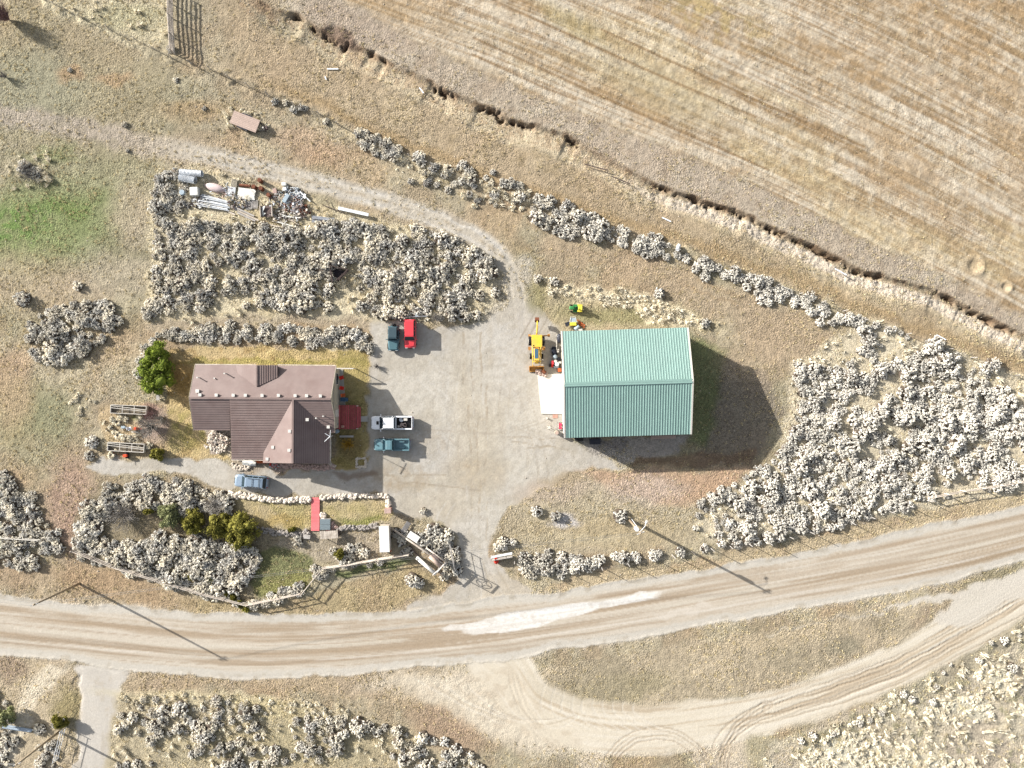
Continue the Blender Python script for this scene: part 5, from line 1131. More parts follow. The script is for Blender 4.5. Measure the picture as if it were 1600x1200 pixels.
def suv(name, px, py, rz, L, w_, Hh, paint_, label, hood_len, ws, rear_ws, cat='car', rack=False, front_dark=None, spare=False, boxy=False, roof_mat=None):
    x, y = W(px, py, 1.0); t = empty(name, (x, y, 0), rz, label, cat); f, r = L/2, -L/2; zh = Hh*.58; zb = .32
    c0 = .0 if boxy else .12
    rings = [ring(f, w_*(.98 if boxy else .74), zb+.1, zh-.22), ring(f-.12, w_*(1 if boxy else .88), zb, zh-.10), ring(f-.45, w_*.97, zb, zh-.03), ring(f-hood_len, w_, zb, zh+.02), ring(0, w_, zb, zh+.05), ring(r+.5, w_, zb, zh+.05), ring(r+.12, w_*(1 if boxy else .95), zb, zh), ring(r, w_*(.97 if boxy else .85), zb+.12, zh-.1)]
    mb = MB(); mb.loft(rings); mb.build('body', paint_, t, True)
    mb = MB(); mb.loft([[(f-.2-c0, -w_*.66, zh-.08), (f-.2-c0, w_*.66, zh-.08), (f-.2-c0, w_*.62, zh-.02), (f-.2-c0, -w_*.62, zh-.02)], [(f-hood_len+.02, -w_*.82, zh-.02), (f-hood_len+.02, w_*.82, zh-.02), (f-hood_len+.02, w_*.76, zh+.065), (f-hood_len+.02, -w_*.76, zh+.065)]]); mb.build('hood', paint_, t)
    glasshouse(t, f-hood_len, r+.12, f-hood_len-ws, r+rear_ws, w_*.93, w_*.76, zh+.05, Hh-.08, paint_, rack=rack, mids=(-.1-(.3), r+1.15) if not boxy else (-.2,), roof_mat=roof_mat)
    lights(t, f-.02, r, w_*.86, zh-.24); mirrors(t, f-hood_len-.1, w_, zh+.1, paint_); bumpers(t, f, r, w_*.86, 'dark' if front_dark else 'steel', .48); wheels(t, f-.85, r+.8, w_)
    mb = MB(); mb.box((f+.02, 0, zh-.26), (.04, w_*.9, .16)); mb.build('grille', M['dark'], t)
    mb = MB(); mb.box((r-.03, 0, .8), (.02, .4, .14)); mb.build('licence_plate', M['plate'], t)
    for s in (-1, 1):
        for xh in (.15, -.85): mb = MB(); mb.box((xh, s*(w_+.01), zh-.05), (.16, .03, .04)); mb.build('door_handle', M['chrome'], t)
    if spare: mb = MB(); mb.tube((r-.06, 0, 1.0), (r-.26, 0, 1.0), .36, seg=18); mb.build('spare_wheel', M['rubber'], t)
    return t
suv('blue_car', 391.5, 752.8, R(175), 4.75, .92, 1.72, M['blue_paint'], 'silver-blue estate car with roof bars parked on the drive below the house', 1.15, .62, .42, rack=(-.5, -1.45))
suv('red_car', 640.5, 521.5, R(-90), 4.15, .86, 1.72, M['red_paint'], 'bright red off-road car beside the blue-green one at the north of the yard', 1.15, .48, .18, front_dark=True)
t = suv('blue_green_car', 614.5, 528.5, R(-91), 3.6, .80, 1.78, M['jeep_paint'], 'small blue-green soft-top off-road car at the north of the yard', 1.5, .22, .2, boxy=True, spare=True, front_dark=True, roof_mat=M['jeep_dark'])
for s in (-1, 1): mb = MB(); mb.box((1.15, s*.74, .92), (.8, .22, .06), bevel=.02); mb.box((-.95, s*.74, .92), (.7, .22, .06), bevel=.02); mb.build('fender', M['dark'], t)
def pickup(name, px, py, rz, L, w_, Hh, paint_, label, hood_len, ws, cab_len, mids, liner, chrome='chrome', roof=None):
    x, y = W(px, py, 1.0); t = empty(name, (x, y, 0), rz, label, 'pickup truck'); f, r = L/2, -L/2; zh = Hh*.6; zb = .42; ce = f-hood_len-cab_len
    mb = MB(); mb.loft([ring(f, w_*.80, zb+.1, zh-.2), ring(f-.12, w_*.93, zb, zh-.08), ring(f-.5, w_*.99, zb, zh-.02), ring(f-hood_len, w_, zb, zh+.02), ring(ce, w_, zb, zh+.03)]); mb.build('body', paint_, t, True)
    mb = MB(); mb.loft([[(f-.22, -w_*.7, zh-.08), (f-.22, w_*.7, zh-.08), (f-.22, w_*.64, zh-.0), (f-.22, -w_*.64, zh-.0)], [(f-hood_len+.02, -w_*.84, zh-.02), (f-hood_len+.02, w_*.84, zh-.02), (f-hood_len+.02, w_*.78, zh+.08), (f-hood_len+.02, -w_*.78, zh+.08)]]); mb.build('hood', paint_, t)
    glasshouse(t, f-hood_len, ce+.04, f-hood_len-ws, ce+.18, w_*.94, w_*.78, zh+.03, Hh-.08, paint_, mids=mids, roof_mat=roof)
    # open bed with walls, floor and tailgate
    mb = MB(); zt = zh+.02
    for s in (-1, 1): mb.box(((ce+r)/2-.0, s*(w_-.06), (zb+zt)/2), (ce-r-.04, .12, zt-zb), bevel=.03); mb.box(((ce+r)/2, s*(w_-.11), zt-.01), (ce-r-.06, .2, .05), bevel=.015)
    mb.box((ce-.08, 0, (zb+zt)/2), (.08, 2*w_-.1, zt-zb)); bed = mb.build('bed', paint_, t)
    mb = MB(); mb.box(((ce+r)/2, 0, zb+.22), (ce-r-.2, 2*w_-.24, .06)); 
    for s in (-1, 1): mb.box(((ce+r)/2, s*(w_-.135), zb+.45), (ce-r-.3, .02, .42)); mb.box(((ce+r)/2, s*(w_*.52), zb+.36), (.75, .2, .22))
    mb.box((ce-.14, 0, zb+.45), (.02, 2*w_-.3, .42)); mb.build('bed_liner', liner, bed)
    mb = MB(); mb.box((r+.05, 0, (zb+zt)/2+.02), (.09, 2*w_-.2, zt-zb-.05), bevel=.02); mb.build('tailgate', paint_, t)
    lights(t, f-.03, r-.01, w_*.9, zh-.26); mirrors(t, f-hood_len-.18, w_+.02, zh+.12, paint_ if chrome == 'chrome' else M['chrome']); bumpers(t, f+.03, r-.1, w_*.9, chrome, .55); wheels(t, f-.95, r+1.15, w_, .41, .27)
    mb = MB(); mb.box((f+.02, 0, zh-.28), (.05, w_*.95, .24)); mb.build('grille', M['dark'], t)
    mb = MB(); mb.box((r-.12, 0, .72), (.02, .4, .14)); mb.build('licence_plate', M['plate'], t)
    for s in (-1, 1):
        for xh in ([mids[0]-.35, ce+.35] if len(mids) else [ce+.3]): mb = MB(); mb.box((xh, s*(w_+.01), zh-.06), (.18, .03, .05)); mb.build('door_handle', M['chrome'], t)
    return t, ce, r, zb+.25
t, ce, r_, zf = pickup('white_pickup', 612.2, 660.6, R(180), 5.95, .99, 1.92, M['white_paint'], 'white crew-cab pickup with loose goods in its dark open bed', 1.25, .62, 2.3, (-.15,), M['dark'])
mb = MB(); mb.box((2.97-.95, 0, 1.26), (.34, .5, .08), bevel=.02); mb.build('hood_scoop', M['dark'], t)
X_, Y_ = W(612.2, 660.6, 1.0)
def onbed(lx, ly): return (X_-lx, Y_-ly, zf)
mb = MB(); mb.tube((0, 0, .0), (0, 0, .22), .32, seg=18); mb.tube((0, 0, .22), (0, 0, .24), .12, seg=10); solo(mb, 'cable_reel', M['galv'], onbed(-1.35, -.45), 'round pale cable reel in the white pickup bed', 'reel')
mb = MB(); mb.box((0, 0, .2), (.5, .42, .4), bevel=.03); solo(mb, 'white_box', M['white_trim'], onbed(-2.0, -.5), 'white box in the white pickup bed near the tailgate', 'box')
mb = MB(); rr = random.Random(8)
for i in range(12): mb.bar((rr.uniform(-.5, .5), rr.uniform(-.4, .4), rr.uniform(.05, .4)), (rr.uniform(-.5, .5), rr.uniform(-.4, .4), rr.uniform(.05, .4)), .12, .05)
solo(mb, 'wood_offcuts', M['plank_pink'], onbed(-1.6, .35), 'tangle of pale wood offcuts in the white pickup bed', 'wood')
mb = MB(); mb.box((0, 0, .12), (.3, .3, .24), bevel=.02); solo(mb, 'small_carton', M['white_trim'], onbed(-.95, .55), 'small pale carton behind the cab in the white pickup bed', 'box')
pickup('green_pickup', 612, 695, R(180), 5.15, .88, 1.72, M['green_paint'], 'blue-green single-cab pickup with an empty bed, parked below the white one', 1.3, .5, 1.6, (), M['green_paint'], 'steel')

# backhoe loader, nose to the south
x, y = W(838.5, 545, 1.0); t = empty('backhoe_loader', (x, y, 0), R(-90), 'yellow backhoe loader with a canopy roof parked against the barn corner', 'tractor')
mb = MB(); mb.box((.2, 0, .85), (3.4, .7, .5), bevel=.05); mb.box((-1.3, 0, .95), (.9, 1.3, .5), bevel=.05); mb.build('chassis', M['rusty_yellow'], t)
mb = MB(); mb.box((.85, 0, 1.3), (1.75, .78, .5), bevel=.06); mb.build('hood', M['yellow'], t); mb = MB(); mb.box((.72, -.04, 1.565), (1.4, .52, .03), bevel=.01); mb.build('hood_top', M['hood_reflection'], t)  # blue-grey reflection on the hood is put into this panel's colour
mb = MB(); mb.box((-1.05, 0, 2.42), (1.75, 1.5, .12), bevel=.055); c_ = mb.build('canopy_roof', M['yellow'], t); mb = MB(); mb.tube((-.4, -.5, 2.47), (-.4, -.5, 2.52), .09, seg=10); mb.build('roof_light', M['dark'], c_)
p0 = None
for a in (-1.75, -.35):
    for b in (-.62, .62):
        if p0 is None: mb = MB(); mb.box((0, 0, 0), (.08, .08, 1.5)); p0 = mb.build('post', M['yellow'], t, loc=(a, b, 1.65))
        else: part(p0, t, (a, b, 1.65))
mb = MB(); mb.box((-1.2, 0, 1.25), (.5, .5, .12), bevel=.04); mb.box((-1.45, 0, 1.55), (.12, .5, .5), bevel=.04); mb.build('seat', M['dark'], t)
mb = MB(); mb.tube((-.55, -.2, 1.6), (-.55, .2, 1.6), .03); mb.tube((-.5, 0, 1.1), (-.6, 0, 1.6), .03); mb.build('steering_wheel', M['dark'], t)
for (wx, wr_, ww) in ((-1.15, .68, .42), (1.05, .42, .3)):
    for s in (-1, 1):
        mb = MB(); mb.tube((0, -ww/2, 0), (0, ww/2, 0), wr_, seg=22); o = mb.build('wheel', M['rubber'], t, loc=(wx, s*(.95 if wx < 0 else .85), wr_)); mb = MB(); mb.tube((0, -ww/2-.01, 0), (0, ww/2+.01, 0), wr_*.55, seg=12); mb.build('rim', M['white_trim'], o)
for s in (-1, 1):
    mb = MB(); mb.path([(-.25, s*.6, 1.35), (1.1, s*.58, 1.25), (2.0, s*.55, .95), (2.5, s*.5, .45)], .09); mb.build('loader_arm', M['yellow'], t)
    mb = MB(); mb.tube((.2, s*.56, .9), (1.4, s*.56, 1.0), .05); mb.tube((1.2, s*.5, 1.3), (2.35, s*.5, .85), .045); mb.build('hydraulic_cylinder', M['chrome'], t)
    mb = MB(); mb.box((-.05, s*1.02, 1.05), (.5, .4, .06), bevel=.02); mb.box((-.05, s*.95, .8), (.3, .2, .5), bevel=.02); mb.build('step', M['rusty_yellow'], t)
mb = MB(); mb.bar((1.85, -.6, 1.05), (1.85, .6, 1.05), .18, .18); mb.box((2.0, 0, .8), (.3, .5, .3), bevel=.03); mb.build('cross_tube', M['yellow'], t)
mb = MB(); sec = [(0, .0), (.75, .02), (.8, .08), (.1, .12), (.06, .75), (-.04, .78), (-.08, .1)]
mb.loft([[(2.55+a, -1.05, .06+b) for a, b in sec], [(2.55+a, 1.05, .06+b) for a, b in sec]]); mb.box((2.85, -1.05, .35), (.55, .04, .55)); mb.box((2.85, 1.05, .35), (.55, .04, .55)); mb.build('loader_bucket', M['rusty_yellow'], t)
mb = MB()
for i in range(7): mb.box((3.38, -.9+i*.3, .09), (.14, .08, .04))
mb.build('bucket_teeth', M['dark'], t)
mb = MB(); mb.path([(-1.9, 0, .9), (-2.3, .0, 1.9), (-3.2, .05, 2.2)], .13); mb.build('boom', M['yellow'], t); mb = MB(); mb.path([(-3.2, .05, 2.25), (-4.0, .1, 1.3)], .1); mb.build('dipper_arm', M['yellow'], t)
mb = MB(); mb.tube((-2.2, .1, 1.3), (-3.2, .1, 2.0), .05); mb.build('hydraulic_cylinder', M['chrome'], t)
mb = MB(); mb.loft([[(-3.85, -.26, .95), (-3.85, .36, .95), (-4.1, .36, 1.45), (-4.1, -.26, 1.45)], [(-4.35, -.24, .85), (-4.35, .34, .85), (-4.55, .34, 1.15), (-4.55, -.24, 1.15)]], caps=False); mb.box((-4.2, .05, 1.0), (.5, .6, .08), ry=.3); mb.build('digging_bucket', M['rust'], t)
for s, e_ in ((-1, 1.0), (1, 1.75)): mb = MB(); mb.bar((-1.85, s*.45, .9), (-1.95, s*e_, .5 if s < 0 else .95), .16, .16); mb.box((-1.95, s*(e_+.02), .42 if s < 0 else .88), (.42, .34, .07)); mb.build('stabiliser', M['rusty_yellow'], t)
x, y = W(899.5, 481.5, .5); t = empty('garden_tractor', (x, y, 0), R(178), 'small green and yellow garden tractor on the grass north of the barn', 'tractor')
mb = MB(); mb.box((.55, 0, .62), (.75, .52, .38), bevel=.1); mb.build('hood', M['tractor_green'], t, True); mb = MB(); mb.box((-.1, 0, .42), (1.6, .5, .18), bevel=.03); mb.build('frame', M['tractor_green'], t)
mb = MB(); mb.box((-.6, 0, .72), (.5, .55, .1), bevel=.04); mb.box((-.85, 0, .95), (.12, .55, .4), bevel=.05); mb.build('seat', M['tractor_yellow'], t, True)
for s in (-1, 1): mb = MB(); mb.box((-.6, s*.42, .66), (.7, .26, .07), bevel=.03); mb.build('fender', M['tractor_yellow'], t)
mb = MB(); mb.box((0, 0, .2), (.7, 1.15, .14), bevel=.06); mb.build('mower_deck', M['tractor_green'], t)
mb = MB(); mb.tube((.02, 0, .75), (-.1, 0, .98), .02); mb.tube((-.1, 0, .97), (-.12, 0, 1.0), .17, seg=12); mb.build('steering_wheel', M['dark'], t)
for (wx, wr_, ww) in ((-.6, .3, .24), (.65, .2, .15)):
    for s in (-1, 1): mb = MB(); mb.tube((0, -ww/2, 0), (0, ww/2, 0), wr_, seg=16); o = mb.build('wheel', M['rubber'], t, loc=(wx, s*.45, wr_)); mb = MB(); mb.tube((0, -ww/2-.01, 0), (0, ww/2+.01, 0), wr_*.5, seg=10); mb.build('rim', M['tractor_yellow'], o)

# ------------------------------------------------------------------ round the barn
def drum(px, py, m, label, r=.29, h=.85, name='drum', cat='drum', lid=None, tilt=None, z=0, group=None):
    x, y = W(px, py, h*.7); t = empty(name, (x, y, z), 0, label, cat, group)
    mb = MB(); mb.tube((0, 0, 0), (0, 0, h), r, seg=18)
    for zz in (.33, .66): mb.tube((0, 0, h*zz-.015), (0, 0, h*zz+.015), r*1.03, seg=18)
    mb.build('shell', M[m], t); mb = MB(); mb.tube((0, 0, h+.002), (0, 0, h+.02), r*.9, seg=18); mb.build('lid', M[lid or m], t); return t
def crate(px, py, sx, sy, sz, rz, m, label, name='box', cat='box', lidm=None, z=0):
    x, y = W(px, py, sz); t = empty(name, (x, y, z), rz, label, cat); mb = MB(); mb.box((0, 0, sz/2), (sx, sy, sz), bevel=min(.04, sz*.1)); mb.build('body', M[m], t)
    mb = MB(); mb.box((0, 0, sz+.012), (sx*.97, sy*.97, .03), bevel=.01); mb.build('lid', M[lidm or m], t); return t
crate(895.5, 506, .95, .5, .6, .02, 'tractor_yellow', 'bright yellow tub north of the barn', 'yellow_tub', 'tub')
x, y = W(895, 500); t = empty('wire_cart', (x, y, 0), 0, 'pale wire-framed cart beside the bright yellow tub', 'cart'); mb = MB()
for sx in (-.5, .5): mb.tube((sx, -.35, .6), (sx*.7, .4, .6), .025); mb.tube((sx, -.3, 0), (sx, -.3, .6), .025)
mb.tube((-.5, -.35, .6), (.5, -.35, .6), .025); mb.tube((-.35, .4, .6), (.35, .4, .6), .025); mb.build('frame', M['galv'], t); mb = MB(); mb.box((0, 0, .5), (.75, .6, .03)); mb.build('tray', M['pale_plastic'], t)
x, y = W(887, 506.5); t = empty('wheelbarrow', (x, y, 0), .4, 'dark blue wheelbarrow west of the bright yellow tub', 'wheelbarrow'); mb = MB(); mb.loft([[(-.4, -.3, .55), (.4, -.25, .55), (.4, .25, .55), (-.4, .3, .55)], [(-.25, -.18, .3), (.25, -.15, .3), (.25, .15, .3), (-.25, .18, .3)]]); mb.build('tub', M['blue_dark'], t); mb = MB(); mb.tube((.5, -.04, .18), (.5, .04, .18), .18, seg=14); mb.build('wheel', M['rubber'], t)
for s in (-1, 1): mb = MB(); mb.tube((.5, s*.06, .18), (-.85, s*.28, .5), .02); mb.build('handle', M['dark_wood'], t)
mb = MB(); mb.tube((-.38, 0, .3), (.38, 0, .3), .29, seg=16); solo(mb, 'fallen_drum', M['pale_plastic'], (*W(901, 512.5), 0), 'pale grey drum lying on its side at the north wall of the barn', 'drum', rz=.8)
crate(907, 516, .6, .4, .45, .1, 'white_trim', 'white plastic box at the north wall of the barn', 'box', 'box')
for (a, b, n_) in (((902, 500), (914, 509), 'upper'), ((903, 504), (913, 512), 'lower')):
    x0, y0 = W(*a); x1, y1 = W(*b); mb = MB(); mb.bar((0, 0, .12), (x1-x0, y1-y0, .1), .16, .06); solo(mb, 'plank', M['orange'], (x0, y0, 0), 'rust-orange plank on the ground by the yellow tub, the %s of two' % n_, 'plank')
x, y = W(869, 536); t = empty('pipe_rack', (x, y, 0), 0, 'long white rail on short legs along the front wall of the barn', 'rail'); mb = MB(); mb.bar((0, -1.1, .9), (0, 1.2, .9), .1, .08); mb.build('rail', M['white_trim'], t); mb = MB()
for s in (-1, 1): mb.box((0, s*1.0, .45), (.07, .07, .9))
mb.build('leg', M['galv'], t)
mb = MB(); rr = random.Random(4)
for i in range(4): mb.ball((rr.uniform(-.3, .3), rr.uniform(-.4, .4), .3), .42, 2, (1, 1, .7), .12, rr)
solo(mb, 'black_tarp_heap', M['black_tarp'], (*W(868, 549), 0), 'black tarped heap at the south end of the white rail', 'tarp')
crate(872, 548, .28, .5, .5, 0, 'white_trim', 'slim white container against the barn by the black heap', 'container', 'container')
mb = MB(); mb.ball((0, 0, .7), .5, 2, (.8, 1.5, .9), .1, rr); solo(mb, 'dark_tarp_heap', M['blue_dark'], (*W(873, 529), 0), 'dark blue bundle at the north end of the white rail', 'bundle')
drum(867.5, 557.5, 'pale_plastic', 'pale green-white drum between the black heap and the blue drum', .3, .8); drum(868, 564.5, 'blue_dark', 'dark drum with a white ring lid in front of the barn', .27, .8, lid='white_trim'); drum(870.2, 569.2, 'galv', 'pale round drum south of the ring-lidded drum', .3, .8); drum(872.5, 561, 'blue_dark', 'plain dark blue drum nearest the barn wall', .28, .75)
crate(874.6, 566, .45, .35, .7, 0, 'white_trim', 'white box between the drums and the barn wall', 'box'); crate(863.5, 566.5, .3, .55, .7, .1, 'red_paint', 'taller red can west of the drums', 'fuel_can', 'can'); crate(863, 571.5, .3, .4, .4, -.1, 'red_plastic', 'lower red-orange can southwest of the drums', 'fuel_can', 'can')
crate(869, 573.5, .7, .3, .3, .05, 'pale_plastic', 'long pale tub at the south end of the drums', 'tub', 'tub'); crate(874.5, 578, .5, .55, .5, .1, 'orange', 'orange-pink crate at the north edge of the apron', 'crate', 'crate'); crate(859.8, 571, .35, .4, .35, .1, 'dark', 'black box westmost of the drum group', 'box')
rock_row('rubble_heap', [(838, 580), (848, 583), (854, 585)], 8, 80, (.08, .24), M['plank_pink'], 'reddish rubble heap at the foot of the loader bucket', 'rubble', 20, 2)
mb = MB(); mb.tube((-.3, 0, .3), (.3, .1, .3), .26, seg=14, caps=False); solo(mb, 'open_bucket', M['rust'], (*W(849, 581), 0), 'rusty open bucket on the rubble heap', 'bucket', rz=-1)
x, y = W(875.5, 665); t = empty('red_wagon', (x, y, 0), 0, 'white-edged garden wagon with two pink-red cans at the barn corner', 'wagon'); mb = MB(); mb.box((0, 0, .35), (.62, 1.15, .05)); 
for s in (-1, 1): mb.box((s*.3, 0, .45), (.05, 1.15, .2)); mb.box((0, s*.56, .45), (.6, .05, .2))
mb.build('tray', M['white_trim'], t)
for a in (-1, 1):
    for b in (-1, 1): mb = MB(); mb.tube((a*.36, b*.4, .15), (a*.3, b*.4, .15), .15, seg=12); mb.build('wheel', M['rubber'], t)
mm('pinkred', (250, 60, 96), k=.8)
for k, (dy, n_) in enumerate(((.2, 'northern'), (-.28, 'southern'))): mb = MB(); mb.tube((0, 0, 0), (0, 0, .4), .19, .17, 14); solo(mb, 'pink_can', M['pinkred'], (x, y+dy, .38), 'pink-red can in the garden wagon, the %s one' % n_, 'can')
mb = MB(); mb.box((0, 0, .02), (.75, .6, .04)); solo(mb, 'door_mat', M['brick_pink'], (*W(867.5, 650.3), 0), 'brown square mat just south of the concrete apron', 'mat')
mb = MB(); mb.tube((0, 0, 0), (0, 0, .3), .14, .12, 12); mb.tube((0, 0, .3), (0, 0, .33), .15, seg=12); solo(mb, 'white_bucket', M['white_trim'], (*W(854.5, 653.3), 0), 'white bucket southwest of the apron', 'bucket')
x, y = W(857.7, 667.5); t = empty('sawhorse', (x, y, 0), .2, 'small white stand with splayed legs near the barn corner', 'stand'); mb = MB(); mb.box((0, 0, .6), (.35, .35, .05)); mb.build('top', M['white_trim'], t)
for a in (-1, 1):
    for b in (-1, 1): mb = MB(); mb.bar((a*.13, b*.13, .58), (a*.22, b*.22, 0), .05); mb.build('leg', M['white_trim'], t)
drum(869.8, 676, 'siding', 'cream round bin at the southwest barn corner', .3, 1.0, 'bin', 'bin', lid='plank_pink')
crate(905, 686, 1.2, .6, .8, 0, 'dark', 'dark covered machine under the south eave of the barn', 'covered_machine', 'machine'); crate(930, 690, 1.6, .8, .7, .05, 'blue_dark', 'dark blue-grey bundle in the shade south of the barn', 'bundle', 'bundle')
x, y = W(1035, 681); t = empty('lumber_stack', (x, y, 0), .02, 'reddish lumber stack against the south wall of the barn', 'lumber')
l0 = None
for k in range(10):
    lc = (rng.uniform(-.1, .1), -.3+.2*(k % 4), .06+.1*(k//4))
    if l0 is None: mb = MB(); mb.box((0, 0, 0), (3.6, .17, .08)); l0 = mb.build('board', M['plank_pink'], t, loc=lc)
    else: part(l0, t, lc)

# ------------------------------------------------------------------ front garden by the road
x, y = W(493.3, 803); t = empty('red_boardwalk', (x, y, 0), R(-.7), 'long pinkish-red boardwalk between the two front lawns', 'boardwalk'); l0 = None
for k in range(22):
    lc = (0, -2.33+k*.222, .17)
    if l0 is None: mb = MB(); mb.box((0, 0, 0), (1.2, .21, .05)); l0 = mb.build('plank', M['walk_red'], t, loc=lc)
    else: part(l0, t, lc)
mb = MB(); mb.box((-.5, 0, .07), (.1, 4.9, .14)); mb.box((.5, 0, .07), (.1, 4.9, .14)); mb.build('bearer', M['dark_wood'], t)
x, y = W(508, 819.5, .6); t = empty('lidded_box', (x, y, 0), 0, 'grey-blue box with two lids beside the red boardwalk', 'box'); mb = MB(); mb.box((0, 0, .3), (1.5, 1.6, .6)); mb.build('body', M['grey_wood'], t)
for s in (-1, 1): mb = MB(); mb.box((0, s*.4, .63), (1.5, .77, .05), bevel=.015); mb.build('lid', M['grey_lid'], t)
mb = MB(); mb.ball((0, 0, .2), .3, 2, (1.1, .8, .5), .15, rr); solo(mb, 'red_cloth', M['walk_red'], (*W(513.5, 828.3), .0), 'crumpled red cloth on the stones by the garden shelter', 'cloth')
x, y = W(514.5, 835.5, 1.0); t = empty('garden_shelter', (x, y, 0), R(3), 'low shelter roofed with tilted pale planks south of the boardwalk', 'shelter'); l0 = None
for k in range(9):
    lc = (-1.2+k*.29, 0, 1.0)
    if l0 is None: mb = MB(); mb.box((0, 0, 0), (.27, 1.15, .05)); l0 = mb.build('plank', M['old_wood'], t, loc=lc, rot=(.12, 0, 0))
    else: part(l0, t, lc, rot=(.12, 0, 0))
for a in (-1.2, 1.2):
    for b in (-.45, .45): mb = MB(); mb.box((a, b, .48), (.09, .09, .96)); mb.build('post', M['dark_wood'], t)
x, y = W(528, 834, .9); mb = MB(); mb.box((0, 0, .45), (.18, .75, .9)); 
for k in range(6): mb.box((.1, -.3+.12*k, .5), (.04, .05, .8))
solo(mb, 'slatted_panel', M['dark_wood'], (x, y, 0), 'dark slatted panel closing the east end of the garden shelter', 'panel')
crate(479.5, 839, .95, .55, .5, -.1, 'grey_wood', 'grey wooden chest below the round rock pile', 'chest', 'chest')
x, y = W(600.5, 842.5, 1.9); t = empty('white_trailer', (x, y, 0), R(2.2), 'narrow white flat-roofed trailer standing near the farm entrance', 'trailer'); mb = MB(); mb.box((0, 0, 1.15), (1.35, 3.7, 1.5), bevel=.03); mb.build('body', M['old_wood'], t)
l0 = None
for k in range(2): mb = MB(); mb.box((0, -.93+k*1.86, 1.93), (1.42, 1.85, .05), bevel=.01); mb.build('roof_sheet', M['galv'] if k == 5 else M['tarp'], t)
mb = MB(); mb.bar((-.7, 1.9, 1.9), (-1.25, 1.92, 1.9), .08, .06); mb.build('roof_edge', M['white_trim'], t)
mb = MB(); mb.box((0, -1.95, .5), (1.3, .3, .5), bevel=.05); mb.build('bumper', M['orange'], t)
for s in (-1, 1): mb = MB(); mb.tube((s*.72, 0, .34), (s*.55, 0, .34), .34, seg=16); mb.build('wheel', M['rubber'], t)
x, y = W(606, 798, 1.2); t = empty('brick_pillar', (x, y, 0), .05, 'pinkish brick pillar at the east end of the rock border', 'pillar'); mb = MB(); mb.box((0, 0, .68), (.85, .6, 1.36)); mb.build('shaft', M['brick_pink'], t); mb = MB(); mb.box((0, 0, 1.39), (.95, .7, .08), bevel=.02); mb.build('cap', M['rock_pink'], t)
x, y = W(634, 824, .4); mb = MB(); mb.box((0, 0, .35), (.75, 1.75, .06), rx=0, ry=.25); mb.box((0, .6, .15), (.5, .08, .3)); mb.box((0, -.6, .15), (.5, .08, .3)); solo(mb, 'weathered_sheet', M['grey_wood'], (x, y, 0), 'grey weathered sheet lying slanted between two bushes near the entrance', 'sheet', rz=R(-33))
x, y = W(646, 839, 1.1); t = empty('white_topped_cart', (x, y, 0), R(-33), 'boxy cart with a white flat top beside the log beams', 'cart'); mb = MB(); mb.box((0, 0, .65), (1.5, .95, .8), bevel=.03); mb.build('body', M['dark_wood'], t); mb = MB(); mb.box((0, 0, 1.08), (1.7, 1.05, .06), bevel=.015); mb.build('top', M['tarp'], t)
for s in (-1, 1): mb = MB(); mb.tube((0, s*.5, .3), (0, s*.4, .3), .3, seg=16); mb.build('wheel', M['rubber'], t)
# the log ramp with its upright frame and star
def P3(px, py, h): return V(px, py, h)
x, y = W(690, 878); t = empty('log_ramp', (x, y, 0), 0, 'old hay-stacking ramp of long log beams beside the farm entrance', 'farm machine')
def tb(a, ha, b, hb, r1, r2, name, m): mb = MB(); mb.tube(P3(*a, ha), P3(*b, hb), r1, r2, 10); return attach(mb, name, M[m], t, True)
tb((609, 824), .4, (697, 884), 1.85, .13, .16, 'beam', 'old_wood'); tb((666, 856), .9, (695, 877), 1.85, .11, .12, 'beam', 'old_wood'); tb((651, 871), .5, (681, 897), 1.4, .26, .28, 'beam', 'tarp'); tb((698, 879), 1.9, (676, 899), 1.9, .1, .1, 'crossbar', 'grey_wood')
tb((671, 869), 1.6, (689, 885), 1.7, .28, .3, 'log', 'plank_pink'); tb((676, 866), 1.5, (693, 881), 1.7, .15, .17, 'log', 'dark_wood'); tb((640, 852), .2, (660, 878), .3, .08, .1, 'brace', 'dark_wood')
pa, pb_ = P3(697, 880, 1.9), P3(678, 897, 1.9)
for q_ in (pa, pb_): mb = MB(); mb.tube((q_.x, q_.y, 0), (q_.x, q_.y, 1.9), .1, .08, 10); attach(mb, 'upright', M['grey_wood'], t, True)
x, y = W(703, 868); sf = empty('star_gate_frame', (x, y, 0), 0, 'tall two-post frame holding a ring with a four-pointed star, throwing its shadow across the entrance', 'gate frame')
A_ = Vector((*W(697.5, 873), 0)); B_ = Vector((*W(687, 884.5), 0)); hF = 3.4; dAB = (B_-A_).normalized()
for q_ in (A_, B_): mb = MB(); mb.tube(q_, q_+Vector((0, 0, hF)), .07, .06, 8); attach(mb, 'post', M['grey_wood'], sf)
mb = MB(); mb.tube(A_+Vector((0, 0, hF)), B_+Vector((0, 0, hF)), .09, .09, 8); attach(mb, 'crossbar', M['grey_wood'], sf)
cc = (A_+B_)/2+Vector((0, 0, hF-.72)); mb = MB(); rad = .58
ringp = [cc+dAB*math.cos(a)*rad+Vector((0, 0, math.sin(a)*rad*.82)) for a in [i*math.pi/12 for i in range(25)]]; mb.path(ringp, .045, 5)
attach(mb, 'ring', M['grey_wood'], sf); mb = MB(); star = []
for i in range(9):
    a = i*math.pi/4; rr_ = rad if i % 2 == 0 else rad*.26; star.append(cc+dAB*math.cos(a)*rr_+Vector((0, 0, math.sin(a)*rr_*.82)))
mb.path(star, .04, 5); attach(mb, 'star', M['grey_wood'], sf)
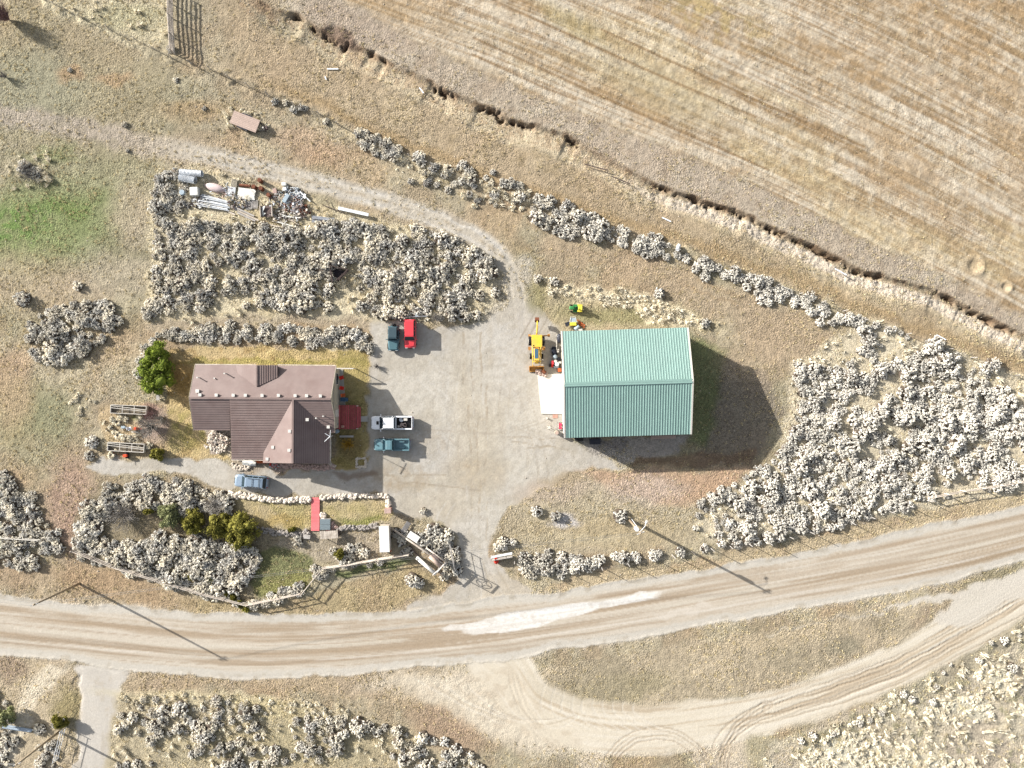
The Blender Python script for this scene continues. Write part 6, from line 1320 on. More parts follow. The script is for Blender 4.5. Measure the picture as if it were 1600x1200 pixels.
def pipe_gate(a, b, h, label, rails=5, m='galv', name='pipe_gate', posts=2):
    (ax, ay), (bx, by) = W(*a), W(*b); g = empty(name, (ax, ay, 0), 0, label, 'gate'); d = Vector((bx-ax, by-ay, 0)); mb = MB()
    for k in range(rails): mb = MB(); mb.tube(Vector((0, 0, .25+k*(h-.25)/(rails-1))), d+Vector((0, 0, .25+k*(h-.25)/(rails-1))), .035, seg=6); mb.build('rail', M[m], g)
    for k in range(posts+1): mb = MB(); q_ = d*(k/posts); mb.tube(q_+Vector((0, 0, 0 if k in (0, posts) else .25)), q_+Vector((0, 0, h+(.15 if k == 0 else .03))), .06 if k == 0 else .035, seg=8); mb.build('post', M[m], g)
    return g
pipe_gate((704, 848), (712, 885), 1.9, 'tall pipe gate swung open along the dense clump by the farm entrance', 4, 'grey_wood'); pipe_gate((768, 868.5), (800, 862.5), 1.35, 'pale pipe gate swung open on the east side of the farm entrance', 5)
mb = MB(); mb.box((0, 0, .5), (.06, 3.0, 1.0)); solo(mb, 'windbreak_board', M['grey_wood'], (*W(785, 870.5), .1), 'grey boards leaning behind the pale entrance gate', 'boards', rz=R(-80))
mb = MB(); mb.loft([[(.3*math.cos(a), .42*math.sin(a), 0) for a in [i*.785 for i in range(8)]], [(.36*math.cos(a), .5*math.sin(a), .5) for a in [i*.785 for i in range(8)]], [(.1*math.cos(a), .12*math.sin(a), .85) for a in [i*.785 for i in range(8)]]]); solo(mb, 'red_barrel', M['red_plastic'], (*W(775.5, 875), 0), 'bright red-orange barrel by the pale entrance gate', 'barrel', smooth=True)

# ------------------------------------------------------------------ fences
def rail_fence(line, h, rails, step, label, m='old_wood', r=.07, name='rail_fence', pr=.09, ph=.15, jit=.03):
    x0, y0 = W(*line[0]); f = empty(name, (x0, y0, 0), 0, label, 'fence'); rr = random.Random(int(line[0][0])+5); p0 = None
    for (a, b) in zip(line[:-1], line[1:]):
        A = Vector((*W(*a), 0)); B = Vector((*W(*b), 0)); n = max(1, int(round((B-A).length/step)))
        for i in range(n):
            p = A.lerp(B, i/n); q_ = A.lerp(B, (i+1)/n); lc = (p.x-x0, p.y-y0, 0)
            if p0 is None: mb = MB(); mb.tube((0, 0, 0), (0, 0, h+ph), pr, pr*.85, 8); p0 = mb.build('post', M[m], f, loc=lc)
            else: part(p0, f, lc, rot=(0, 0, rr.uniform(0, 3)))
            for k in range(rails):
                z = h*(k+1)/rails; o1 = rr.uniform(-jit, jit); mb = MB(); mb.tube((p.x-x0, p.y-y0, z+o1), (q_.x-x0, q_.y-y0, z-o1), r, r*.85, 6); mb.build('rail', M[m], f)
    part(p0, f, (B.x-x0, B.y-y0, 0)); return f
rail_fence([(120, 858), (180, 882), (250, 904), (320, 925), (390, 942), (440, 932), (472, 925)], 1.35, 3, 3.2, 'pale wooden rail fence along the foot of the dark thicket by the road')
rail_fence([(474, 926), (490, 906), (507, 886)], 1.4, 3, 2.4, 'short wooden rail fence running diagonally through the bushes by the road'); rail_fence([(508, 885), (545, 880), (590, 872), (640, 864)], 1.45, 4, 2.6, 'wooden rail fence between the yard and the road verge, ending near the white trailer')
rail_fence([(-8, 837), (68, 842)], 1.2, 2, 3.0, 'white rail fence across the western thicket', 'white_trim'); rail_fence([(1450, 776), (1500, 766), (1560, 757), (1612, 748)], 1.25, 2, 2.8, 'pale rail fence at the southeast corner of the whitish thicket')
rail_fence([(271, -14), (271, 30), (273, 60), (274.5, 86)], 1.75, 6, 2.5, 'tall old plank corral fence at the top beside its striped shadow', 'old_wood', .085)
def wire_fence(line, step, label, h=1.15, wires=4):
    x0, y0 = W(*line[0]); f = empty('wire_fence', (x0, y0, 0), 0, label, 'fence'); rr = random.Random(int(line[0][0])); p0 = None; pts = []
    for (a, b) in zip(line[:-1], line[1:]):
        A = Vector((*W(*a), 0)); B = Vector((*W(*b), 0)); n = max(1, int(round((B-A).length/step)))
        for i in range(n): pts.append(A.lerp(B, i/n))
    pts.append(B)
    for p in pts:
        lc = (p.x-x0, p.y-y0, zat(p.x, p.y)-.02); rot = (rr.uniform(-.06, .06), rr.uniform(-.06, .06), rr.uniform(0, 3))
        if p0 is None: mb = MB(); mb.tube((0, 0, 0), (0, 0, h+.15), .06, .05, 7); p0 = mb.build('post', M['grey_wood'], f, loc=lc, rot=rot)
        else: part(p0, f, lc, rot=rot, scale=(1, 1, rr.uniform(.85, 1.2)))
    for k in range(wires):
        mb = MB()
        for p, q_ in zip(pts[:-1], pts[1:]): z = h*(k+1)/wires; mb.tube((p.x-x0, p.y-y0, z), (q_.x-x0, q_.y-y0, z), .009, seg=3, caps=False)
        mb.build('wire', M['wire'], f)
    return f
wire_fence([(50, -10), (130, 30), (215, 65), (270, 92), (330, 110), (420, 150), (500, 180), (560, 213), (640, 245), (740, 285), (820, 315), (930, 350), (1060, 392), (1180, 432), (1350, 500), (1480, 545), (1620, 600)], 3.6, 'long wire fence on weathered posts running below the ditch')
wire_fence([(804, 876), (850, 892), (940, 886), (1020, 872), (1110, 856), (1200, 846), (1330, 816), (1448, 782)], 3.2, 'wire fence on posts along the road verge in front of the bushes', 1.55)

# ------------------------------------------------------------------ poles and overhead wires
def pole(px, py, h, label, r=.19, lean=(0, 0)):
    x, y = W(px, py); t = empty('utility_pole', (x, y, 0), 0, label, 'utility pole'); mb = MB(); mb.tube((0, 0, -.1), (lean[0], lean[1], h), r, r*.62, 10); mb.build('shaft', M['pole_wood'], t, True)
    mb = MB(); mb.bar((-.5, -.2, h-.25), (.5, .2, h-.25), .1, .12); ca = mb.build('crossarm', M['grey_wood'], t)
    for s in (-.42, 0, .42): mb = MB(); mb.tube((s, s*.4, h-.19), (s, s*.4, h-.02), .05, .03, 8); mb.build('insulator', M['pale_plastic'], ca)
    return t
pole(124, 912, 9.6, 'tall wooden utility pole on the verge in the west, its shadow crossing the road'); t2 = pole(983, 812, 9.2, 'wooden utility pole with a grey transformer and lamp beside the pale round bush')
mb = MB(); mb.tube((-.35, .3, 7.3), (-.35, .3, 8.2), .27, seg=16); mb.build('transformer', M['galv'], t2); mb = MB(); mb.path([(0, 0, 8.3), (.6, .8, 8.7), (.8, 1.3, 8.6)], .035); mb.build('lamp_arm', M['galv'], t2); mb = MB(); mb.box((.85, 1.4, 8.55), (.3, .5, .12), rz=-.5, bevel=.04); mb.build('lamp_head', M['white_trim'], t2)
mb = MB(); mb.tube((.35, .1, 0), (.12, .05, 8.6), .05, seg=6); mb.build('conduit', M['galv'], t2)
t3 = pole(93, 1143, 8.8, 'wooden utility pole in the southwest beside the lane')
mb = MB(); x, y = W(104, 1122); mb.path([(0, 0, 0), (0, 0, 1.1), (.3, .5, 1.1), (.35, .2, 1.0)], .05); solo(mb, 'water_hydrant', M['white_trim'], (x, y, 0), 'white standpipe with a curved arm by the southwest pole', 'standpipe')
def wires_between(a, ha, b, hb, sag, label, offs=((-.4, -.16), (.4, .16))):
    A = Vector((*W(*a), ha)); B = Vector((*W(*b), hb)); t = empty('overhead_wires', (A.x, A.y, A.z), 0, label, 'wires')
    for (ox, oy) in offs:
        pts = []
        for i in range(25): u = i/24; p = (B-A)*u; p.z -= sag*4*u*(1-u); pts.append(p+Vector((ox, oy, 0)))
        mb = MB(); mb.path(pts, .016, 4); mb.build('wire', M['wire'], t)
wires_between((124, 912), 9.5, (983, 812), 9.1, 1.2, 'pair of thin overhead wires from the west pole to the pole with the transformer'); wires_between((124, 912), 9.5, (-250, 880), 9.4, .8, 'pair of thin overhead wires leaving the west pole to the west'); wires_between((93, 1143), 8.6, (-150, 1150), 8.6, .5, 'single thin overhead wire leaving the southwest pole', ((0, 0),))
x, y = W(120, 1160); pipe_gate((104, 1136), (92, 1184), 1.4, 'pipe gate swung open along the west side of the southwest lane', 3)
mb = MB()
for k in range(7): mb.tube((-2.2+k*.1, -.25+k*.08, .12+.05*(k % 3)), (2.1+k*.05, -.35+k*.06, .12+.04*(k % 2)), .07, seg=8)
solo(mb, 'blue_pipe_bundle', M['blue_thing'] if False else mm('pale_blue', (178, 192, 206), k=.65), (*W(28, 1136), .1), 'bundle of pale blue pipes lying on the ground in the southwest', 'pipes', rz=-.12)

# ------------------------------------------------------------------ flat trailer in the pasture
x, y = W(382.5, 190, .8); t = empty('flat_trailer', (x, y, 0), R(-21), 'flat-bed wooden trailer parked in straw in the north pasture', 'trailer'); l0 = None
for k in range(8):
    lc = (0, -.84+k*.24, .78)
    if l0 is None: mb = MB(); mb.box((0, 0, 0), (4.05, .225, .06)); l0 = mb.build('plank', M['plank_pink'], t, loc=lc)
    else: part(l0, t, lc)
mb = MB(); mb.box((0, -.9, .66), (4.0, .08, .14)); mb.box((0, .9, .66), (4.0, .08, .14)); mb.bar((2.0, -.8, .6), (3.1, 0, .55), .1); mb.bar((2.0, .8, .6), (3.1, 0, .55), .1); mb.build('frame', M['dark'], t)
for a in (-.55, .35):
    for s in (-1, 1): mb = MB(); mb.tube((a, s*1.05, .33), (a, s*.88, .33), .33, seg=16); o = mb.build('wheel', M['rubber'], t); mb = MB(); mb.tube((a, s*1.07, .33), (a, s*1.0, .33), .18, seg=12); mb.build('rim', M['white_trim'], o)
for s in (-1, 1): mb = MB(); mb.box((-.1, s*1.02, .7), (1.7, .22, .04), bevel=.01); mb.build('fender', M['blue_dark'], t)
mb = MB(); mb.tube((2.85, .1, .2), (2.85, .1, 1.0), .05, seg=8); mb.tube((2.85, .1, 1.0), (2.85, .1, 1.04), .12, seg=10); mb.build('jack', M['white_trim'], t)
crate(414, 200, .6, .5, .5, .4, 'dark_wood', 'dark wooden box at the hitch end of the flat trailer', 'box')

# ------------------------------------------------------------------ scrap pile
def lp(a, b, h, wd_, th, m, name, label, cat, group=None, rise=0):
    A = Vector((*W(*a), h)); B = Vector((*W(*b), h+rise)); mb = MB(); mb.bar((0, 0, 0), B-A, wd_, th); return solo(mb, name, M[m], A, label, cat, group)
def tubeline(a, b, r, m, name, label, cat, group=None, z=None, z2=None):
    A = Vector((*W(*a), r if z is None else z)); B = Vector((*W(*b), (r if z is None else z) if z2 is None else z2)); mb = MB(); mb.tube((0, 0, 0), B-A, r, seg=10); return solo(mb, name, M[m], A, label, cat, group, smooth=False)
def culvert(a, b, r, label):
    A = Vector((*W(*a), r)); B = Vector((*W(*b), r)); d = B-A; mb = MB(); n = 16; pts = []
    for i in range(n): p = d*(i/n); q_ = d*((i+.5)/n); mb.tube(p, q_, r, r*.88, 14, False); mb.tube(q_, d*((i+1)/n), r*.88, r, 14, False)
    return solo(mb, 'culvert_pipe', M['galv'], A, label, 'pipe')
culvert((284, 270.5), (318, 273), .5, 'ribbed grey culvert pipe, the northern of two at the corner of the scrap pile'); culvert((284, 279), (308, 283.5), .55, 'ribbed grey culvert pipe, the shorter southern one at the corner of the scrap pile')
drum(285, 301, 'pale_plastic', 'pale blue upright drum in the bushes west of the scrap pile', .38, .7)
crate(302.5, 298.5, 1.15, 1.2, .75, .05, 'tarp', 'big square cream tank at the west end of the scrap pile', 'tank', 'tank')
x, y = W(337, 294); mb = MB(); rings = []
for i in range(9):
    u = -1+i/4; wv_ = .62*(1-abs(u)**2.2)+.02; rings.append([(u*1.75, wv_*math.cos(a), .12+.5*(1-abs(u)**3)*math.sin(a)) for a in [k*math.pi/6 for k in range(7)]]+[(u*1.75, 0, .05)])
mb.loft(rings); solo(mb, 'upturned_boat', M['pink_boat'], (x, y, 0), 'pale pink pointed hull lying upside down on the scrap pile', 'boat', rz=R(-16), smooth=True)
for k in range(11):
    o_ = k*1.75
    tubeline((316-k*.6, 304+o_*.95+(k % 3)), (356+(k % 4)*1.5, 315+o_*.85), .085, 'galv', 'irrigation_pipe', 'long bright metal irrigation pipe in the slanting stack on the scrap pile', 'pipe', 'stacked irrigation pipes on the scrap pile', .12+.08*((k*7) % 4))
for k, (a, b) in enumerate((((340, 322), (368, 336)), ((362, 322), (398, 338)), ((366, 327), (405, 345)), ((372, 333), (400, 346)))): lp(a, b, .15+.05*k, .22, .06, 'grey_wood' if k % 2 else 'old_wood', 'board', 'long pale board sloping down the south side of the scrap pile', 'board', 'long boards on the scrap pile')
def sheet(px, py, sx, sy, rz, m, label, h=.25, tilt=.05, n=8):
    x, y = W(px, py); mb = MB(); e = mb.bm
    r0 = [e.verts.new((-sx/2+i*sx/(2*n), -sy/2, h+.05*(i % 2))) for i in range(2*n+1)]; r1 = [e.verts.new((-sx/2+i*sx/(2*n), sy/2, h+tilt+.05*(i % 2))) for i in range(2*n+1)]
    for i in range(2*n): e.faces.new((r0[i], r0[i+1], r1[i+1], r1[i]))
    mb.box((0, 0, h/2), (sx*.8, sy*.8, h*.8)); return solo(mb, 'metal_sheet', M[m], (x, y, 0), label, 'metal sheet', rz=rz)
sheet(363, 300.5, 1.4, 1.1, R(85), 'galv', 'ribbed grey metal sheet east of the pink hull'); sheet(367, 287, .9, 1.2, R(-8), 'siding', 'yellowish ribbed sheet north of the grey ribbed one')
x, y = W(386, 303); st = empty('plank_stack', (x, y, 0), R(-7), 'wide stack of pale planks in the middle of the scrap pile', 'planks'); l0 = None
for k in range(8):
    for j in range(2):
        lc = (rng.uniform(-.08, .08), -.75+k*.2, .1+.1*j)
        if l0 is None: mb = MB(); mb.box((0, 0, 0), (2.5, .18, .08)); l0 = mb.build('plank', M['tarp'], st, loc=lc)
        else: part(l0, st, lc)
tubeline((375, 290), (392, 291.5), .2, 'rust', 'rusty_pipe', 'thick rusty pipe north of the pale plank stack', 'pipe')
def pallet(px, py, rz, label):
    x, y = W(px, py); t = empty('pallet', (x, y, 0), rz, label, 'pallet'); l0 = None
    for k in range(7):
        lc = (0, -.55+k*.183, .14)
        if l0 is None: mb = MB(); mb.box((0, 0, 0), (.9, .1, .03)); l0 = mb.build('slat', M['grey_wood'], t, loc=lc)
        else: part(l0, t, lc)
    for sx in (-.4, 0, .4): mb = MB(); mb.box((sx, 0, .07), (.08, 1.2, .1)); mb.build('bearer', M['grey_wood'], t)
pallet(389, 321, .05, 'grey slatted pallet, the western of two below the plank stack'); pallet(398.5, 319.5, -.05, 'grey slatted pallet, the eastern of two below the plank stack')
for (px, py, lb) in ((406, 282, 'rusty upright drum at the north edge of the scrap pile'), (397, 292, 'dark rusty drum at the east end of the rusty pipe'), (408, 294.5, 'rusty brown drum in the middle of the drum group'), (420, 305, 'open-topped rusty drum south of the other drums')): drum(px, py, 'rust', lb, .31, .88, 'rusty_drum')
crate(443, 287, .65, .45, .6, .1, 'tarp', 'cream box at the north edge of the scrap pile', 'box'); crate(444.5, 295, .5, .45, .45, .3, 'white_paint', 'bright white cube between the cream box and the pale blue cabinet', 'box', lidm='white_paint')
crate(446.5, 309.5, 1.35, .55, .6, R(58), 'pale_plastic', 'pale blue cabinet lying slanted on the scrap pile', 'cabinet', 'cabinet'); crate(429, 298, .55, .7, .4, .2, 'rock_pink', 'pinkish dented box beside the rusty drums', 'box'); crate(450, 319, .5, .35, .3, .1, 'siding', 'little beige box south of the pale blue cabinet', 'box')
lp((470, 300.5), (486, 316), .35, .14, .1, 'white_paint', 'white_post', 'bright white post slanting down the east side of the scrap pile', 'post'); lp((462, 308), (471, 299), .3, .3, .05, 'galv', 'metal_strip', 'short shiny strip at the top of the white post', 'metal strip')
x, y = W(418, 331); t = empty('wooden_frame_cart', (x, y, 0), .05, 'broken wooden cart bed with upright boards on the scrap pile', 'cart'); mb = MB(); mb.box((0, 0, .3), (1.7, 1.6, .08)); mb.build('bed', M['dark_wood'], t)
for sx in (-.85, .85): mb = MB(); mb.box((sx, 0, .5), (.1, 1.7, .4)); mb.build('side_board', M['old_wood'], t)
mb = MB(); mb.slab([(-.7, -.6, .45), (-.1, .75, .6), (-.6, .6, .5)], .04); mb.slab([(-.6, -.75, .42), (-.1, -.3, .5), (-.5, -.2, .46)], .04); mb.build('torn_sheet', M['tarp'], t)
rr = random.Random(21)
def jumble(name, cx, cy, rx, ry, n, mats_, label, seed):
    rr = random.Random(seed); x0, y0 = W(cx, cy); t = empty(name, (x0, y0, 0), 0, label, 'scrap')
    for mi_, mk in enumerate(mats_):
        mb = MB()
        for i in range(n//len(mats_)):
            a = rr.uniform(0, 6.28); q_ = math.sqrt(rr.random()); x = rx*q_*math.cos(a)/K; y = ry*q_*math.sin(a)/K
            if rr.random() < .5: mb.box((x, y, rr.uniform(.05, .4)), (rr.uniform(.1, .4), rr.uniform(.05, .3), rr.uniform(.04, .25)), rr.uniform(0, 3), rr.uniform(-.4, .4), rr.uniform(-.4, .4))
            else: d = rr.uniform(.3, .9); b = rr.uniform(0, 3.1); z = rr.uniform(.1, .45); mb.bar((x, y, z), (x+d*math.cos(b), y+d*math.sin(b), z+rr.uniform(-.1, .1)), .06, .04)
        o = mb.build('scrap_pieces', M[mk], t); o['kind'] = 'stuff'
jumble('scrap_jumble', 458, 320, 16, 14, 210, ('galv', 'steel', 'grey_wood', 'plank_pink', 'rust'), 'tangled heap of grey and silver scrap in the east of the scrap pile', 1); jumble('scrap_jumble', 474, 330, 11, 10, 80, ('rust', 'dark_wood', 'old_wood'), 'rust-brown heap of scrap east of the silver one', 2)
jumble('scrap_jumble', 312, 318, 12, 8, 70, ('steel', 'dark_wood', 'tarp'), 'dark heap of oddments at the west end of the irrigation pipes', 3); jumble('scrap_jumble', 470, 306, 8, 8, 50, ('steel', 'galv', 'dark'), 'small metal jumble around the head of the white post', 4)
jumble('scrap_jumble', 383, 716, 14, 5, 26, ('old_wood', 'dark_wood', 'rock_grey'), 'odds and ends under the south eave beside the white tarp', 5); jumble('scrap_jumble', 430, 728, 8, 5, 24, ('steel', 'red_plastic', 'white_trim'), 'small jumble of coloured things east of the orange step', 6); jumble('log_pile', 345, 690, 16, 14, 120, ('old_wood', 'plank_pink', 'grey_wood', 'dark'), 'jumbled firewood on the pale stones at the southwest house corner', 7)
for (cx_, cy_, sx_, sy_, n_, ms_, lb_) in ((432, 316, 12, 16, 60, ('steel', 'dark_wood', 'tarp', 'rock_pink'), 'mixed small rubbish between the rusty drums and the pale blue cabinet'), (455, 300, 14, 8, 60, ('galv', 'blue_dark', 'tarp', 'pale_plastic'), 'mixed small rubbish north of the pale blue cabinet'), (445, 340, 26, 10, 90, ('old_wood', 'tarp', 'dark_wood', 'grey_wood'), 'litter of broken laths along the south foot of the scrap pile'), (372, 318, 16, 10, 60, ('old_wood', 'steel', 'dark_wood'), 'scraps lying below the pale plank stack'), (350, 300, 22, 10, 40, ('dark_wood', 'rock_pink', 'galv'), 'scraps around the pink hull')): jumble('scrap_litter', cx_, cy_, sx_, sy_, n_, ms_, lb_, int(cx_))
for k, (a, b) in enumerate((((440, 338), (472, 341)), ((452, 343), (468, 352)), ((434, 347), (466, 357)), ((422, 352), (438, 355)), ((448, 351), (464, 356)))): lp(a, b, .2+.03*k, .17, .06, 'tarp' if k % 2 == 0 else 'old_wood', 'board', 'whitish board strewn along the southeast foot of the scrap pile', 'board', 'whitish boards at the southeast foot of the scrap pile')
for k in range(6): tubeline((488, 338+k*1.9), (523-(k % 2)*2, 342+k*1.7), .09, 'steel', 'steel_pipe', 'dark steel pipe in the stack at the east end of the scrap pile', 'pipe', 'stacked dark steel pipes', .1+.07*(k % 3))
lp((530, 326.5), (577, 337), .5, .45, .12, 'galv', 'steel_trough', 'long silver trough lying in the bushes east of the scrap pile', 'trough'); tubeline((505, 321), (540, 334), .05, 'dark_wood', 'branch', 'thin dark branch north of the steel pipe stack', 'branch', None, .2); tubeline((511, 313), (517, 327), .04, 'dark_wood', 'branch', 'short dark branch crossing the longer one', 'branch', None, .3)
x, y = W(517.5, 417); t = empty('ruined_pen', (x, y, 0), 0, 'collapsed three-sided dark board pen inside the thicket', 'pen')
for a, b in (((518, 417), (522, 442)), ((518, 417), (546, 423)), ((546, 423), (528, 440))):
    A = Vector((*W(*a), 0)); B = Vector((*W(*b), 0))
    for z in (.3, .7, 1.1): mb = MB(); mb.bar(A+Vector((0, 0, z)), B+Vector((0, 0, z)), .05, .22, up=(0, 0, 1)); attach(mb, 'board', M['dark_wood'], t)
mb = MB(); mb.slab([Vector((*W(*p), .12)) for p in ((519, 419), (543, 424), (528, 438), (522, 440))], .1); attach(mb, 'floor', M['floor_dark'], t)
tubeline((613, 497.5), (668, 494.5), .07, 'steel', 'metal_pole', 'long grey pole lying along the thicket behind the red car', 'pole', None, .5)
crate(652, 492.5, .55, .3, .4, 0, 'pale_plastic', 'pale blue-grey case behind the red car', 'case')
for a, b, lb in (((511.5, 108.3), (529, 108.3), 'white plank lying in the pasture below the ditch'), ((655.5, 137.5), (662, 146), 'short white stick in the grass below the ditch'), ((1034, 340), (1048, 346.5), 'white stick between the fence row and the ditch'), ((1304, 420), (1322, 430), 'thin white stick beside the pale gravel of the ditch'), ((1463, 523.5), (1477, 531), 'white stick in the grass near the eastern end of the ditch'), ((508, 120), (510, 125), 'tiny white scrap below the white plank')): lp(a, b, .12, .16, .08, 'white_paint', 'white_stick', lb, 'stick')
for a, b, lb in (((913, 256.5), (950, 266.5), 'dark pole lying beside the middle of the ditch'), ((956, 276), (985, 288), 'second dark pole lying beside the ditch, farther east')): tubeline(a, b, .07, 'dark_wood', 'fallen_pole', lb, 'pole', None, .1)
tubeline((1060, 384), (1056, 392), .28, 'white_paint', 'white_tank', 'small bright white tank standing in the fence row', 'tank', None, .35, .9)

# ------------------------------------------------------------------ vegetable garden west of the house
def cold_frame(c, L_, w_, rz, label):
    x, y = W(*c, .6); t = empty('cold_frame', (x, y, 0), rz, label, 'garden frame'); a, b = L_/2, w_/2
    def br(p, q_, n_='bar', r=.07): mb = MB(); mb.bar(p, q_, r, r); mb.build(n_, M['galv'] if False else M['white_trim'], t)
    for s in (-1, 1): br((-a, s*b, .6), (a, s*b, .6)); br((s*a, -b, .6), (s*a, b, .6)); 
    for xx in (-a+L_/3, a-L_/3): br((xx, -b, .6), (xx, b, .6))
    br((-a, .3*b, .62), (a, -.3*b, .62)); br((-a, b*.8, .62), (a, .1*b, .62))
    for s in (-1, 1):
        mb = MB(); mb.box((0, s*b, .28), (L_, .05, .5)); mb.build('side_board', M['grey_wood'], t); mb = MB(); mb.box((s*a, 0, .28), (.05, w_, .5)); mb.build('end_board', M['grey_wood'], t)
    mb = MB(); mb.box((0, 0, .12), (L_-.1, w_-.1, .2)); mb.build('soil', M['floor_dark'] if False else mm('soil', (140, 128, 110), var=.3, k=.6), t); return t
cold_frame((200.5, 640), 5.2, 1.2, R(-2.5), 'long white-barred garden frame, the northern of two beside the house'); cold_frame((196.5, 699), 5.3, 1.2, R(-3), 'long white-barred garden frame, the southern of two by the drive')
x, y = W(249.5, 616); mb = MB(); mb.box((0, 0, .5), (.5, 1.7, .06)); mb.box((0, .7, .25), (.45, .08, .5)); mb.box((0, -.7, .25), (.45, .08, .5)); solo(mb, 'garden_bench', M['grey_wood'], (x, y, 0), 'grey plank bench below the green trees west of the house', 'bench')
mm('orange_red', (226, 84, 44), k=.7)
x, y = W(199, 711.5); t = empty('garden_tiller', (x, y, 0), .1, 'rusty orange garden tiller on the drive edge beside the southern frame', 'tiller'); mb = MB(); mb.box((0, 0, .5), (.6, .4, .4), bevel=.06); mb.build('engine', M['orange_red'], t); mb = MB(); mb.tube((.1, -.4, .25), (.1, .4, .25), .25, seg=14); mb.build('wheels', M['rubber'], t)
for s in (-1, 1): mb = MB(); mb.tube((-.2, s*.15, .6), (-.9, s*.28, .95), .03); mb.build('handle', M['rust'], t)
x, y = W(213.5, 669.5); mb = MB(); mb.box((0, 0, .25), (.35, .4, .5), bevel=.04); mb.box((.45, -.05, .1), (.7, .1, .05)); solo(mb, 'red_can', M['orange_red'], (x, y, 0), 'small bright orange-red can in the vegetable garden', 'can')
x, y = W(205, 669.5); mb = MB(); mb.box((0, 0, .4), (.5, .5, .06), bevel=.02); mb.box((-.2, .1, .65), (.06, .5, .45), bevel=.02)
for a in (-.2, .2):
    for b in (-.2, .2): mb.box((a, b, .2), (.05, .05, .4))
solo(mb, 'white_garden_chair', M['white_paint'], (x, y, 0), 'white garden chair in the vegetable garden', 'chair', rz=.3)
crate(192, 667.5, .55, .35, .3, 0, 'pale_plastic', 'pale blue tub in the vegetable garden', 'tub', 'tub')
lp((206, 674.5), (217, 675.5), .12, .2, .05, 'tarp', 'board', 'short white board south of the garden chair', 'board')
for i, (px, py, s) in enumerate(((176, 655, .55), (183, 659, .6), (189, 653, .5), (174, 668, .45), (186, 680, .6), (194, 683, .6), (203, 684, .6), (212, 688, .5), (198, 656, .45), (179, 676, .4), (175, 711, .55), (234, 696, .6))):
    if i == 0: STR = [puff_bush('straw_shrub', 500+k, [M_STRAW, M_TWIG], n=13, h=.75, pr=(.2, .34), leaf=.16, spread=.85) for k in range(3)]
    o = link_mesh('dry_shrub', STR[i % 3], None, (*W(px, py), 0), (0, 0, i)); o.scale = (s*1.15,)*3
    tag(o, ('tan dry plant in the vegetable garden between the two white-barred frames' if i < 10 else ('tan dry plant on the drive edge by the rusty tiller' if i == 10 else 'cream dry plant just east of the southern garden frame')), 'plant', 'dry plants in the vegetable garden' if i < 10 else None)

# ------------------------------------------------------------------ trees and shrubs with a look of their own
def tree(px, py, r, h, m, label, seed, n=30, cat='tree', name='leafy_tree', tr=.12):
    x, y = W(px, py, h*.6); t = empty(name, (x, y, 0), 0, label, cat); rs_ = np.random.RandomState(seed); ch = []
    for k in range(n):
        a = rs_.uniform(0, 6.283); q_ = rs_.uniform(0, 1)**.5; zz = rs_.uniform(.25, 1.0); rad_ = r*q_*math.sqrt(max(.05, 1-((zz-.45)/.6)**2)); c = np.array([rad_*math.cos(a), rad_*math.sin(a), zz*h]); R0 = rs_.uniform(.14, .27)*r*1.2
        v, f = ICO1; ch.append((v*R0*rs_.uniform(.3, 1.3, (len(v), 1))+c, f, 0)); m_ = 90; d = rs_.normal(0, 1, (m_, 3)); d /= np.linalg.norm(d, axis=1)[:, None]; v, f = shards(rs_, c+d*R0*rs_.uniform(.7, 1.25, (m_, 1)), d, .2, .8); ch.append((v, f, 0))
    link_mesh('crown', tri_mesh('crown', ch, [m]), t)
    mb = MB(); mb.tube((0, 0, -.05), (0, 0, h*.55), tr, tr*.5, 8)
    for k in range(6): a = k*1.05; mb.tube((0, 0, h*(.15+.05*k)), (r*.6*math.cos(a), r*.6*math.sin(a), h*(.4+.08*k)), tr*.4, tr*.15, 5)
    mb.build('trunk', M_BARK, t); return t
tree(245, 551, 1.6, 2.9, M_GREEN, 'bright green leafy tree, the northern of two west of the house', 1); tree(243, 586, 2.6, 3.3, M_GREEN, 'wide green leafy tree, the southern of two west of the house', 2, 46)
tree(231, 797, .75, 1.1, M_OLIVE, 'smallest round green shrub in the thicket below the drive', 3, 14, 'shrub', 'green_shrub', .06); tree(262, 806, 1.6, 1.7, M_GREYGREEN, 'grey-green shrub west of the three olive ones', 4, 30, 'shrub', 'green_shrub', .08); tree(300, 816, 1.6, 2.0, M_OLIVE, 'yellow-green shrub between the grey-green one and the large olive ones', 5, 30, 'shrub', 'green_shrub', .08)
tree(341, 822, 1.9, 2.2, M_OLIVE, 'broad olive shrub left of the largest one near the front lawn', 6, 34, 'shrub', 'green_shrub', .1); tree(375, 829, 2.3, 2.5, M_OLIVE, 'largest dark-gold olive shrub at the corner of the front lawn', 7, 44, 'shrub', 'green_shrub', .1); tree(246, 708, 1.0, 1.0, M_OLIVE, 'small bright green shrub at the southwest corner of the lawn', 8, 18, 'shrub', 'green_shrub', .06)
tree(455, 829, .5, .7, M_OLIVE, 'little green shrub among the grey stones below the west front lawn', 9, 10, 'shrub', 'green_shrub', .04); tree(92, 1128, 1.1, 1.5, M_OLIVE, 'green-gold shrub at the foot of the southwest pole', 10, 24, 'shrub', 'green_shrub', .06); tree(532, 866, .8, 1.1, M_OLIVE, 'yellow-green shrub beside the grey bush in the yard', 11, 16, 'shrub', 'green_shrub', .05)
tree(8, 1120, 1.3, 2.2, M_GREYGREEN, 'dark green shrub at the western edge south of the road', 12, 26, 'shrub', 'green_shrub', .08)
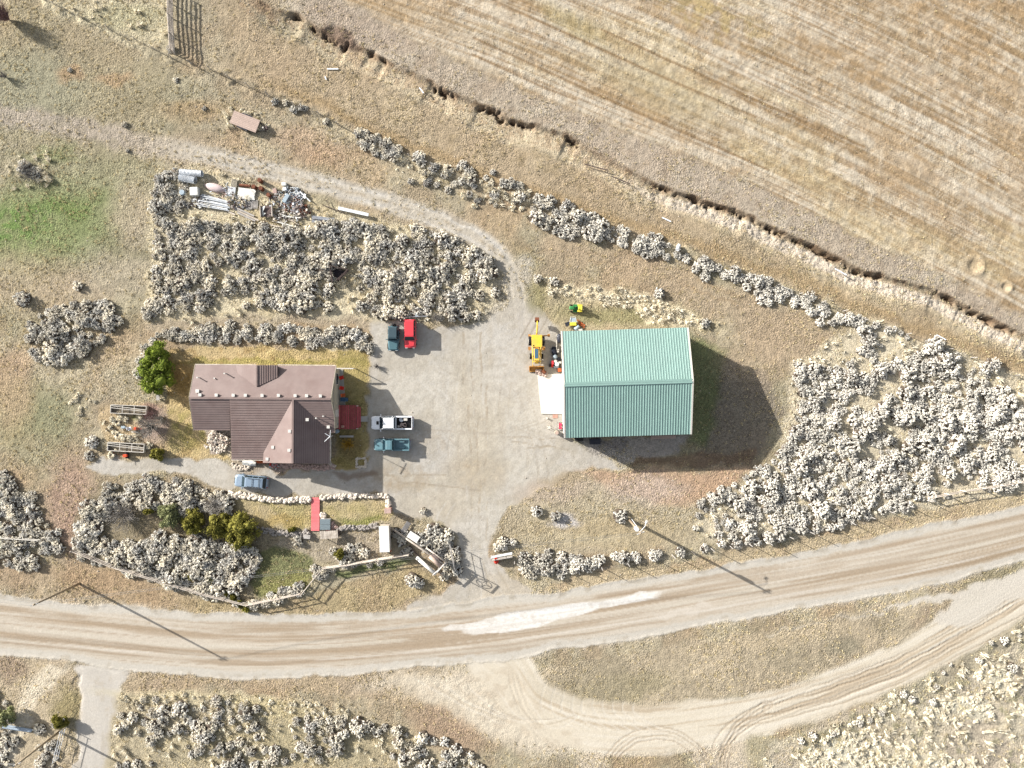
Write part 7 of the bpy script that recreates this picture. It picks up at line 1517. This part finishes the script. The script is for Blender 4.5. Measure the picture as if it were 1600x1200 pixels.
for i, (px, py) in enumerate(((375, 943), (385, 950), (365, 935), (355, 928), (330, 908), (300, 902))): tree(px, py, .55, .6, M_OLIVE, 'low bright green plant at the foot of the rail fence by the small lawn' if i < 4 else 'low bright green plant under the dark thicket by the rail fence', 30+i, 8, 'plant', 'green_plant', .03)['group'] = 'green plants along the rail fence' if i < 4 else 'green plants under the dark thicket'
def bare_shrub(px, py, r, h, m, label, seed, n=60, name='bare_shrub'):
    rs_ = random.Random(seed); x, y = W(px, py, h*.5); mb = MB()
    for k in range(n):
        a = rs_.uniform(0, 6.283); e = rs_.uniform(.3, 1.0); p = Vector((0, 0, 0)); d = Vector((math.cos(a)*r*e, math.sin(a)*r*e, h*rs_.uniform(.4, 1))); q_ = d*.5+Vector((rs_.uniform(-.2, .2)*r, rs_.uniform(-.2, .2)*r, h*.12)); mb.tube(p, q_, .03, .022, 4, False); mb.tube(q_, d, .022, .008, 4, False)
        for j in range(3): s = q_.lerp(d, rs_.random()); mb.tube(s, s+Vector((rs_.uniform(-.3, .3)*r, rs_.uniform(-.3, .3)*r, rs_.uniform(0, .3)*h)), .015, .006, 3, False)
    return solo(mb, name, m, (x, y, 0), label, 'shrub')
M_BARE2 = leaf_mat('reddish_twigs', (186, 150, 148), .5, tint=(160, 130, 130))
bare_shrub(192, 805, 2.6, 1.9, M_BARE, 'wide bare whitish shrub inside the thicket below the drive', 1, 130); bare_shrub(232, 668, 2.0, 2.4, M_BARE, 'bare greyish-pink shrub at the east side of the vegetable garden', 2, 110); bare_shrub(236, 650, 1.2, 1.8, M_BARE2, 'bare reddish shrub beside the northern garden frame', 3, 60); bare_shrub(250, 655, 1.3, 3.4, M_BARE, 'tall bare shrub throwing shadows over the lawn west of the house', 4, 60)
bare_shrub(2, 22, 1.6, 3.2, M_BARE2, 'dark bare shrub at the far northwest corner with a black-green shadow', 5, 220); bare_shrub(5, 118, .8, 1.2, M_BARE, 'small bare shrub at the western edge of the north pasture', 6, 50); bare_shrub(42, 270, 1.6, 1.3, M_BARE, 'pale bare shrub on the straw mound', 7, 90); bare_shrub(335, 790, 1.8, 1.7, M_BARE, 'purplish bare shrub at the east end of the thicket below the drive', 8, 90)
bare_shrub(682, 497, 1.1, 1.3, M_BARE, 'spiky bare shrub behind the yard east of the red car', 9, 60); bare_shrub(544, 694, 1.1, 1.3, leaf_mat('gold_leaves', (232, 186, 70), .6, tint=(196, 150, 60)), 'golden-leaved small shrub on the lawn strip east of the house', 11, 70); bare_shrub(588, 572, .6, .8, M_BARE, 'grey weed at the west edge of the yard by the lawn', 12, 40)
